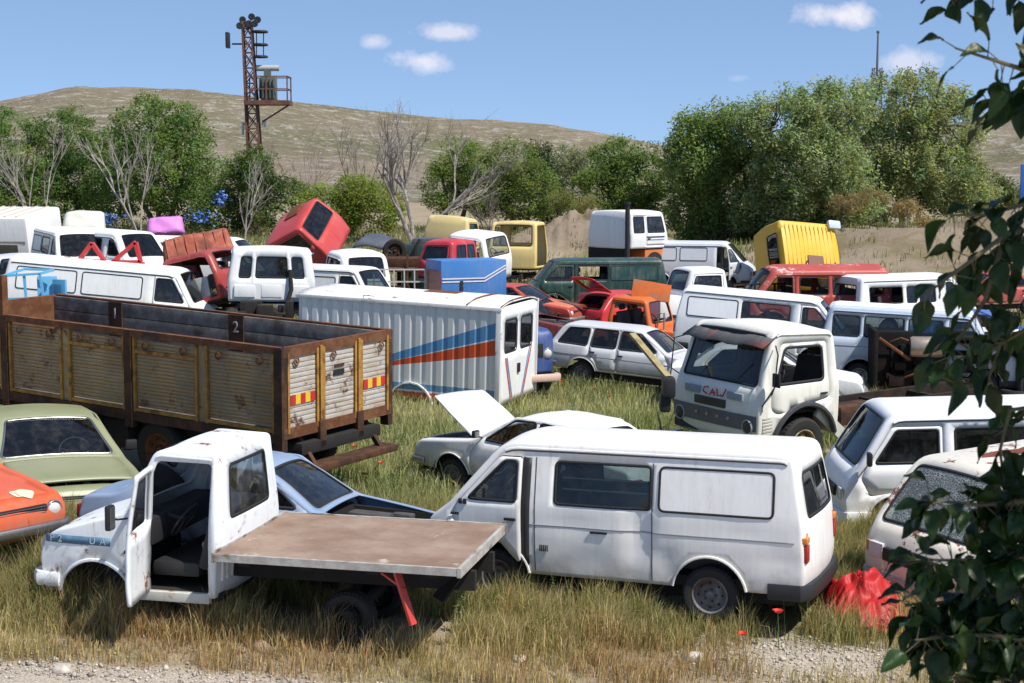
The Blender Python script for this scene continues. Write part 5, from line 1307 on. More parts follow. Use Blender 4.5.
def bent_sheet(name, label, cat, mat, px, py, s, w, d, rot, bend=.15, lip=.08, group=None, ribs=0):
    t = thing(name, label, cat, at(px, py, FPX / s), rot, group)
    V, F = [], []; n, m = 12, 8
    for i in range(n + 1):
        for j in range(m + 1):
            u, v = i / n * 2 - 1, j / m * 2 - 1
            z = bend * (1 - u * u) - lip * max(0, abs(u) - .9) * 10 - lip * max(0, abs(v) - .9) * 10 + .02 * math.sin(5 * u + 3 * v)
            V.append((u * w / 2 * (1 - .06 * v), v * d / 2, z))
    F = [(i * (m + 1) + j, (i + 1) * (m + 1) + j, (i + 1) * (m + 1) + j + 1, i * (m + 1) + j + 1) for i in range(n) for j in range(m)]
    o = mesh('skin', V, F, mat, t, True, 60); md = o.modifiers.new('thickness', 'SOLIDIFY'); md.thickness = .025
    mb = MB()
    for q in ((-.7, 0), (.7, 0), (0, 0)): mb.bar((q[0] * w / 2, -d * .42, bend * (1 - q[0] ** 2) - .06), (q[0] * w / 2, d * .42, bend * (1 - q[0] ** 2) - .06), .06, .05)
    mb.build('stiffener', mat, t)
    for k in range(ribs):
        x = (-.85 + 1.7 * k / max(1, ribs - 1)); MB().bar((x * w / 2, -d * .45, bend * (1 - x * x) + .012), (x * w / 2, d * .45, bend * (1 - x * x) + .012), .05, .03).build('rib', mat, t)
    return t
bent_sheet('car_bonnet', 'loose cream bonnet propped on edge near the blue rags', 'bonnet', paint((.70, .68, .58), .15, .3, seed=49), 84, 221, 30, 1.35, .75, rot3(10, 0, 62), .12)
bent_sheet('sofa_panel', 'bright pink padded panel lying above the long white van', 'panel', plain('pink', (.62, .22, .55), .55, .15), 165, 225, 30, 1.2, .65, rot3(8, -4, 68), .05, .12)
bent_sheet('pickup_tailgate', 'brown-red ribbed truck panel tipped on top of the dark red wreck', 'truck panel', BROWNRED, 197, 245, 39, 1.75, .72, rot3(12, -11, 58), .03, .05, ribs=7)
root, B = cab('dark red wreck with white door linings under the brown-red panel', (0, 0, 0), rot3(-25, -12, 0), mat=paint((.33, .035, .03), .2, .3, seed=50), L=1.7, hw=.8, H=1.25, belt=.7, doors='missing', frontglass=None, rear=None, cat='wreck', name='wrecked_car'); put(root, (0, 0, .7), 207, 275, 40)
MB().box(-.6, .5, -.70, -.64, .1, .62, bev=.02).build('door_lining', plain('lining_white', (.66, .64, .6), .7), root)
fr = thing('door_frames', 'pair of bright red triangular door frames on one red bar, above a white roof', 'door frame'); fr.scale = (1.1,) * 3; put(fr, (0, 0, .2), 108, 253, 41)
MR = paint((.50, .03, .03), .1, .2, seed=51)
for s_, nm in ((-1, 'frame'), (1, 'frame')):
    mb = MB(); P = [(-.25 + s_ * .42, 0, 0), (.12 + s_ * .42 + s_ * .05, 0, .42), (.34 + s_ * .42, 0, .02)] if s_ < 0 else [(.1, 0, 0), (.62, 0, .44), (.72, 0, .0)]
    for a, b in zip(P, P[1:] + P[:1]): mb.bar(a, b, .14, .08)
    mb.build(nm, MR, fr)
MB().box(-.85, .80, -.05, .10, -.14, .0, bev=.03).build('base_bar', MR, fr); MB().box(-.8, .7, -.02, .06, -.4, -.12, bev=.03).build('sill_panel', MR, fr); MB().box(-.98, -.84, -.05, .05, -.1, .12, bev=.02).build('rusty_end', RUST, fr)
# -- tipped red cab and cab seen from behind
_x = Vector((.75, -.42, .38)).normalized(); _z = Vector((-.42, -.40, .80)); _z = (_z - _x * _z.dot(_x)).normalized(); _tip = Matrix((_x, _z.cross(_x), _z)).transposed().to_euler()
root, B = cab('red truck cab tipped over on its nose behind the white cab', (0, 0, 0), _tip, mat=paint((.50, .05, .045), .12, .3, seed=52), L=1.75, hw=1.05, H=1.55, frontglass=GLASS_D, rear='one', slope=.18, r=.08); put(root, (0, 0, .75), 307, 239, 31)
for q in (-1, 1): B.ribbon([(.62, .62), (.0, .62)], (q,), 'side_stripe', plain('stripe_white', (.75, .72, .7), .5), .07, .006)
MB().box(-.3, .25, .1, .8, 1.60, 1.64, bev=.015).build('roof_patch', RUST, root)
root, B = cab('white truck cab seen from behind with three rear windows on a bare black chassis', (0, 0, 0), rot3(100, 0, 1.5), mat=whitish(53, .05), L=1.6, hw=1.02, H=1.22, rear='three', belt=.46, inside=True, quarter=0, crown=.04, r=.08, rearglass=GLASS_D); put(root, (-.8, 0, 1.18), 272, 251, 43)
chassis(root, -4.2, -.2, -.45, .40, (-1.4,), .42, DARK, hwx=.9)
for o_ in [c for c in root.children if c.name.startswith(('wheel', 'axle', 'leaf'))]: o_.location.z -= .95
mb = MB()
for k, (y, z) in enumerate(((-.62, .50), (.62, .50), (0, .52))): mb.box(-.86, -.80, y - .24, y + .24, .10, z - .12, bev=.02)
mb.build('rear_pressing', whitish(53, .05), root)
MB().tube([(-.86, -.42, .75), (-.95, -.45, .3), (-1.1, -.3, -.2), (-1.5, -.2, -.4)], .05, 8).build('exhaust_pipe', DARK, root)
mb = MB(); rr_ = random.Random(4)
for k in range(16): q = rr_.uniform(.06, .2); x, y = rr_.uniform(-1.6, -.85), rr_.uniform(-.7, .7); mb.box(x - q, x + q, y - q, y + q, -.45, -.25 + rr_.random() * .35, bev=.03)
mb.build('gearbox', DARK, root)
# -- centre back
root, B = van('white car-derived van with a blanked canopy, behind the corrugated box trailer', (0, 0, 0), rot3(-24, 1, 0), mat=whitish(54), seed=54, xr=-1.9, xf=2.2, roof=1.75, base=(1.1, 1.05), top=(.65, 1.75), nose=(2.0, .88), wins=((-.95, .05, 'p'), (-1.65, -1.05, 'p')), doorx=.15, axles=(1.3, -1.2), wz=(1.08, 1.5), mir=False, crease_strip=False); put(root, (-.3, 0, 1.8), 338, 265, 35)
root, B = cab('white truck cab with dark windscreen among the scrap, next to the grey railing', (0, 0, 0), rot3(-58, 6, 0), mat=whitish(55), L=1.4, hw=.85, H=1.35, belt=.6, frontglass=GLASS_D, r=.14); put(root, (0, 0, 1.35), 358, 252, 33)
chassis(root, -2.2, .6, -.3, .38, (.1,), .36, DARK, hwx=.7)
for o_ in [c for c in root.children if c.name.startswith(('wheel', 'axle', 'leaf'))]: o_.location.z -= .7
bent_sheet('car_bonnet', 'loose dark slate bonnet lying over a heap by the grey railing', 'bonnet', paint((.07, .085, .11), .1, .4, .3, seed=56), 378, 243, 29, 1.5, 1.0, rot3(-14, 8, 22), .16)
bent_sheet('car_bonnet', 'maroon bonnet standing upright behind the silver estate', 'bonnet', paint((.16, .02, .03), .15, .3, seed=57), 586, 303, 32, .62, .70, rot3(-15, 0, 74), .03)
# frame of a trailer (railing) and dark lorry with a spare wheel
rl = thing('trailer_rails', 'pale grey tubular trailer railing behind the corrugated box trailer', 'railing'); put(rl, (0, 0, .5), 384, 277, 34)
mb = MB(); MT = plain('rail_paint', (.55, .54, .52), .5, .3)
for z in (0, .36, .72): mb.bar((-1.2, 0, z), (1.2, 0, z), .04)
mb.build('rail', MT, rl)
for k in range(9): MB().bar((-1.2 + k * .3, 0, -.25), (-1.2 + k * .3, 0, .72), .035).build('upright', MT, rl)
MB().box(-1.2, 1.2, .05, 1.5, -.3, -.2).build('platform', plain('old_boards', (.42, .38, .33), .9, .3), rl)
rs = thing('scrap_rack', 'rusty flatbed trailer piled behind the grey railing', 'trailer'); put(rs, (0, 0, .6), 388, 262, 30)
MB().box(-1.4, 1.5, -.6, 1.0, .3, .45, bev=.02).build('deck', RUST, rs); MB().box(-1.2, 1.3, -.4, .8, .45, .75, bev=.05).build('load', RUSTD, rs)
for k in range(5): MB().bar((-1.35 + k * .68, -.62, -.3), (-1.35 + k * .68, -.62, .9), .06).build('stake', RUST, rs)
dg = thing('tractor_unit', 'dark bottle-green truck front with a spare tyre on top, beside the red cab', 'truck'); put(dg, (0, 0, .9), 418, 246, 29)
MG = paint((.02, .045, .035), .1, .3, seed=58); MB().box(-.55, .6, -.5, .6, -.6, 1.0, bev=.16).build('cowl', MG, dg); MB().box(-.2, .9, -.4, .5, .8, 1.18, bev=.12).build('engine_cover', paint((.05, .06, .07), .1, .3, seed=4), dg)
wheel(dg, -.75, -.5, .75, .42, .26, RUSTD, -1); mb = MB(); mb.tube([(-.1, -.62, .2), (-.05, -.7, .9), (.1, -.62, 1.15)], .05, 7); mb.build('exhaust_pipe', DARK, dg)
MB().lathe([(.2, -.02), (.22, .03), (.16, .05), (.002, .05)], (.25, -.52, .35), 'y', 18, sgn=-1).build('air_filter', MG, dg)
root, B = cab('cream-yellow loose cab back with one corner bent up, beneath the bare tree', (0, 0, 0), rot3(64, 3, 4), mat=paint((.72, .56, .24), .08, .3, seed=59), L=1.2, hw=1.0, H=1.2, rear=None, doors=True, belt=.55, frontglass=None, inside=False); put(root, (0, 0, 1.2), 454, 217, 25)
root, B = cab('cream-yellow cab shell with empty window openings, standing before the dirt mound', (0, 0, 0), rot3(-108, 0, 0), mat=paint((.74, .56, .22), .08, .3, seed=60), L=1.45, hw=1.0, H=1.75, rear='one', rearglass=None, doors='missing', frontglass=None, belt=.8, inside=False, r=.08); put(root, (0, 0, 1.75), 518, 222, 26)
chassis(root, -1.0, 1.0, -.3, .4, (), .4, DARK)
root, B = cab('white cab with an open side and clear windscreen behind the blue panel', (0, 0, 0), rot3(-28, 5, 4), mat=whitish(61), L=1.6, hw=.98, H=1.5, doors='missing', frontglass=GLASS_C, rear='one', rearglass=GLASS_D); put(root, (0, 0, 1.5), 480, 233, 29)
root, B = cab('small bright red pickup cab with square windows above the blue panel', (0, 0, 0), rot3(150, 0, 0), mat=paint((.48, .03, .045), .08, .25, seed=62), L=1.35, hw=.82, H=1.15, belt=.50, rear='two', rearglass=GLASS_D, doorwin=True, frontglass=GLASS_D); put(root, (0, 0, 1.15), 448, 240, 31)
bx = thing('cargo_box', 'blue box body with a white double stripe and one rust-brown end', 'box body', (0, 0, 0), rot3(24, 0, 0)); put(bx, (0, 0, 1.25), 466, 258, 34)
BLU = paint((.05, .19, .48), .08, .25, .4, seed=63)
MB().box(-1.03, 1.03, -.62, .62, .0, 1.22, bev=.03).build('body', BLU, bx); MB().box(-1.055, -1.03, -.60, .60, .02, .92).build('end_panel', paint((.20, .035, .025), .3, .3, seed=3), bx)
for dz in (0, .09): MB().bar((-1.0, -.632, .60 + dz), (.35, -.632, .60 + dz), .035, .012, up=(0, 1, 0)).bar((.33, -.632, .60 + dz), (1.0, -.632, .96 + dz), .035, .012, up=(0, 1, 0)).build('stripe', plain('stripe_white', (.75, .72, .7), .5), bx)
MB().box(.75, .92, -.64, -.62, .04, .16).build('number_plate', plain('plate_white', (.6, .6, .58), .5), bx); MB().box(-1.0, 1.0, -.5, .5, -.25, 0).build('base_frame', DARK, bx)
for z in (.35, .50): MB().box(-.45, -.35, -.65, -.62, z, z + .12).build('latch', BLACK, bx)
# -- green van, red hatchback, orange wrecks
root, B = van('long dark green van with a missing side window, behind the red and orange cars', (0, 0, 0), rot3(187, 0, 0), mat=paint((.008, .046, .038), .04, .35, .34, seed=64), seed=64, xr=-2.6, xf=2.2, wins=((-.55, .45, 'o'), (-2.25, -.65, 'p')), glassm=GLASS, frontglass=GLASS, mir=False, r=.1, doorx=.6, crease_strip=False); put(root, (0, 0, 1.93), 588, 257, 29.5)
root, B = car('bright red hatchback with its tailgate lifted, in front of the dark green van', (0, 0, 0), rot3(38, 0, 0), mat=paint((.52, .03, .035), .05, .2, seed=65), kind='hatch', seed=65, rear_glass=None); put(root, (-.3, 0, 1.42), 622, 290, 33)
tg = MB(); P = rpoly([(-.9, -.55), (.0, -.55), (.0, .55), (-.9, .55)], .12); Wd = rpoly([(-.75, -.42), (-.14, -.45), (-.14, .45), (-.75, .42)], .08)
V, T = cdt(P, [Wd], .2); tg.sheet(V, T, lambda Q: np.stack([Q[:, 0], Q[:, 1], .04 * (1 - Q[:, 1] ** 2 * 3)], 1)); tgo = tg.build('tailgate', paint((.52, .03, .035), .05, .2, seed=65), root, solid=.03); tgo.location = (-1.15, 0, 1.40); tgo.rotation_euler = (0, R(30), 0); tgo['label'] = 'lifted red tailgate'
V, T = cdt(Wd, (), .3); g2 = MB().sheet(V, T, lambda Q: np.stack([Q[:, 0], Q[:, 1], .03 * (1 - Q[:, 1] ** 2 * 3)], 1)).build('tailgate_window', GLASS, tgo)
root, B = car('red saloon with an orange bonnet and wings beside the blue box body', (0, 0, 0), rot3(-27, 0, 0), mat=paint((.42, .05, .035), .15, .3, seed=66), hoodmat=paint((.62, .17, .06), .35, .3, seed=67), seed=66, frontglass=GLASS_D, rear_glass=None); put(root, (.1, 0, 1.4), 521, 284, 33)
OR = paint((.60, .12, .015), .14, .25, .42, seed=68)
root, B = cab('orange pickup cab shell with no glass and a roof panel bent up', (0, 0, 0), rot3(-32, 4, 0), mat=OR, L=1.35, hw=.82, H=1.1, belt=.42, doors='missing', frontglass=None, rear='one', rearglass=None, r=.06); put(root, (0, 0, 1.1), 643, 297, 35)
MB().box(.55, 1.6, -.78, .78, -.35, .32, bev=.1).build('front_wing', OR, root); MB().box(-1.6, -.65, -.8, .8, -.35, .12, bev=.05).build('load_bed', OR, root)
rp = MB().box(-.55, .55, -.28, .28, -.02, .03, bev=.015).build('roof_flap', rusty('scuffed_orange', (.56, .13, .03), (.46, .12, .04), (.28, .16, .11), 5), root); rp.location = (.25, 0, 1.30); rp.rotation_euler = (R(-4), R(-8), 0); rp.rotation_euler = (R(58), R(6), R(28))
MB().tube([(.75, -.5, .3), (.8, -.5, .75), (.95, -.5, .78), (.98, -.5, .3)], .03, 6).build('handle_loop', STEEL, root); MB().lathe([(.12, -.05), (.14, 0), (.02, .05)], (.3, -.5, .62), 'x', 12).build('engine_part', DARK, root)
for q in (-1, 1): wheel(root, 1.1, q * .7, -.38, .3, .18, RIM, q)
root, B = car('low maroon wreck with a crumpled front behind the corrugated box trailer', (0, 0, 0), rot3(-20, 2, 0), mat=paint((.17, .025, .03), .2, .4, seed=69), kind='sedan', seed=69, hood='none', frontglass=None, rear_glass=None); put(root, (-.2, 0, 1.4), 500, 297, 35)
ws = thing('loose_windscreen', 'loose car windscreen leaning on the maroon wreck', 'windscreen', at(545, 308, FPX / 34), rot3(-20, 30, 10))
g1 = MB().box(-.28, .28, -.65, .65, -.004, .004, bev=0).build('pane', GLASS_F, ws); MB().box(-.31, -.27, -.68, .68, -.015, .015).box(.27, .31, -.68, .68, -.015, .015).box(-.31, .31, -.69, -.65, -.015, .015).box(-.31, .31, .65, .69, -.015, .015).build('rubber_surround', RUBBER, g1)
root, B = cab('royal blue lorry nose with one round headlight and an orange bumper behind the box trailer', (0, 0, 0), rot3(-68, 0, 0), mat=paint((.02, .06, .22), .08, .3, seed=70), L=1.5, hw=.85, H=.98, belt=.86, lamps=True, grille=True, front=False, rear=None, doors=None, inside=False, slope=.1); put(root, (.81, .65, .44), 548, 353, 45)
bumper(root, .92, -.10, .88, .16, .12, paint((.60, .42, .34), .2, .3, seed=3), .2); wheel(root, .1, -.8, -.12, .4, .24, RUST, -1); wheel(root, .1, .8, -.12, .4, .24, RUST, 1)
# -- right back
root, B = cab('white sleeper cab with a black exhaust stack on an orange chassis, before the willow', (0, 0, 0), rot3(40, 0, 0), mat=whitish(71, .03), L=1.95, hw=1.2, H=1.36, belt=.52, rear=None, doors=True, doorwin=True, frontglass=GLASS_C, quarter=.62, glassm=GLASS_C, slope=.2, r=.10); put(root, (0, 0, 1.36), 628, 211, 26.5)
MB().tube([(-1.05, -1.05, -.5), (-1.05, -1.05, 1.65)], .09, 10).tube([(-1.05, -1.05, 1.63), (-1.05, -1.05, 1.72)], .13, 10).build('exhaust_stack', BLACK, root)
MB().box(-1.0, -.96, -1.1, 1.1, -.55, .0).build('dark_back', DARK, root); MB().box(-.2, 1.2, -1.12, 1.12, -.75, -.02, bev=.05).build('orange_chassis', paint((.62, .16, .03), .1, .3, seed=72), root)
for q in (-1,): B.ribbon([(-.2, .42), (.75, .42)], (q,), 'side_stripe', plain('stripe_black', (.05, .05, .06), .5), .05, .005); B.ribbon([(-.2, .32), (.75, .32)], (q,), 'side_stripe', plain('stripe_bluegrey', (.2, .3, .4), .5), .03, .005)
chassis(root, -2.4, 1.0, -.5, .42, (.3,), .5, RUSTD, hwx=1.0)
for o_ in [c for c in root.children if c.name.startswith(('wheel', 'axle', 'leaf'))]: o_.location.z -= 1.1
root, B = van('silver white van with its passenger door standing open, under the willow', (0, 0, 0), rot3(-16, 0, 0), mat=paint((.60, .62, .66), .03, .2, seed=73), seed=73, xr=-2.5, wins=((-.5, .5, 'p'), (-2.1, -.65, 'p')), door_angle={-1: 70}, doorlab={-1: 'passenger door standing open'}, mir=False, r=.1, crease_strip=False, glassm=GLASS_C); put(root, (0, 0, 1.93), 697, 240, 26.5)
MB().box(-1.5, -1.4, -.84, -.82, 1.3, 1.5).build('emblem', plain('emblem_red', (.5, .03, .03), .5), root)
root, B = cab('white pickup cab with a dark windscreen, behind the white van with red seats', (0, 0, 0), rot3(200, 0, 0), mat=whitish(74, .05), L=1.4, hw=.80, H=1.2, belt=.55, frontglass=GLASS, glassm=GLASS_C, rear='one', r=.1, name='pickup', cat='pickup'); put(root, (-.1, 0, 1.2), 699, 268, 33)
MB().box(.6, 1.55, -.74, .74, -.4, .42, bev=.14).build('bonnet', whitish(74, .05), root)
mb = MB(); 
for z in (.0, .35, .72): mb.bar((-2.6, .8, z), (-.85, .8, z), .05)
mb.bar((-2.6, .8, .0), (-2.6, -.8, .0), .05); mb.build('bed_rail', RUSTD, root)
for k in range(6): MB().bar((-2.6 + k * .34, .8, -.4), (-2.6 + k * .34, .8, .74), .05).build('bed_stake', RUSTD, root)
MB().box(-2.6, -.85, -.8, .8, -.45, -.3).build('load_bed', paint((.5, .2, .1), .3, .3, seed=3), root); MB().box(-2.5, -.9, .74, .77, -.25, .55).build('bed_sheet', plain('sheet_grey', (.30, .32, .33), .5), root)
for q in (-1, 1): wheel(root, 1.1, q * .68, -.42, .3, .18, RIM, q); wheel(root, -1.8, q * .68, -.42, .3, .18, RIM, q)
root, B = van('brick red minibus with a chalky peeling roof and glassless side windows', (0, 0, 0), rot3(187, 0, 0), mat=paint((.42, .06, .045), .1, .35, .5, seed=75, under=(.62, .45, .40), flake=.25), seed=75, cat='minibus', name='minibus', xr=-2.5, xf=2.15, roof=1.95, wins=((-.45, .42, 'o'), (-1.35, -.6, 'o'), (-2.15, -1.5, 'o')), wz=(1.22, 1.72), glassm=None, frontglass=GLASS, rear_glass=None, r=.12, crown=.14, mir=False, crease_strip=False, doorx=.58); put(root, (0, 0, 2.0), 806, 267, 33)
YL = paint((.72, .42, .015), .06, .2, .4, seed=76)
root, B = cab('bright yellow crew cab tipped forward so its ribbed roof faces the yard', (0, 0, 0), (R(-8), R(0), R(0)), mat=YL, L=2.3, hw=1.0, H=1.5, belt=.75, doors=True, frontglass=GLASS_D, r=.07, rear='one', quarter=.55, glassm=GLASS_D, scale=1.14)
root.rotation_euler = (Matrix.Rotation(R(-82), 3, 'Z') @ Matrix.Rotation(R(68), 3, 'Y')).to_euler(); root.rotation_euler = (Matrix.Rotation(R(20), 3, 'Z') @ Matrix.Rotation(R(5), 3, 'Y') @ Matrix.Rotation(R(66), 3, 'X')).to_euler()
put(root, (0, 0, 1.4), 811, 250, 28)
mb = MB()
for k in range(12): mb.bar((-.92 + k * .15, -.78, 1.55), (-.92 + k * .15, .78, 1.55), .025, .012)
mb.build('roof_rib', YL, root); MB().box(-.25, .3, -.72, -.25, 1.555, 1.575).build('roof_panel', plain('panel_brown', (.20, .09, .06), .6), root)
for x in (-.5, .5): MB().tube([(x, -.75, 1.58), (x + .2, -.45, 1.6)], .02, 5).build('wiper', BLACK, root)
MB().box(.62, 1.06, .70, .98, 1.50, 1.66, bev=.06).build('beacon', plain('beacon_paleblue', (.5, .58, .70), .3), root)
root, B = van('white van with its back end open and gutted, beyond the pale blue minibus', (0, 0, 0), rot3(24, 0, 0), mat=whitish(77), seed=77, xr=-2.3, xf=2.2, wins=((-.55, -.2, 'g'), (-.08, .5, 'g'), (-1.9, -.72, 'o')), wz=(1.15, 1.62), rear_glass=None, r=.09, mir=False, crease_strip=False, roof=1.92); put(root, (0, 0, 1.97), 906, 273, 33)
root, B = car('royal blue saloon behind the pale blue minibus, its roof under the leaves', (0, 0, 0), rot3(-20, 0, 0), mat=paint((.05, .14, .42), .05, .25, seed=78), seed=78, frontglass=GLASS); put(root, (-.3, 0, 1.42), 975, 300, 37)
root, B = car('dull red saloon far back on the bank, glimpsed between leaves', (0, 0, 0), rot3(-160, 0, 0), mat=paint((.40, .07, .06), .1, .35, seed=79), seed=79); put(root, (0, 0, 1.42), 985, 258, 30)
root, B = car('white hatchback by the frame edge, behind the overturned wreck', (0, 0, 0), rot3(-30, 0, 0), mat=whitish(80), kind='hatch', seed=80); put(root, (0, 0, 1.42), 1012, 312, 41)
# ---- loose cabs and panels stand on scrap frames; vehicles are let down onto the ground
bpy.context.view_layer.update()
STAND = rusty('stand_iron', (.035, .024, .018), (.08, .045, .028), (.10, .05, .03), 4, seed=8)
for o in [q for q in SC.objects if q.parent is None and q.get('category') in ('van', 'minibus', 'car', 'truck cab', 'wreck', 'pickup', 'box body', 'railing', 'truck panel', 'bonnet', 'panel', 'cab frame', 'door frame', 'windscreen', 'trailer', 'truck')]:
    pts = [c.matrix_world @ Vector(b) for c in o.children_recursive if c.type == 'MESH' for b in c.bound_box]
    A = np.array(pts); lo = A[:, 2].min(); g_ = gz(o.location.x, o.location.y); gap = lo - g_
    if gap < .10: continue
    if o['category'] in ('car', 'van', 'minibus') and o.name != 'car.002':
        o.location.z -= min(gap, .45); gap -= min(gap, .45)
        if gap < .08: continue
    low = A[A[:, 2] < lo + .55]; c = Vector((*low.mean(0)[:2], 0)); ext = np.clip((low.max(0) - low.min(0))[:2] * .36, .12, .7)
    Mi = Matrix.LocRotScale(o.location, o.rotation_euler, o.scale).inverted(); mb = MB(); cn = []
    for sx in (-1, 1):
        for sy in (-1, 1):
            x, y = c.x + sx * ext[0], c.y + sy * ext[1]; cn.append(Vector((x, y, lo + .10))); mb.bar((x, y, gz(x, y) - .08), (x, y, lo + .14), .09)
    for a, b in ((0, 1), (2, 3), (0, 2), (1, 3)): mb.bar(cn[a], cn[b], .09)
    mb.V = [tuple(Mi @ Vector(v)) for v in mb.V]; mb.build('stand', STAND, o)
# ================================================================ ground, hills
def grid_mesh(name, X, Y_, Z, mat, col=None):
    m, n = X.shape
    V = np.stack([X, Y_, Z], -1).reshape(-1, 3); i = np.arange(m * n).reshape(m, n)
    F = np.stack([i[:-1, :-1], i[:-1, 1:], i[1:, 1:], i[1:, :-1]], -1).reshape(-1, 4)
    return np_mesh(name, V, F, mat, None, col, True)
def gravel_mask(x, y):
    """1 on bare gravel: the strip along the near bank and the patch behind the panel van's tail."""
    e = (fbm(x * .9, y * .9, 31) - .5) * 1.5
    a = smooth01((14.18 + e * .35 - y) / .3) * smooth01((-1.6 - x + e) / .8)
    b = smooth01(1.25 - np.sqrt(((x - 3.15) / 1.7) ** 2 + ((y - 14.75) / 1.0) ** 2) + e * .45)
    c = smooth01((13.9 - y + e * .4) / .3)
    return np.clip(np.maximum(np.maximum(a, b), c), 0, 1)
t = NT('yard_soil'); o = t.obj(1)
n1 = t.noise(o, .35, 8, .65); n2 = t.noise(o, 3.5, 8, .7); n3 = t.noise(o, 38, 4, .6)
at_ = t.n('ShaderNodeAttribute'); at_.attribute_name = 'tint'; sp = t.n('ShaderNodeSeparateColor'); t.l(at_.outputs['Color'], sp.inputs[0])
soil = t.mix(n2, (.26, .205, .14), (.40, .33, .24)); soil = t.mix(t.ramp(n1, .45, .65), soil, (.20, .19, .09))
grav = t.mix(t.ramp(n3, .35, .65), (.35, .295, .235), (.53, .47, .39)); grav = t.mix(t.ramp(n2, .55, .75), grav, (.30, .25, .19))
mound = t.mix(n2, (.17, .13, .09), (.34, .275, .205)); mound = t.mix(t.ramp(n1, .5, .62), mound, (.19, .155, .09))
c = t.mix(sp.outputs[0], soil, grav); c = t.mix(sp.outputs[1], c, mound)
b = t.bsdf(**{'Base Color': c, 'Roughness': .95, 'Specular IOR Level': .1}); t.bump(b, t.math('ADD', n3, n2), .7, .04)
SOIL = t.m
yy = np.concatenate([np.arange(-8, 13, 1.0), np.arange(13, 24, .12), np.arange(24, 60, .35), np.arange(60, 90, .6), np.geomspace(90, 175, 30)])
xx = np.concatenate([-np.geomspace(140, 9.2, 40), np.arange(-9, 9.01, .12), np.geomspace(9.2, 140, 40)])
GX, GY = np.meshgrid(xx, yy)
GZ = np.concatenate([ground(r_, q_)[None] for r_, q_ in zip(GX, GY)])
gm = gravel_mask(GX, GY); GZ = GZ + gm * (.02 * fbm(GX * 9, GY * 9, 5))
md_ = np.zeros_like(GX)
for (bx_, by_, rx_, ry_) in ((2.6, 67.5, 3.4, 3.0), (5.2, 70, 3, 3), (14.5, 66, 3.4, 4), (19, 63, 4.5, 4.5), (25, 68, 5, 5)): md_ = np.maximum(md_, np.exp(-((GX - bx_) / rx_) ** 2 - ((GY - by_) / ry_) ** 2))
md_ = smooth01((md_ + .5 * (fbm(GX * .5, GY * .5, 8) - .5) - .25) / .3)
col = np.stack([gm, md_, gm * 0], -1).reshape(-1, 3)
tag(grid_mesh('ground', GX, GY, GZ, SOIL, col), kind='structure')

t = NT('hillside'); o = t.obj(1)
st = t.n('ShaderNodeMapping'); st.inputs['Scale'].default_value = (1, 1, 3); t.l(o, st.inputs[0])
n1 = t.noise(o, .012, 8, .6); n2 = t.noise(st.outputs[0], .10, 9, .72); n3 = t.noise(st.outputs[0], .45, 6, .7)
c = t.mix(n2, (.24, .19, .13), (.38, .315, .235)); 
at_ = t.n('ShaderNodeAttribute'); at_.attribute_name = 'tint'; sp = t.n('ShaderNodeSeparateColor'); t.l(at_.outputs['Color'], sp.inputs[0])
c = t.mix(t.math('MULTIPLY', sp.outputs[0], .85), c, (.15, .155, .075)); c = t.mix(t.math('MULTIPLY', t.ramp(n1, .46, .60), .6), c, (.19, .165, .095))
n4 = t.noise(st.outputs[0], .16, 8, .75); c = t.mix(t.ramp(n4, .52, .62), c, (.42, .38, .33)); c = t.mix(t.math('MULTIPLY', t.ramp(n4, .46, .36), .6), c, (.17, .145, .09)); c = t.mix(t.ramp(n3, .56, .66), c, (.46, .42, .37)); c = t.mix(t.math('MULTIPLY', t.ramp(n3, .40, .30), .7), c, (.13, .115, .075))
b = t.bsdf(**{'Base Color': c, 'Roughness': .95, 'Specular IOR Level': .1}); t.bump(b, t.math('ADD', n2, n3), .8, 2.5)
az = np.linspace(-.62, .62, 420); dd = np.concatenate([np.linspace(165, 640, 150), np.linspace(660, 1500, 30)])
AZ, DD = np.meshgrid(az, dd); PX = 512 + FPX * np.tan(AZ)
sky_y = np.interp(PX, [-400, 0, 40, 80, 130, 200, 250, 300, 350, 400, 450, 500, 550, 600, 640, 680, 760, 860, 960, 1024, 1500], [112, 105, 98, 91, 91, 94, 100, 105, 110, 116, 121, 122, 127, 134, 142, 150, 150, 140, 124, 116, 104])
low_y = np.interp(PX, [-400, 0, 120, 200, 260, 350, 500, 700, 860, 1024, 1500], [128, 122, 116, 123, 134, 149, 172, 186, 176, 160, 140])
z1 = CH + (YH - low_y) / FPX * 350; z2 = CH + (YH - sky_y) / FPX * 600
f1 = smooth01((DD - 165) / 185); f2 = smooth01((DD - 395) / 205); dip = np.exp(-((DD - 395) / 40) ** 2)
Z = 2.4 + (z1 - 2.4) * f1 - dip * 5 + (z2 - z1) * f2
Z = np.where(DD > 600, z2 + (DD - 600) * -.03, Z)
Xh, Yh = DD * np.tan(AZ), DD
Z = Z + f1 * ((fbm(Xh * .02, Yh * .02, 41, 5) - .5) * 7 * smooth01((585 - DD) / 60) + (fbm(Xh * .13, Yh * .13, 43, 4) - .5) * 1.6)
Z = np.where(DD < 170, np.minimum(Z, 2.3), Z)
green = np.clip(np.exp(-((DD - 430) / 55) ** 2) * 1.2 + .9 * smooth01((fbm(Xh * .012, Yh * .03, 51) - .5) / .12) * .7, 0, 1)
tag(grid_mesh('hills', Xh, Yh, Z, t.m, np.stack([green, green, green], -1).reshape(-1, 3)), kind='structure')

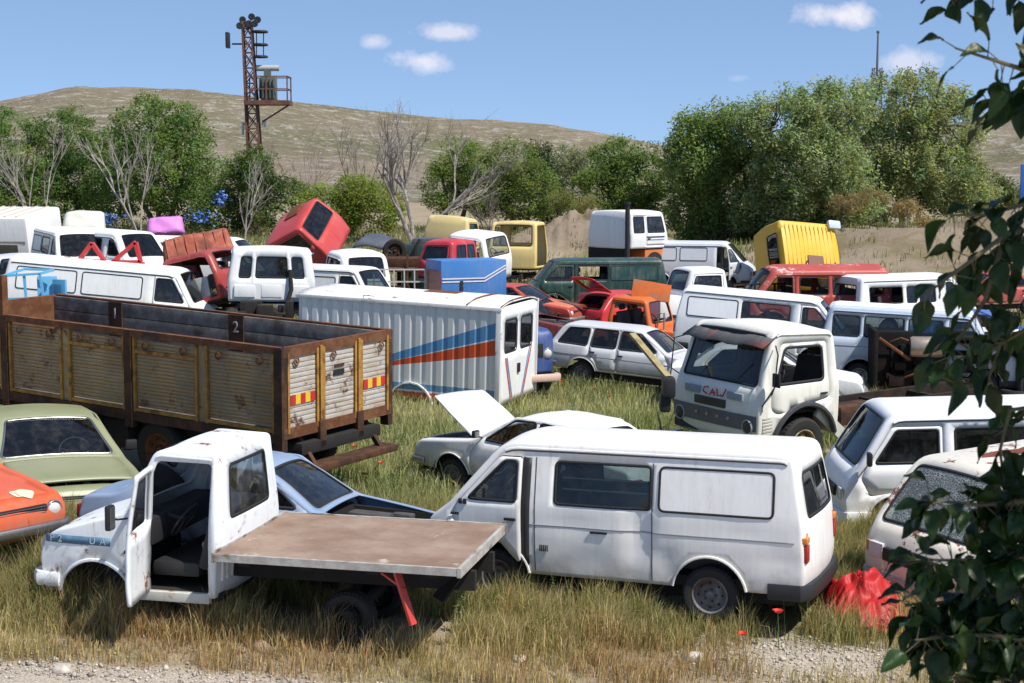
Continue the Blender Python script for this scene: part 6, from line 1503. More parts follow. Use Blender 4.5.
# ================================================================ trees
def leaf_mat(name, trans=.35, rough=.55, spec=.25):
    t = NT(name); a = t.n('ShaderNodeAttribute'); a.attribute_name = 'tint'
    d = t.n('ShaderNodeBsdfPrincipled'); d.inputs['Roughness'].default_value = rough; d.inputs['Specular IOR Level'].default_value = spec; t.l(a.outputs['Color'], d.inputs['Base Color'])
    tl = t.n('ShaderNodeBsdfTranslucent'); mx = t.n('ShaderNodeMix'); mx.data_type = 'RGBA'; mx.blend_type = 'MULTIPLY'; mx.inputs['Factor'].default_value = 1; t.l(a.outputs['Color'], mx.inputs['A']); mx.inputs['B'].default_value = (1.5, 1.6, .6, 1); t.l(mx.outputs['Result'], tl.inputs[0])
    m = t.n('ShaderNodeMixShader'); m.inputs[0].default_value = trans; t.l(d.outputs[0], m.inputs[1]); t.l(tl.outputs[0], m.inputs[2]); t.l(m.outputs[0], t.out.inputs[0]); return t.m
LEAF = leaf_mat('tree_leaves', .5); GRASSM = leaf_mat('grass_blades', .3, .7, .15)
BARK = rusty('bark', (.10, .08, .06), (.17, .14, .11), None, 9, seed=1); PALEB = rusty('pale_dead_bark', (.34, .30, .26), (.50, .46, .41), None, 7, seed=2); GREYB = rusty('grey_twigs', (.20, .165, .135), (.28, .24, .20), None, 7, seed=3)
def leaves_np(C, size, aspect, col, droop=0.0, r_=rng):
    """Rhombic leaf quads with random attitude at centres C; returns V, F, colour."""
    n = len(C); nn = r_.normal(size=(n, 3)) * .55 + np.array([.25, -.36, .60]); u = r_.normal(size=(n, 3)); u[:, 2] = u[:, 2] * .7 - droop
    nn /= np.linalg.norm(nn, axis=1)[:, None]; u -= nn * (u * nn).sum(1)[:, None]; u /= np.linalg.norm(u, axis=1)[:, None] + 1e-9
    v = np.cross(nn, u)
    s = size * r_.uniform(.65, 1.4, n)[:, None]
    V = np.stack([C - u * s * .5, C + v * s * aspect * .5, C + u * s * .5, C - v * s * aspect * .5], 1).reshape(-1, 3)
    F = np.arange(4 * n).reshape(n, 4)
    return V, F, np.repeat(col, 4, 0)
def tree(name, label, cat, px, d, blobs, base, n, lsize=.17, aspect=.55, colour=(.05, .085, .025), var=.35, droop=0.0, silver=0.0, group=None, seed=1, trunks=1, bark=BARK, tr=1.0, dead=0, clr=.62, stems=True):
    """blobs: (px, py, rx px, ry px) crown masses seen in the photo, given depth at distance d; base: photo row of the trunk foot."""
    n = int(n * 1.45); lsize *= .82; colour = tuple(q * 1.25 for q in colour); r_ = np.random.default_rng(seed); s = FPX / d
    b0 = at(px, base, d); z0 = gz(b0.x, b0.y) - .1
    root = thing(name, label, cat, (b0.x, b0.y, z0), (0, 0, 0), group)
    O = np.array([b0.x, b0.y, z0]); Cc, Tt = [], []
    tot = sum(b[2] * b[3] for b in blobs); ends = []
    for bi, (bx_, by_, rx_, ry_) in enumerate(blobs):
        c = np.array(at(bx_, by_, d + r_.uniform(-.8, .8))); R3 = np.array([rx_ / s, min(rx_ / s * .9, 3.2), ry_ / s])
        nl = int(n * rx_ * ry_ / tot); nc = max(12, int(nl / 70))
        p = r_.normal(size=(nc, 3)); p /= np.linalg.norm(p, axis=1)[:, None]; rad = r_.uniform(.35, 1.0, nc) ** .45
        rad *= .80 + .42 * fbm(p[:, 0] * 2.2 + seed, p[:, 2] * 2.2 + p[:, 1], seed)
        cl = c + p * R3 * rad[:, None]; cr = clr * r_.uniform(.45, 1.15, nc)
        k = r_.integers(0, nc, nl); g3 = r_.normal(size=(nl, 3)); g3 /= np.linalg.norm(g3, axis=1)[:, None]; C = cl[k] + g3 * (cr[k] * r_.random(nl) ** .45)[:, None] * np.array([1, 1, .85 + droop * .4])
        if droop: C[:, 2] -= np.abs(r_.normal(size=nl)) * droop * .5
        tone = np.clip(r_.normal(1, var * .55, nc), .45, 1.9)[k] * np.clip(r_.normal(1, var * .7, nl), .4, 2)
        hue = r_.normal(0, .12, nc)[k]
        col = np.array(colour)[None] * tone[:, None]; col[:, 0] *= 1 + hue + .1; col[:, 2] *= 1 - hue * .5
        if silver > 0:
            q = r_.random(nl) < silver; col[q] = np.array([.36, .39, .30]) * r_.uniform(.6, 1.2, q.sum())[:, None]
        Cc.append(C); Tt.append(col); ends += [e for e in cl[:max(4, nc // 6)]]
    C = np.concatenate(Cc); T = np.concatenate(Tt)
    k = C[:, 2] > ground(C[:, 0], C[:, 1]) + .05; C, T = C[k], T[k]
    V, F, cl = leaves_np(C - O, lsize, aspect, T, droop * .6, r_)
    np_mesh('crown', V, F, LEAF, root, np.clip(cl, 0, 1))
    mb = MB(); H = float(C[:, 2].max() - z0)
    forks = []
    for q in range(trunks):
        x = (q - (trunks - 1) / 2) * .5; pts = [Vector((x * .5 + r_.uniform(-.1, .1), r_.uniform(-.2, .2), -.1))]
        for j in range(1, 6): pts.append(Vector((x * (1 + j * .5) + r_.normal() * .12, r_.normal() * .12, H * .13 * j)))
        mb.tube(pts, [.17 * tr * (1 - j * .13) for j in range(6)], 8); forks += pts[2:]
    for e in ends:
        e = Vector(e - O); f = min(forks, key=lambda w: (w - e).length); m_ = (f + e) / 2 + Vector((r_.normal() * .2, r_.normal() * .2, .1)); mb.tube([f, m_, e], [.06 * tr, .04 * tr, .012 * tr], 5, cap=False)
    mb.build('trunk', bark, root)
    return root
def branching(mb, p, d, L, r, depth, r_, spread=.5, up=.12, kids=(2, 3)):
    n = 4; pts = [Vector(p)]; q = Vector(p); d = Vector(d).normalized()
    for i in range(n):
        d = (d + Vector((r_.normal() * .12, r_.normal() * .12, r_.normal() * .06 + up * .3))).normalized(); q = q + d * L / n; pts.append(q.copy())
    mb.tube(pts, [r * (1 - .45 * i / n) for i in range(n + 1)], 6 if r > .04 else 4, cap=False)
    if depth == 0: return
    for k in range(r_.integers(kids[0], kids[1] + 1) + (1 if depth > 2 else 0)):
        f = r_.uniform(.45, 1.0); b = pts[min(n, int(f * n))]; a = r_.uniform(0, 6.28)
        side = d.orthogonal().normalized(); side.rotate(Matrix.Rotation(a, 3, d))
        branching(mb, b, d + side * r_.uniform(spread * .6, spread * 1.3) + Vector((0, 0, up)), L * r_.uniform(.55, .78), r * .55, depth - 1, r_, spread, up, kids)
def bare_tree(label, px, base, d, top, lean=0, seed=1, mat=GREYB, stems=3, depth=4, r=.10, spread=.5, group=None):
    r_ = np.random.default_rng(seed); b0 = at(px, base, d); z0 = gz(b0.x, b0.y) - .1; root = thing('bare_tree', label, 'bare tree', (b0.x, b0.y, z0), (0, 0, 0), group)
    H = at(px, top, d).z - z0; mb = MB()
    for k in range(stems): branching(mb, (r_.normal() * .06, r_.normal() * .06, 0), (lean + (k - (stems - 1) / 2) * .38 + r_.normal() * .06, r_.normal() * .12, 1), H * .60, r * (1 - .15 * k), depth, r_, spread)
    mb.build('branches', mat, root, ang=60); return root
G_L = 'broadleaf trees along the far edge of the yard'
DG = (.10, .165, .045)
tree('tree', 'dark leafy tree at the far side beyond the camper body', 'tree', 12, 84, [(8, 150, 42, 42), (-20, 185, 50, 40), (20, 195, 38, 28)], 232, 15000, colour=DG, seed=1, trunks=2)
tree('tree', 'leafy tree with a flat top rising behind the white minibus', 'tree', 72, 86, [(70, 140, 40, 34), (88, 170, 38, 40), (58, 190, 36, 34)], 232, 17000, colour=(.09, .15, .042), seed=2, trunks=2)
tree('tree', 'tallest dense tree of the clump, behind the pink panel', 'tree', 160, 83, [(150, 130, 38, 36), (185, 135, 26, 30), (160, 170, 60, 38), (185, 195, 38, 34), (120, 195, 40, 30)], 232, 27000, colour=(.105, .17, .046), seed=3, trunks=3)
tree('tree', 'low bushy tree at the foot of the rusty lattice tower', 'tree', 255, 80, [(245, 190, 34, 34), (280, 205, 42, 28), (255, 170, 20, 22), (222, 212, 30, 22)], 238, 15000, colour=(.07, .115, .03), seed=4, trunks=2)
tree('bush', 'bright yellow-green bush behind the tipped red cab', 'bush', 335, 78, [(330, 212, 34, 26), (372, 208, 34, 26), (355, 195, 22, 18)], 238, 12000, lsize=.16, colour=(.15, .20, .04), seed=5, trunks=2)
tree('tree', 'rounded light green tree just beside the bare tree', 'tree', 455, 88, [(465, 165, 26, 26), (445, 188, 26, 26), (478, 190, 26, 28)], 226, 14000, lsize=.15, colour=(.125, .18, .045), seed=6, trunks=2)
tree('tree', 'green round-headed tree behind the cream-yellow cab shell', 'tree', 520, 88, [(512, 165, 30, 26), (525, 192, 34, 30), (500, 195, 26, 24)], 226, 15000, lsize=.15, colour=(.105, .155, .04), seed=7, trunks=2)
tree('tree', 'narrow dark pointed tree with drooping sprays', 'tree', 543, 92, [(540, 165, 14, 26), (545, 195, 20, 26)], 226, 8000, lsize=.15, colour=(.032, .055, .02), droop=.6, seed=8)
tree('tree', 'small silver-leaved tree between darker neighbours', 'tree', 572, 94, [(570, 162, 18, 16), (575, 190, 20, 26)], 226, 8000, lsize=.15, colour=(.13, .15, .09), silver=.25, seed=9)
tree('tree', 'dense mid-green tree behind the white sleeper cab', 'tree', 622, 82, [(620, 165, 32, 28), (640, 180, 30, 34), (602, 195, 28, 32), (630, 210, 40, 24)], 236, 19000, colour=(.095, .15, .04), seed=10, trunks=2)
WG = (.18, .235, .115)
tree('willow', 'broad willow at the near end of the thicket by the silver van', 'willow', 715, 78, [(700, 150, 36, 40), (725, 135, 40, 34), (690, 200, 26, 44), (735, 195, 46, 46), (745, 225, 40, 26)], 245, 36000, lsize=.25, aspect=.34, colour=(.135, .20, .065), var=.4, droop=.45, silver=.05, seed=11, trunks=3)
tree('willow', 'middle willow of the thicket with silvery sprays above the yellow crew cab', 'willow', 800, 76, [(790, 125, 48, 38), (830, 110, 40, 32), (810, 165, 56, 46), (780, 205, 50, 36), (835, 200, 40, 36)], 245, 42000, lsize=.25, aspect=.34, colour=WG, var=.42, droop=.5, silver=.14, seed=12, trunks=3)
tree('willow', 'tallest willow with a pale feathery crown standing on the bank', 'willow', 900, 80, [(905, 105, 52, 38), (945, 125, 40, 36), (890, 150, 52, 44), (935, 170, 48, 36), (870, 195, 46, 28), (960, 190, 34, 24)], 236, 42000, lsize=.25, aspect=.34, colour=(.19, .235, .115), var=.42, droop=.4, silver=.12, seed=13, trunks=3)
tree('bush', 'low dark bush at the end of the willow thicket on the bank', 'bush', 985, 86, [(985, 195, 34, 22), (1015, 205, 26, 16)], 228, 9000, colour=(.08, .1, .035), seed=14)
for i_, (px_, py_, dd_, rx_, ry_, c_) in enumerate(((845, 205, 70, 16, 9, (.20, .15, .08)), (872, 198, 72, 18, 8, (.16, .14, .07)), (905, 208, 70, 15, 7, (.22, .17, .09)), (590, 206, 72, 14, 8, (.17, .17, .07)), (560, 200, 74, 16, 7, (.13, .15, .05)), (930, 225, 66, 12, 6, (.2, .16, .08)))):
    tree('shrub', 'dry scrubby bush on the dirt bank', 'shrub', px_, dd_, [(px_, py_, rx_, ry_)], py_ + ry_, 1500, lsize=.13, aspect=.3, colour=c_, seed=40 + i_, clr=.4, tr=.25, group='dry shrubs on the dirt banks')
bare_tree('leafless pale tree with forked trunk in the middle of the treeline', 413, 226, 74, 112, .02, 3, rusty('bleached_bark', (.26, .22, .19), (.44, .40, .36), (.12, .10, .09), 6, seed=4), 3, 4, .13)
bare_tree('thin leafless grey tree behind the yellow-green bush', 365, 226, 86, 118, -.02, 5, GREYB, 3, 4, .07)
bare_tree('wispy leafless tree on the slope beside the lattice tower', 305, 215, 98, 128, .0, 7, rusty('brown_twigs', (.22, .17, .13), (.30, .24, .19), None, 7, seed=5), 4, 4, .05)
bare_tree('dead white branching tree in front of the tallest dense tree', 140, 226, 78, 118, -.18, 9, PALEB, 3, 3, .08, .45)
bare_tree('dead bleached tree at the edge of the leafy clump by the camper', 38, 222, 79, 130, -.15, 11, PALEB, 3, 3, .07, .4)
bare_tree('dead pale sapling poking out of the bush below the tower', 243, 218, 76, 158, .05, 13, PALEB, 2, 3, .05, .5)
bare_tree('leafless brushy thicket between the two round-headed trees', 492, 222, 84, 178, .0, 15, GREYB, 5, 3, .05, .6)
# far scrub on the hill
scr = []
for k, (px, py) in enumerate(((42, 101), (201, 92), (148, 99), (606, 131), (618, 137))):
    pass
# blue rags caught in the bushes
RAG = plain('blue_plastic', (.09, .20, .52), .5, .35, 6, bump=.3)
def rag(label, px, py, d, w, h, seed):
    r_ = np.random.default_rng(seed); c = np.array(at(px, py, d)); n = 110
    P = r_.normal(size=(n, 3)) * np.array([w, .25, h]) * .42; V, F, _ = leaves_np(P, .15, .8, np.zeros((n, 3)), .3, r_)
    o = np_mesh('plastic_rag', V, F, RAG); o.location = c; tag(o, label, 'plastic rag'); return o
rag('torn blue plastic spread through the bush beside the pink panel', 200, 216, 79, 1.2, .5, 1); rag('small torn blue plastic behind the loose cream bonnet', 106, 219, 79, .8, .45, 2); rag('scrap of blue plastic high in the dark bush', 221, 199, 78, .4, .45, 3)

# ================================================================ grass
def in_foot(x, y):
    k = np.zeros(len(x), bool); Q = np.stack([x, y], 1)
    for P in FOOT:
        lo, hi = P.min(0), P.max(0); m = (x > lo[0]) & (x < hi[0]) & (y > lo[1]) & (y < hi[1])
        if m.any(): k[m] |= inside(Q[m], P)
    return k
def grass_points(n, y0, y1, pad=1.0):
    y = np.sqrt(rng.uniform(y0 ** 2, y1 ** 2, n)); x = rng.uniform(-1, 1, n) * (y * .345 + pad); return x, y
def blades(x, y, h, w, colr, tipc, lean=.45):
    n = len(x); z = ground(x, y) - .01
    a = rng.uniform(0, 2 * np.pi, n); wind = .25; lx = np.cos(a) * lean * rng.uniform(.2, 1, n) + wind * .3; ly = np.sin(a) * lean * rng.uniform(.2, 1, n)
    bend = np.where(rng.random(n) < .3, rng.uniform(.3, 1.5, n), 0); b = rng.uniform(0, np.pi, n); wx, wy = np.cos(b) * w * .5, np.sin(b) * w * .5
    P = np.stack([x, y, z], 1); M = P + np.stack([lx * h * .35, ly * h * .35, h * .58], 1); T = P + np.stack([lx * h * (1 + bend), ly * h * (1 + bend), h * (rng.uniform(.78, 1, n) - .25 * bend)], 1)
    wv = np.stack([wx, wy, wx * 0], 1)
    V = np.stack([P - wv, P + wv, M - wv * .8, M + wv * .8, T], 1).reshape(-1, 3); i = np.arange(n)[:, None] * 5
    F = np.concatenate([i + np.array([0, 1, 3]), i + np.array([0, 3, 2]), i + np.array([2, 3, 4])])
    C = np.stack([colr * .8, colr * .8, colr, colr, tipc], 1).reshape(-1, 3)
    return V, F, C
STRAW, GREEN, BROWN, PALE = np.array([.56, .45, .24]), np.array([.15, .19, .055]), np.array([.37, .23, .115]), np.array([.42, .41, .21])
def colours(x, y, greenness, brown):
    n = len(x); q = np.clip(greenness + rng.normal(0, .22, n), 0, 1)[:, None]; br = (rng.random(n) < brown)[:, None]
    c = STRAW * (1 - q) + GREEN * q; c = np.where(br, BROWN, c) * np.clip(rng.normal(1, .22, n), .5, 1.6)[:, None]
    tip = c * .45 + .55 * np.where(rng.random(n)[:, None] < .5, STRAW, BROWN * 1.15) * np.clip(rng.normal(1, .2, n), .5, 1.5)[:, None]
    return c, tip
Vs, Fs, Cs = [], [], []
def push(v, f, c):
    b = sum(len(q) for q in Vs); Vs.append(v); Fs.append(f + b); Cs.append(c)
# near strip
x, y = grass_points(430000, 13.6, 20.5)
patch = fbm(x * .8, y * .8, 61); fine = fbm(x * 3.1, y * 3.1, 62)
green = .06 + .62 * smooth01((patch - .43) / .16) * smooth01((y - 14.2) / 1.4)
green = np.maximum(green, .85 * np.exp(-((x + 4.9) / .8) ** 2 - ((y - 16.0) / 1.4) ** 2)); green = np.maximum(green, .75 * np.exp(-((x - 1.6) / 1.6) ** 2 - ((y - 15.75) / .5) ** 2)); green = np.maximum(green, .6 * smooth01((y - 17) / 1.5))
dens = np.clip(.05 + 1.35 * fine, 0, 1) * (1 - gravel_mask(x, y) * .97) * np.where(y < 14.9, .40, 1)
k = (rng.random(len(x)) < dens) & ~in_foot(x, y); x, y, green, patch, fine = x[k], y[k], green[k], patch[k], fine[k]
tall = np.exp(-((x + 5.0) / .7) ** 2 - ((y - 16.3) / 1.3) ** 2) + .75 * np.exp(-((y - (14.95 + .17 * (x + 1.5) * -1)) / .38) ** 2) * (x < .1) * (.5 + fine)
clump = fbm(x * 2.4, y * 2.4, 66); h = (.06 + .18 * patch + .30 * smooth01((clump - .42) / .25) * fine + .10 * fine) * rng.uniform(.45, 1.35, len(x)) * (.75 + .5 * smooth01((y - 14.5) / 1.2)) + tall * .35 * rng.uniform(.4, 1, len(x))
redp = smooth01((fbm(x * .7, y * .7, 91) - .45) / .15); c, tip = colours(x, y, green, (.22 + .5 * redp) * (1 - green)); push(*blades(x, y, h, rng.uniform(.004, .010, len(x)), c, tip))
# middle of the yard
x, y = grass_points(330000, 20.5, 48)
patch = fbm(x * .5, y * .5, 71); k = (rng.random(len(x)) < np.clip(.35 + patch, 0, 1)) & ~in_foot(x, y); x, y, patch = x[k], y[k], patch[k]
q = np.clip(.42 + 1.3 * (patch - .5) + rng.normal(0, .22, len(x)), 0, 1)[:, None]; c = PALE * (1 - q) + np.array([.17, .215, .07]) * q; c = c * np.clip(rng.normal(1, .22, len(x)), .5, 1.6)[:, None]
tip = c * .5 + .5 * np.array([.42, .38, .20]) * np.clip(rng.normal(1, .2, len(x)), .5, 1.4)[:, None]
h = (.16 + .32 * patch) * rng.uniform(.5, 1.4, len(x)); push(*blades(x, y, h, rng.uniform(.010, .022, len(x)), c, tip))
# far
x, y = grass_points(90000, 48, 92, 6)
md2 = np.zeros(len(x))
for (bx_, by_, rx_, ry_) in ((2.6, 67.5, 3.4, 3.0), (5.2, 70, 3, 3), (14.5, 66, 3.4, 4), (19, 63, 4.5, 4.5), (25, 68, 5, 5)): md2 = np.maximum(md2, np.exp(-((x - bx_) / rx_) ** 2 - ((y - by_) / ry_) ** 2))
clump = smooth01((fbm(x * 1.1, y * 1.1, 82) - .52) / .08)
k = ~in_foot(x, y) & (rng.random(len(x)) < np.where(md2 > .25, .55 * clump, .3 + fbm(x * .3, y * .3, 81))); x, y = x[k], y[k]
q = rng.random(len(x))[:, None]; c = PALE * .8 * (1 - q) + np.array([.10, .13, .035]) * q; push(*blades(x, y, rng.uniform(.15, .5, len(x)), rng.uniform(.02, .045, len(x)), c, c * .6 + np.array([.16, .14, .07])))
g = np_mesh('grass', np.concatenate(Vs), np.concatenate(Fs), GRASSM, None, np.clip(np.concatenate(Cs), 0, 1)); g['kind'] = 'stuff'
# loose stones on the gravel
x, y = grass_points(26000, 13.6, 17); k = (rng.random(len(x)) < gravel_mask(x, y) + .03) & ~in_foot(x, y); x, y = x[k], y[k]; z = ground(x, y); n = len(x)
s_ = np.exp(rng.normal(-4.6, .55, n)); base = np.array([[1, 0, 0], [0, 1, 0], [-1, 0, 0], [0, -1, 0], [0, 0, .7], [0, 0, -.7]]); jit = rng.uniform(.6, 1.25, (n, 6, 1)); an = rng.uniform(0, 6.28, n)
Vb = base[None] * jit * s_[:, None, None]; Vr = np.stack([Vb[..., 0] * np.cos(an)[:, None] - Vb[..., 1] * np.sin(an)[:, None], Vb[..., 0] * np.sin(an)[:, None] + Vb[..., 1] * np.cos(an)[:, None], Vb[..., 2]], -1) + np.stack([x, y, z + s_ * .25 + .012], -1)[:, None]
f8 = np.array([[0, 1, 4], [1, 2, 4], [2, 3, 4], [3, 0, 4], [1, 0, 5], [2, 1, 5], [3, 2, 5], [0, 3, 5]]); F = (f8[None] + (np.arange(n) * 6)[:, None, None]).reshape(-1, 3)
cg = np.repeat(np.array([.44, .39, .33]) * rng.uniform(.6, 1.35, (n, 1)), 6, 0)
o = np_mesh('gravel', Vr.reshape(-1, 3), F, leaf_mat('stone_chips', 0, .95, .1), None, np.clip(cg, 0, .8)); o['kind'] = 'stuff'
# ================================================================ lattice tower, masts
tw = thing('lattice_tower', 'rusty lattice tower with floodlights on top and a transformer on its railed platform', 'tower')
TD = 86.0; sT = FPX / TD; bT = at(259, 225, TD); zb_ = gz(bT.x, bT.y) - .1; tw.location = (bT.x, bT.y, zb_)
topz = at(247, 22, TD).z - zb_; dxT = (at(247, 22, TD).x - bT.x)
TR = rusty('tower_rust', (.16, .07, .045), (.24, .12, .08), (.10, .08, .075), 3, seed=5)
def leg(q, z):
    f = z / topz; w = .42 * (1 - f) + .24 * f; cx0 = dxT * f; return Vector((cx0 + (q % 2 * 2 - 1) * w, (q // 2 * 2 - 1) * w, z))
for q in range(4): MB().bar(leg(q, 0), leg(q, topz), .10).build('leg', TR, tw)
nb = 14; mb = MB()
for k in range(nb):
    z0_, z1_ = topz * k / nb, topz * (k + 1) / nb
    for a, b in ((0, 1), (2, 3), (0, 2), (1, 3)): mb.bar(leg(a, z0_), leg(b, z1_), .05); mb.bar(leg(b, z0_), leg(a, z1_), .05); mb.bar(leg(a, z1_), leg(b, z1_), .05)
mb.build('bracing', TR, tw)
def tp(px, py, dy=0): p = at(px, py, TD + dy); return Vector((p.x - bT.x, p.y - bT.y, p.z - zb_))
pa, pb = tp(246, 103), tp(291, 103)
mb = MB(); mb.box(pa.x, pb.x, -.75, .75, pa.z - .12, pa.z + .12); pf = mb.build('platform', TR, tw)
mb = MB()
for y in (-.72, .72):
    for x in (pa.x + .1, (pa.x + pb.x) / 2, pb.x - .1): mb.bar((x, y, pa.z), (x, y, pa.z + 1.45), .07)
    for z in (.75, 1.45): mb.bar((pa.x + .1, y, pa.z + z), (pb.x - .05, y, pa.z + z), .06)
for z in (.75, 1.45): mb.bar((pb.x - .08, -.72, pa.z + z), (pb.x - .08, .72, pa.z + z), .06)
mb.bar((pb.x - .1, 0, pa.z - .1), tp(262, 122), .09); mb.build('railing', TR, pf)
c = tp(269, 88); GRN = plain('transformer_green', (.11, .13, .105), .5, .3); mb = MB(); mb.box(c.x - .42, c.x + .42, -.35, .35, pa.z + .12, pa.z + 1.5, bev=.05)
for k in range(5): mb.box(c.x - .5 + k * .2, c.x - .44 + k * .2, -.48, .48, pa.z + .25, pa.z + 1.35)
tf = mb.build('transformer', GRN, tw); MB().lathe([(.002, -.75), (.17, -.75), (.17, .55), (.002, .55)], (c.x + .05, 0, pa.z + 1.95), 'x', 14).build('oil_tank', plain('tank_grey', (.42, .42, .40), .5), tf); MB().box(c.x - .25, c.x + .1, -.2, .2, pa.z + 1.45, pa.z + 1.85).build('neck', GRN, tf)
for i, (px, py) in enumerate(((240, 26), (243, 20), (249, 24), (252, 17), (255, 24), (258, 20))):
    p = tp(px, py, (i % 2 - .5) * .6); MB().lathe([(.04, -.2), (.14, -.12), (.2, .14), (.17, .15), (.002, .1)], p, 'y', 12, sgn=-1).bar(p, tp(248, 30), .04).build('floodlight', BLACK, tw)
p = tp(228, 40); mb = MB(); mb.box(p.x - .1, p.x + .08, -.3, .3, p.z - .45, p.z + .42, M=None, bev=.03); mb.bar(tp(232, 44), tp(247, 44), .09); mb.build('side_light', BLACK, tw)
for py in (32, 45, 57):
    p = tp(260, py); MB().tube([(p.x + .42 * math.cos(a), .42 * math.sin(a), p.z) for a in np.linspace(0, 6.283, 17)], .05, 6).lathe([(.002, 0), (.4, .02), (.4, .08), (.002, .1)], p, 'z', 14).build('lamp_ring_basket', BLACK, tw)
for x in (256.5, 263.5): MB().bar(tp(x, 30), tp(x, 58), .05).build('basket_strut', BLACK, tw)
MB().tube([tp(246, 125), tp(243, 122), tp(243, 135)], .08, 6).build('insulator', plain('insulator_white', (.6, .6, .6), .3), tw); MB().tube([tp(262, 125), tp(266, 121), tp(265, 127)], .08, 6).build('insulator', plain('insulator_white', (.6, .6, .6), .3), tw)
ms = thing('radio_mast', 'slim distant radio mast rising above the willow thicket', 'mast'); bM = at(874, 190, 190); ms.location = (bM.x, bM.y, gz(bM.x, bM.y) - 1)
h1 = at(874, 68, 190).z - ms.location.z; h2 = at(873, 32, 190).z - ms.location.z; mb = MB(); MS = plain('mast_grey', (.12, .12, .13), .6)
for q in range(4):
    ox, oy = (q % 2 - .5) * 1.2, (q // 2 - .5) * 1.2; mb.bar((ox, oy, 0), (ox * .8, oy * .8, h1), .14)
for k in range(24): mb.bar((-.55, -.55, h1 * k / 24), (.55, -.55, h1 * (k + 1) / 24), .08); mb.bar((.55, -.55, h1 * k / 24), (-.55, -.55, h1 * (k + 1) / 24), .08)
mb.build('lattice', MS, ms); MB().tube([(0, 0, h1 - 1), (0, 0, h2)], [.16, .10], 6).lathe([(.002, -.2), (.22, -.1), (.22, .1), (.002, .2)], (0, 0, h2), 'z', 8).build('antenna', MS, ms)
sg_ = thing('blue_signboard', 'blue signboard on a post at the frame edge beyond the willows', 'sign', at(1034, 185, 55)); MB().box(-.5, .5, -.04, .04, -.7, .75, bev=.02).build('board', plain('sign_blue', (.03, .12, .40), .4), sg_); MB().tube([(0, .06, -2.4), (0, .06, .6)], .05, 8).build('post', STEEL, sg_)

# ================================================================ poppies, weeds, stones
PET = plain('poppy_red', (.62, .03, .012), .6, .2, 30, bump=0); STM = plain('stem_green', (.10, .15, .04), .7, .2, 20, bump=0)
def poppy_master():
    t = thing('poppy', 'red poppy flowering in the long grass', 'poppy', (0, 0, 0), (0, 0, 0), 'poppies scattered through the grass')
    MB().tube([(0, 0, 0), (.01, .005, .2), (.02, 0, .40)], [.005, .004, .003], 5).build('stem', STM, t)
    mb = MB()
    for k in range(4):
        a = k * math.pi / 2; pts = []
        for i in range(5):
            for j in range(5):
                u, v = i / 4, j / 2 - 1; r_ = .008 + .05 * u; an = a + v * .75; pts.append((.02 + r_ * math.cos(an), r_ * math.sin(an), .40 + .035 * u ** 2 + .006 * math.sin(6 * v + k)))
        mb.add(pts, [(i * 5 + j, i * 5 + j + 1, i * 5 + j + 6, i * 5 + j + 5) for i in range(4) for j in range(4)])
    mb.build('petals', PET, t, ang=80); MB().lathe([(.002, .0), (.012, .004), (.01, .016), (.002, .018)], (.02, 0, .40), 'z', 8).build('seed_head', BLACK, t); return t
pm = poppy_master()
spots = [(650, 603, 1.0), (656, 614, 1.0), (785, 628, .9), (779, 643, .9), (744, 655, .7), (363, 488, 1.3), (354, 455, 1.2), (364, 461, 1.2), (370, 468, 1.2), (348, 469, 1.1), (381, 473, 1.2), (375, 455, 1.0), (612, 402, 1.2), (560, 385, 1.1), (441, 465, 1.2), (442, 470, 1.2), (652, 372, 1.3), (330, 500, 1.0), (665, 606, .8), (593, 392, 1.1)]
def ground_at(px, py):
    d = 16.0
    for _ in range(30):
        p = at(px, py, d); g_ = gz(p.x, p.y); d = max(8, min(80, d * 1.0 + (p.z - g_) * d / (CH - g_ + .01) * .7))
    return at(px, py, d)
for i, (px, py, sc) in enumerate(spots):
    p = ground_at(px, py + 8)
    if i == 0: t = pm
    else:
        t = pm.copy(); COL.objects.link(t)
        for ch in pm.children: c_ = ch.copy(); COL.objects.link(c_); c_.parent = t
    t.location = (p.x, p.y, gz(p.x, p.y)); t.scale = (sc * (1.1 if i < 5 else .62),) * 3; t.rotation_euler = (random.uniform(-.15, .15), random.uniform(-.15, .15), random.uniform(0, 6))
WGm = plain('weed_green', (.16, .20, .09), .8, .25, 14, bump=0)
def weed_master(seed, h):
    r_ = random.Random(seed); t = thing('weed', 'tall branching weed standing above the grass', 'weed', (0, 0, 0), (0, 0, 0), 'tall weeds in the long grass'); mb = MB(); lv = MB()
    for k in range(4):
        a = r_.uniform(0, 6.3); tip = Vector((math.cos(a) * h * .22, math.sin(a) * h * .22, h * r_.uniform(.75, 1))); pts = [Vector((0, 0, 0)), tip * .5 + Vector((0, 0, h * .06)), tip]; mb.tube(pts, [.008, .006, .002], 5)
        for j in range(12):
            f = .12 + .85 * j / 12; p = pts[0].lerp(pts[1], f * 2) if f < .5 else pts[1].lerp(pts[2], f * 2 - 1); b = r_.uniform(0, 6.3); L = h * .16 * (1.15 - f); d = Vector((math.cos(b), math.sin(b), r_.uniform(-.1, .7))).normalized(); w = d.cross(Vector((0, 0, 1))).normalized() * L * .16
            lv.add([p, p + d * L * .45 + w, p + d * L, p + d * L * .45 - w], [(0, 1, 2, 3)])
    mb.build('stem', STM, t); lv.build('leaves', WGm, t, smooth=False); return t
wm = [weed_master(3, .75), weed_master(9, .95)]
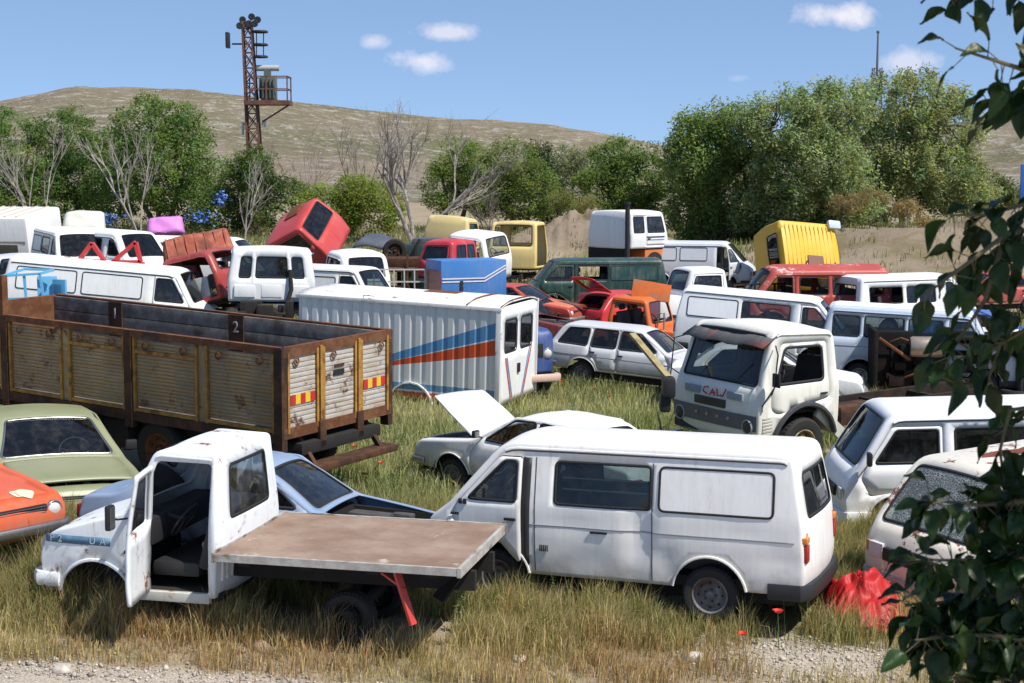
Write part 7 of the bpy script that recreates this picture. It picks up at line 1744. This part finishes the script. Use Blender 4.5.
wspots = [(78, 588, 1), (104, 596, .8), (150, 592, .7), (664, 446, 1.0), (690, 448, .8), (430, 488, .8), (465, 483, .7), (388, 445, .8), (400, 452, .9), (735, 618, .8), (795, 612, .8), (700, 625, .7), (240, 598, .7), (560, 612, .6), (905, 606, .8), (880, 612, .7), (20, 575, 1.1), (40, 590, 1), (285, 596, .6), (470, 598, .7), (610, 600, .6), (770, 612, .9), (560, 380, .8), (600, 388, .7), (845, 600, .7)]
wspots += [(random.uniform(330, 470), random.uniform(440, 515), random.uniform(.5, .9)) for k in range(22)] + [(random.uniform(540, 680), random.uniform(385, 430), random.uniform(.5, .9)) for k in range(16)] + [(random.uniform(5, 900), random.uniform(590, 640), random.uniform(.35, .7)) for k in range(30)] + [(random.uniform(855, 960), random.uniform(372, 400), random.uniform(.5, .9)) for k in range(10)]
for i, (px, py, sc) in enumerate(wspots):
    p = ground_at(px, py); m_ = wm[i % 2]
    if i < 2: t = m_
    else:
        t = m_.copy(); COL.objects.link(t)
        for ch in m_.children: c_ = ch.copy(); COL.objects.link(c_); c_.parent = t
    t.location = (p.x, p.y, gz(p.x, p.y) - .01); t.scale = (sc,) * 3; t.rotation_euler = (0, 0, random.uniform(0, 6))
def stone(label, px, py, r, seed, c=(.52, .47, .41), sq=.6):
    bm = bmesh.new(); bmesh.ops.create_icosphere(bm, subdivisions=3, radius=1); r_ = np.random.default_rng(seed)
    pl_ = [Vector(r_.normal(size=3)).normalized() for _ in range(9)]
    for v in bm.verts:
        for q in pl_:
            dd_ = v.co.dot(q) - .78
            if dd_ > 0: v.co -= q * dd_
        v.co = Vector((v.co.x * r, v.co.y * r * .8, v.co.z * r * sq))
    me = bpy.data.meshes.new('stone'); bm.to_mesh(me); bm.free(); me.shade_smooth(); me.set_sharp_from_angle(angle=R(25)); o = link('stone', me, rusty('stone_%d' % (c[0] * 100), c, tuple(q * .8 for q in c), None, 12)); p = ground_at(px, py); o.location = (p.x, p.y, gz(p.x, p.y) + r * sq * .4); o.rotation_euler = (0, 0, seed); tag(o, label, 'stone')
stone('chalky white stone on the gravel below the panel van', 694, 660, .13, 1, (.66, .62, .55), .5); stone('pale round stone in the straw under the deck edge', 262, 650, .12, 2, (.46, .36, .28)); stone('brownish stone beside the pale round one', 240, 653, .08, 3, (.38, .28, .21)); stone('grey stone on the gravel verge at the corner of the frame', 62, 672, .11, 4); stone('flat tan stone in the grass near the open pickup door', 140, 612, .11, 5, (.40, .32, .24)); stone('small pale stone on the open gravel patch', 812, 678, .06, 6); stone('white stone in the brown grass between pickup and gravel', 520, 660, .10, 8, (.58, .54, .47), .4)

# ================================================================ foreground tree
ft = thing('foreground_tree', 'near tree with glossy dark pear-shaped leaves hanging into the frame', 'tree', (2.75, 4.7, gz(2.75, 4.7)))
O = Vector(ft.location); FB = MB(); leafV, leafF, leafC = [], [], []
fr_ = np.random.default_rng(5)
def leaf_shape(L, w, fold, curl):
    us = np.linspace(0, 1, 8); V = []
    for u in us:
        half = w * (math.sin(math.pi * u ** .8) ** .8) * (1 - .25 * u) if 0 < u < 1 else .0015
        zc = -curl * u * u * L
        for v in (-1, -.5, 0, .5, 1): V.append((u * L, v * half, zc + fold * abs(v) * half + .004 * math.sin(9 * u + 3 * v)))
    F = [(i * 5 + j, i * 5 + j + 1, i * 5 + j + 6, i * 5 + j + 5) for i in range(7) for j in range(4)]
    return np.array(V), np.array(F)
def add_leaf(p, d, L):
    V, F = leaf_shape(L, L * fr_.uniform(.30, .40), fr_.uniform(.15, .7), fr_.uniform(-.05, .55))
    d = Vector(d).normalized(); up = Vector((fr_.normal() * .6, fr_.normal() * .6, 1)); y_ = up.cross(d)
    if y_.length < .05: y_ = Vector((1, 0, 0)).cross(d)
    y_.normalize(); z_ = d.cross(y_); M = np.array([d, y_, z_]); W_ = V @ M + np.array(p)
    b = sum(len(q) for q in leafV); leafV.append(W_); leafF.append(F + b)
    c = np.array([.018, .038, .008]) * fr_.uniform(.7, 1.5) * np.array([1 + fr_.normal() * .12, 1, 1]); leafC.append(np.repeat(c[None], len(V), 0))
def twig(pts, r0, nl, Lm=.084, spread=.15, hang=.6, dm=None):
    nl = int(nl * (dm or 1.0)); pts = [Vector(p) - O for p in pts]; FB.tube(pts, [r0 * (1 - .75 * i / (len(pts) - 1)) for i in range(len(pts))], 6)
    seg = [(pts[i + 1] - pts[i]).length for i in range(len(pts) - 1)]; tot = sum(seg)
    for k in range(nl):
        q = fr_.uniform(.12, 1.0) * tot; i = 0
        while i < len(seg) - 1 and q > seg[i]: q -= seg[i]; i += 1
        b = pts[i].lerp(pts[i + 1], min(1, q / seg[i])); t_ = (pts[i + 1] - pts[i]).normalized()
        o_ = Vector(fr_.normal(size=3)); o_.normalize(); e = b + o_ * fr_.uniform(.3, 1) * spread * .45 + Vector((0, 0, -.012))
        FB.tube([b, e], [.0022, .0014], 4, cap=False)
        add_leaf(e, t_ * .55 + o_ * .75 + Vector((0, 0, -hang * fr_.uniform(.4, 1.4))), Lm * fr_.uniform(.7, 1.25))
D0 = 4.4
def tw_px(pp, r0, nl, **k): twig([at(px, py, d) for px, py, d in pp], r0, nl, **k)
tw_px([(1110, -20, 4.6), (1040, -12, 4.4), (985, -4, 4.3), (940, -6, 4.3)], .012, 26, dm=1.05)
tw_px([(1110, 95, 4.5), (1040, 75, 4.3), (1000, 62, 4.2), (955, 48, 4.2)], .011, 30, dm=1.05)
tw_px([(1040, 75, 4.4), (1010, 95, 4.4), (985, 120, 4.5)], .006, 14, dm=1.05)
tw_px([(1110, 215, 4.6), (1050, 225, 4.5), (1005, 235, 4.4), (965, 265, 4.3), (925, 295, 4.3)], .013, 36, dm=1.05)
tw_px([(1100, 170, 4.5), (1040, 200, 4.5), (985, 215, 4.4), (950, 215, 4.4)], .010, 22, dm=1.05)
tw_px([(1005, 235, 4.4), (985, 300, 4.4), (955, 345, 4.4), (940, 380, 4.4)], .008, 28, dm=1.05)
tw_px([(1100, 300, 4.4), (1040, 320, 4.4), (1000, 345, 4.5), (985, 390, 4.5)], .010, 30, dm=1.05)
tw_px([(1110, 420, 4.6), (1050, 405, 4.5), (1010, 410, 4.5), (1000, 450, 4.5), (1005, 490, 4.5)], .012, 30, dm=1.05)
tw_px([(1110, 500, 4.5), (1040, 500, 4.4), (980, 505, 4.4), (925, 500, 4.3)], .012, 40, dm=2.0)
tw_px([(1110, 560, 4.5), (1040, 555, 4.4), (980, 560, 4.4), (915, 560, 4.3)], .012, 46, dm=2.0)
tw_px([(1110, 600, 4.6), (1040, 590, 4.5), (970, 600, 4.5), (905, 605, 4.4)], .012, 52, dm=2.0)
tw_px([(1110, 660, 4.5), (1040, 640, 4.4), (980, 635, 4.4), (915, 640, 4.3)], .012, 52, dm=2.0)
tw_px([(1110, 720, 4.4), (1040, 690, 4.4), (975, 680, 4.4), (930, 675, 4.4)], .012, 46, dm=2.0)
tw_px([(1080, 540, 4.8), (1020, 530, 4.8), (990, 560, 4.8), (985, 620, 4.8)], .010, 40, dm=2.0)
tw_px([(1090, 620, 4.9), (1030, 600, 4.9), (1000, 640, 4.9), (990, 690, 4.9)], .010, 40, dm=2.0)
tw_px([(1070, 440, 4.7), (1030, 470, 4.7), (1005, 540, 4.7), (1000, 600, 4.7)], .010, 40, dm=1.05)
# crown outside the frame, which shades the leaves one sees
for k in range(80):
    c = Vector((fr_.uniform(1.75, 3.6), fr_.uniform(3.2, 4.9), fr_.uniform(5.7, 7.2))); twig([c, c + Vector((fr_.normal() * .3, fr_.normal() * .3, .1)), c + Vector((fr_.normal() * .5, fr_.normal() * .5, -.05))], .008, 26, Lm=.11, spread=.35)
for k in range(40):
    c = Vector((fr_.uniform(2.5, 3.5), fr_.uniform(3.4, 5.2), fr_.uniform(3.2, 5.7))); twig([c, c + Vector((fr_.normal() * .2, fr_.normal() * .2, .1)), c + Vector((fr_.normal() * .3, fr_.normal() * .3, -.1))], .008, 24, Lm=.11, spread=.3)
FLEAF = leaf_mat('glossy_leaf', .18, .42, .3)
np_mesh('crown', np.concatenate(leafV), np.concatenate(leafF), FLEAF, ft, np.concatenate(leafC), True)
FB.build('branches', plain('young_bark', (.12, .10, .05), .7, .3, 20), ft)
MB().tube([(0, 0, -.1), (.05, .03, 1.5), (-.03, .0, 3.2), (.05, -.05, 4.8), (-.1, -.2, 6.6)], [.16, .13, .11, .08, .03], 10).tube([(0, 0, 4.4), (-.6, -.3, 5.6), (-.9, -.6, 6.4)], [.06, .04, .02], 8).tube([(0, 0, 3.4), (-.5, -.1, 4.4), (-.9, -.2, 4.7)], [.05, .035, .02], 8).tube([(0, 0, 3.0), (-.45, -.15, 3.6), (-.9, -.25, 3.9)], [.05, .035, .02], 8).build('trunk', BARK, ft)
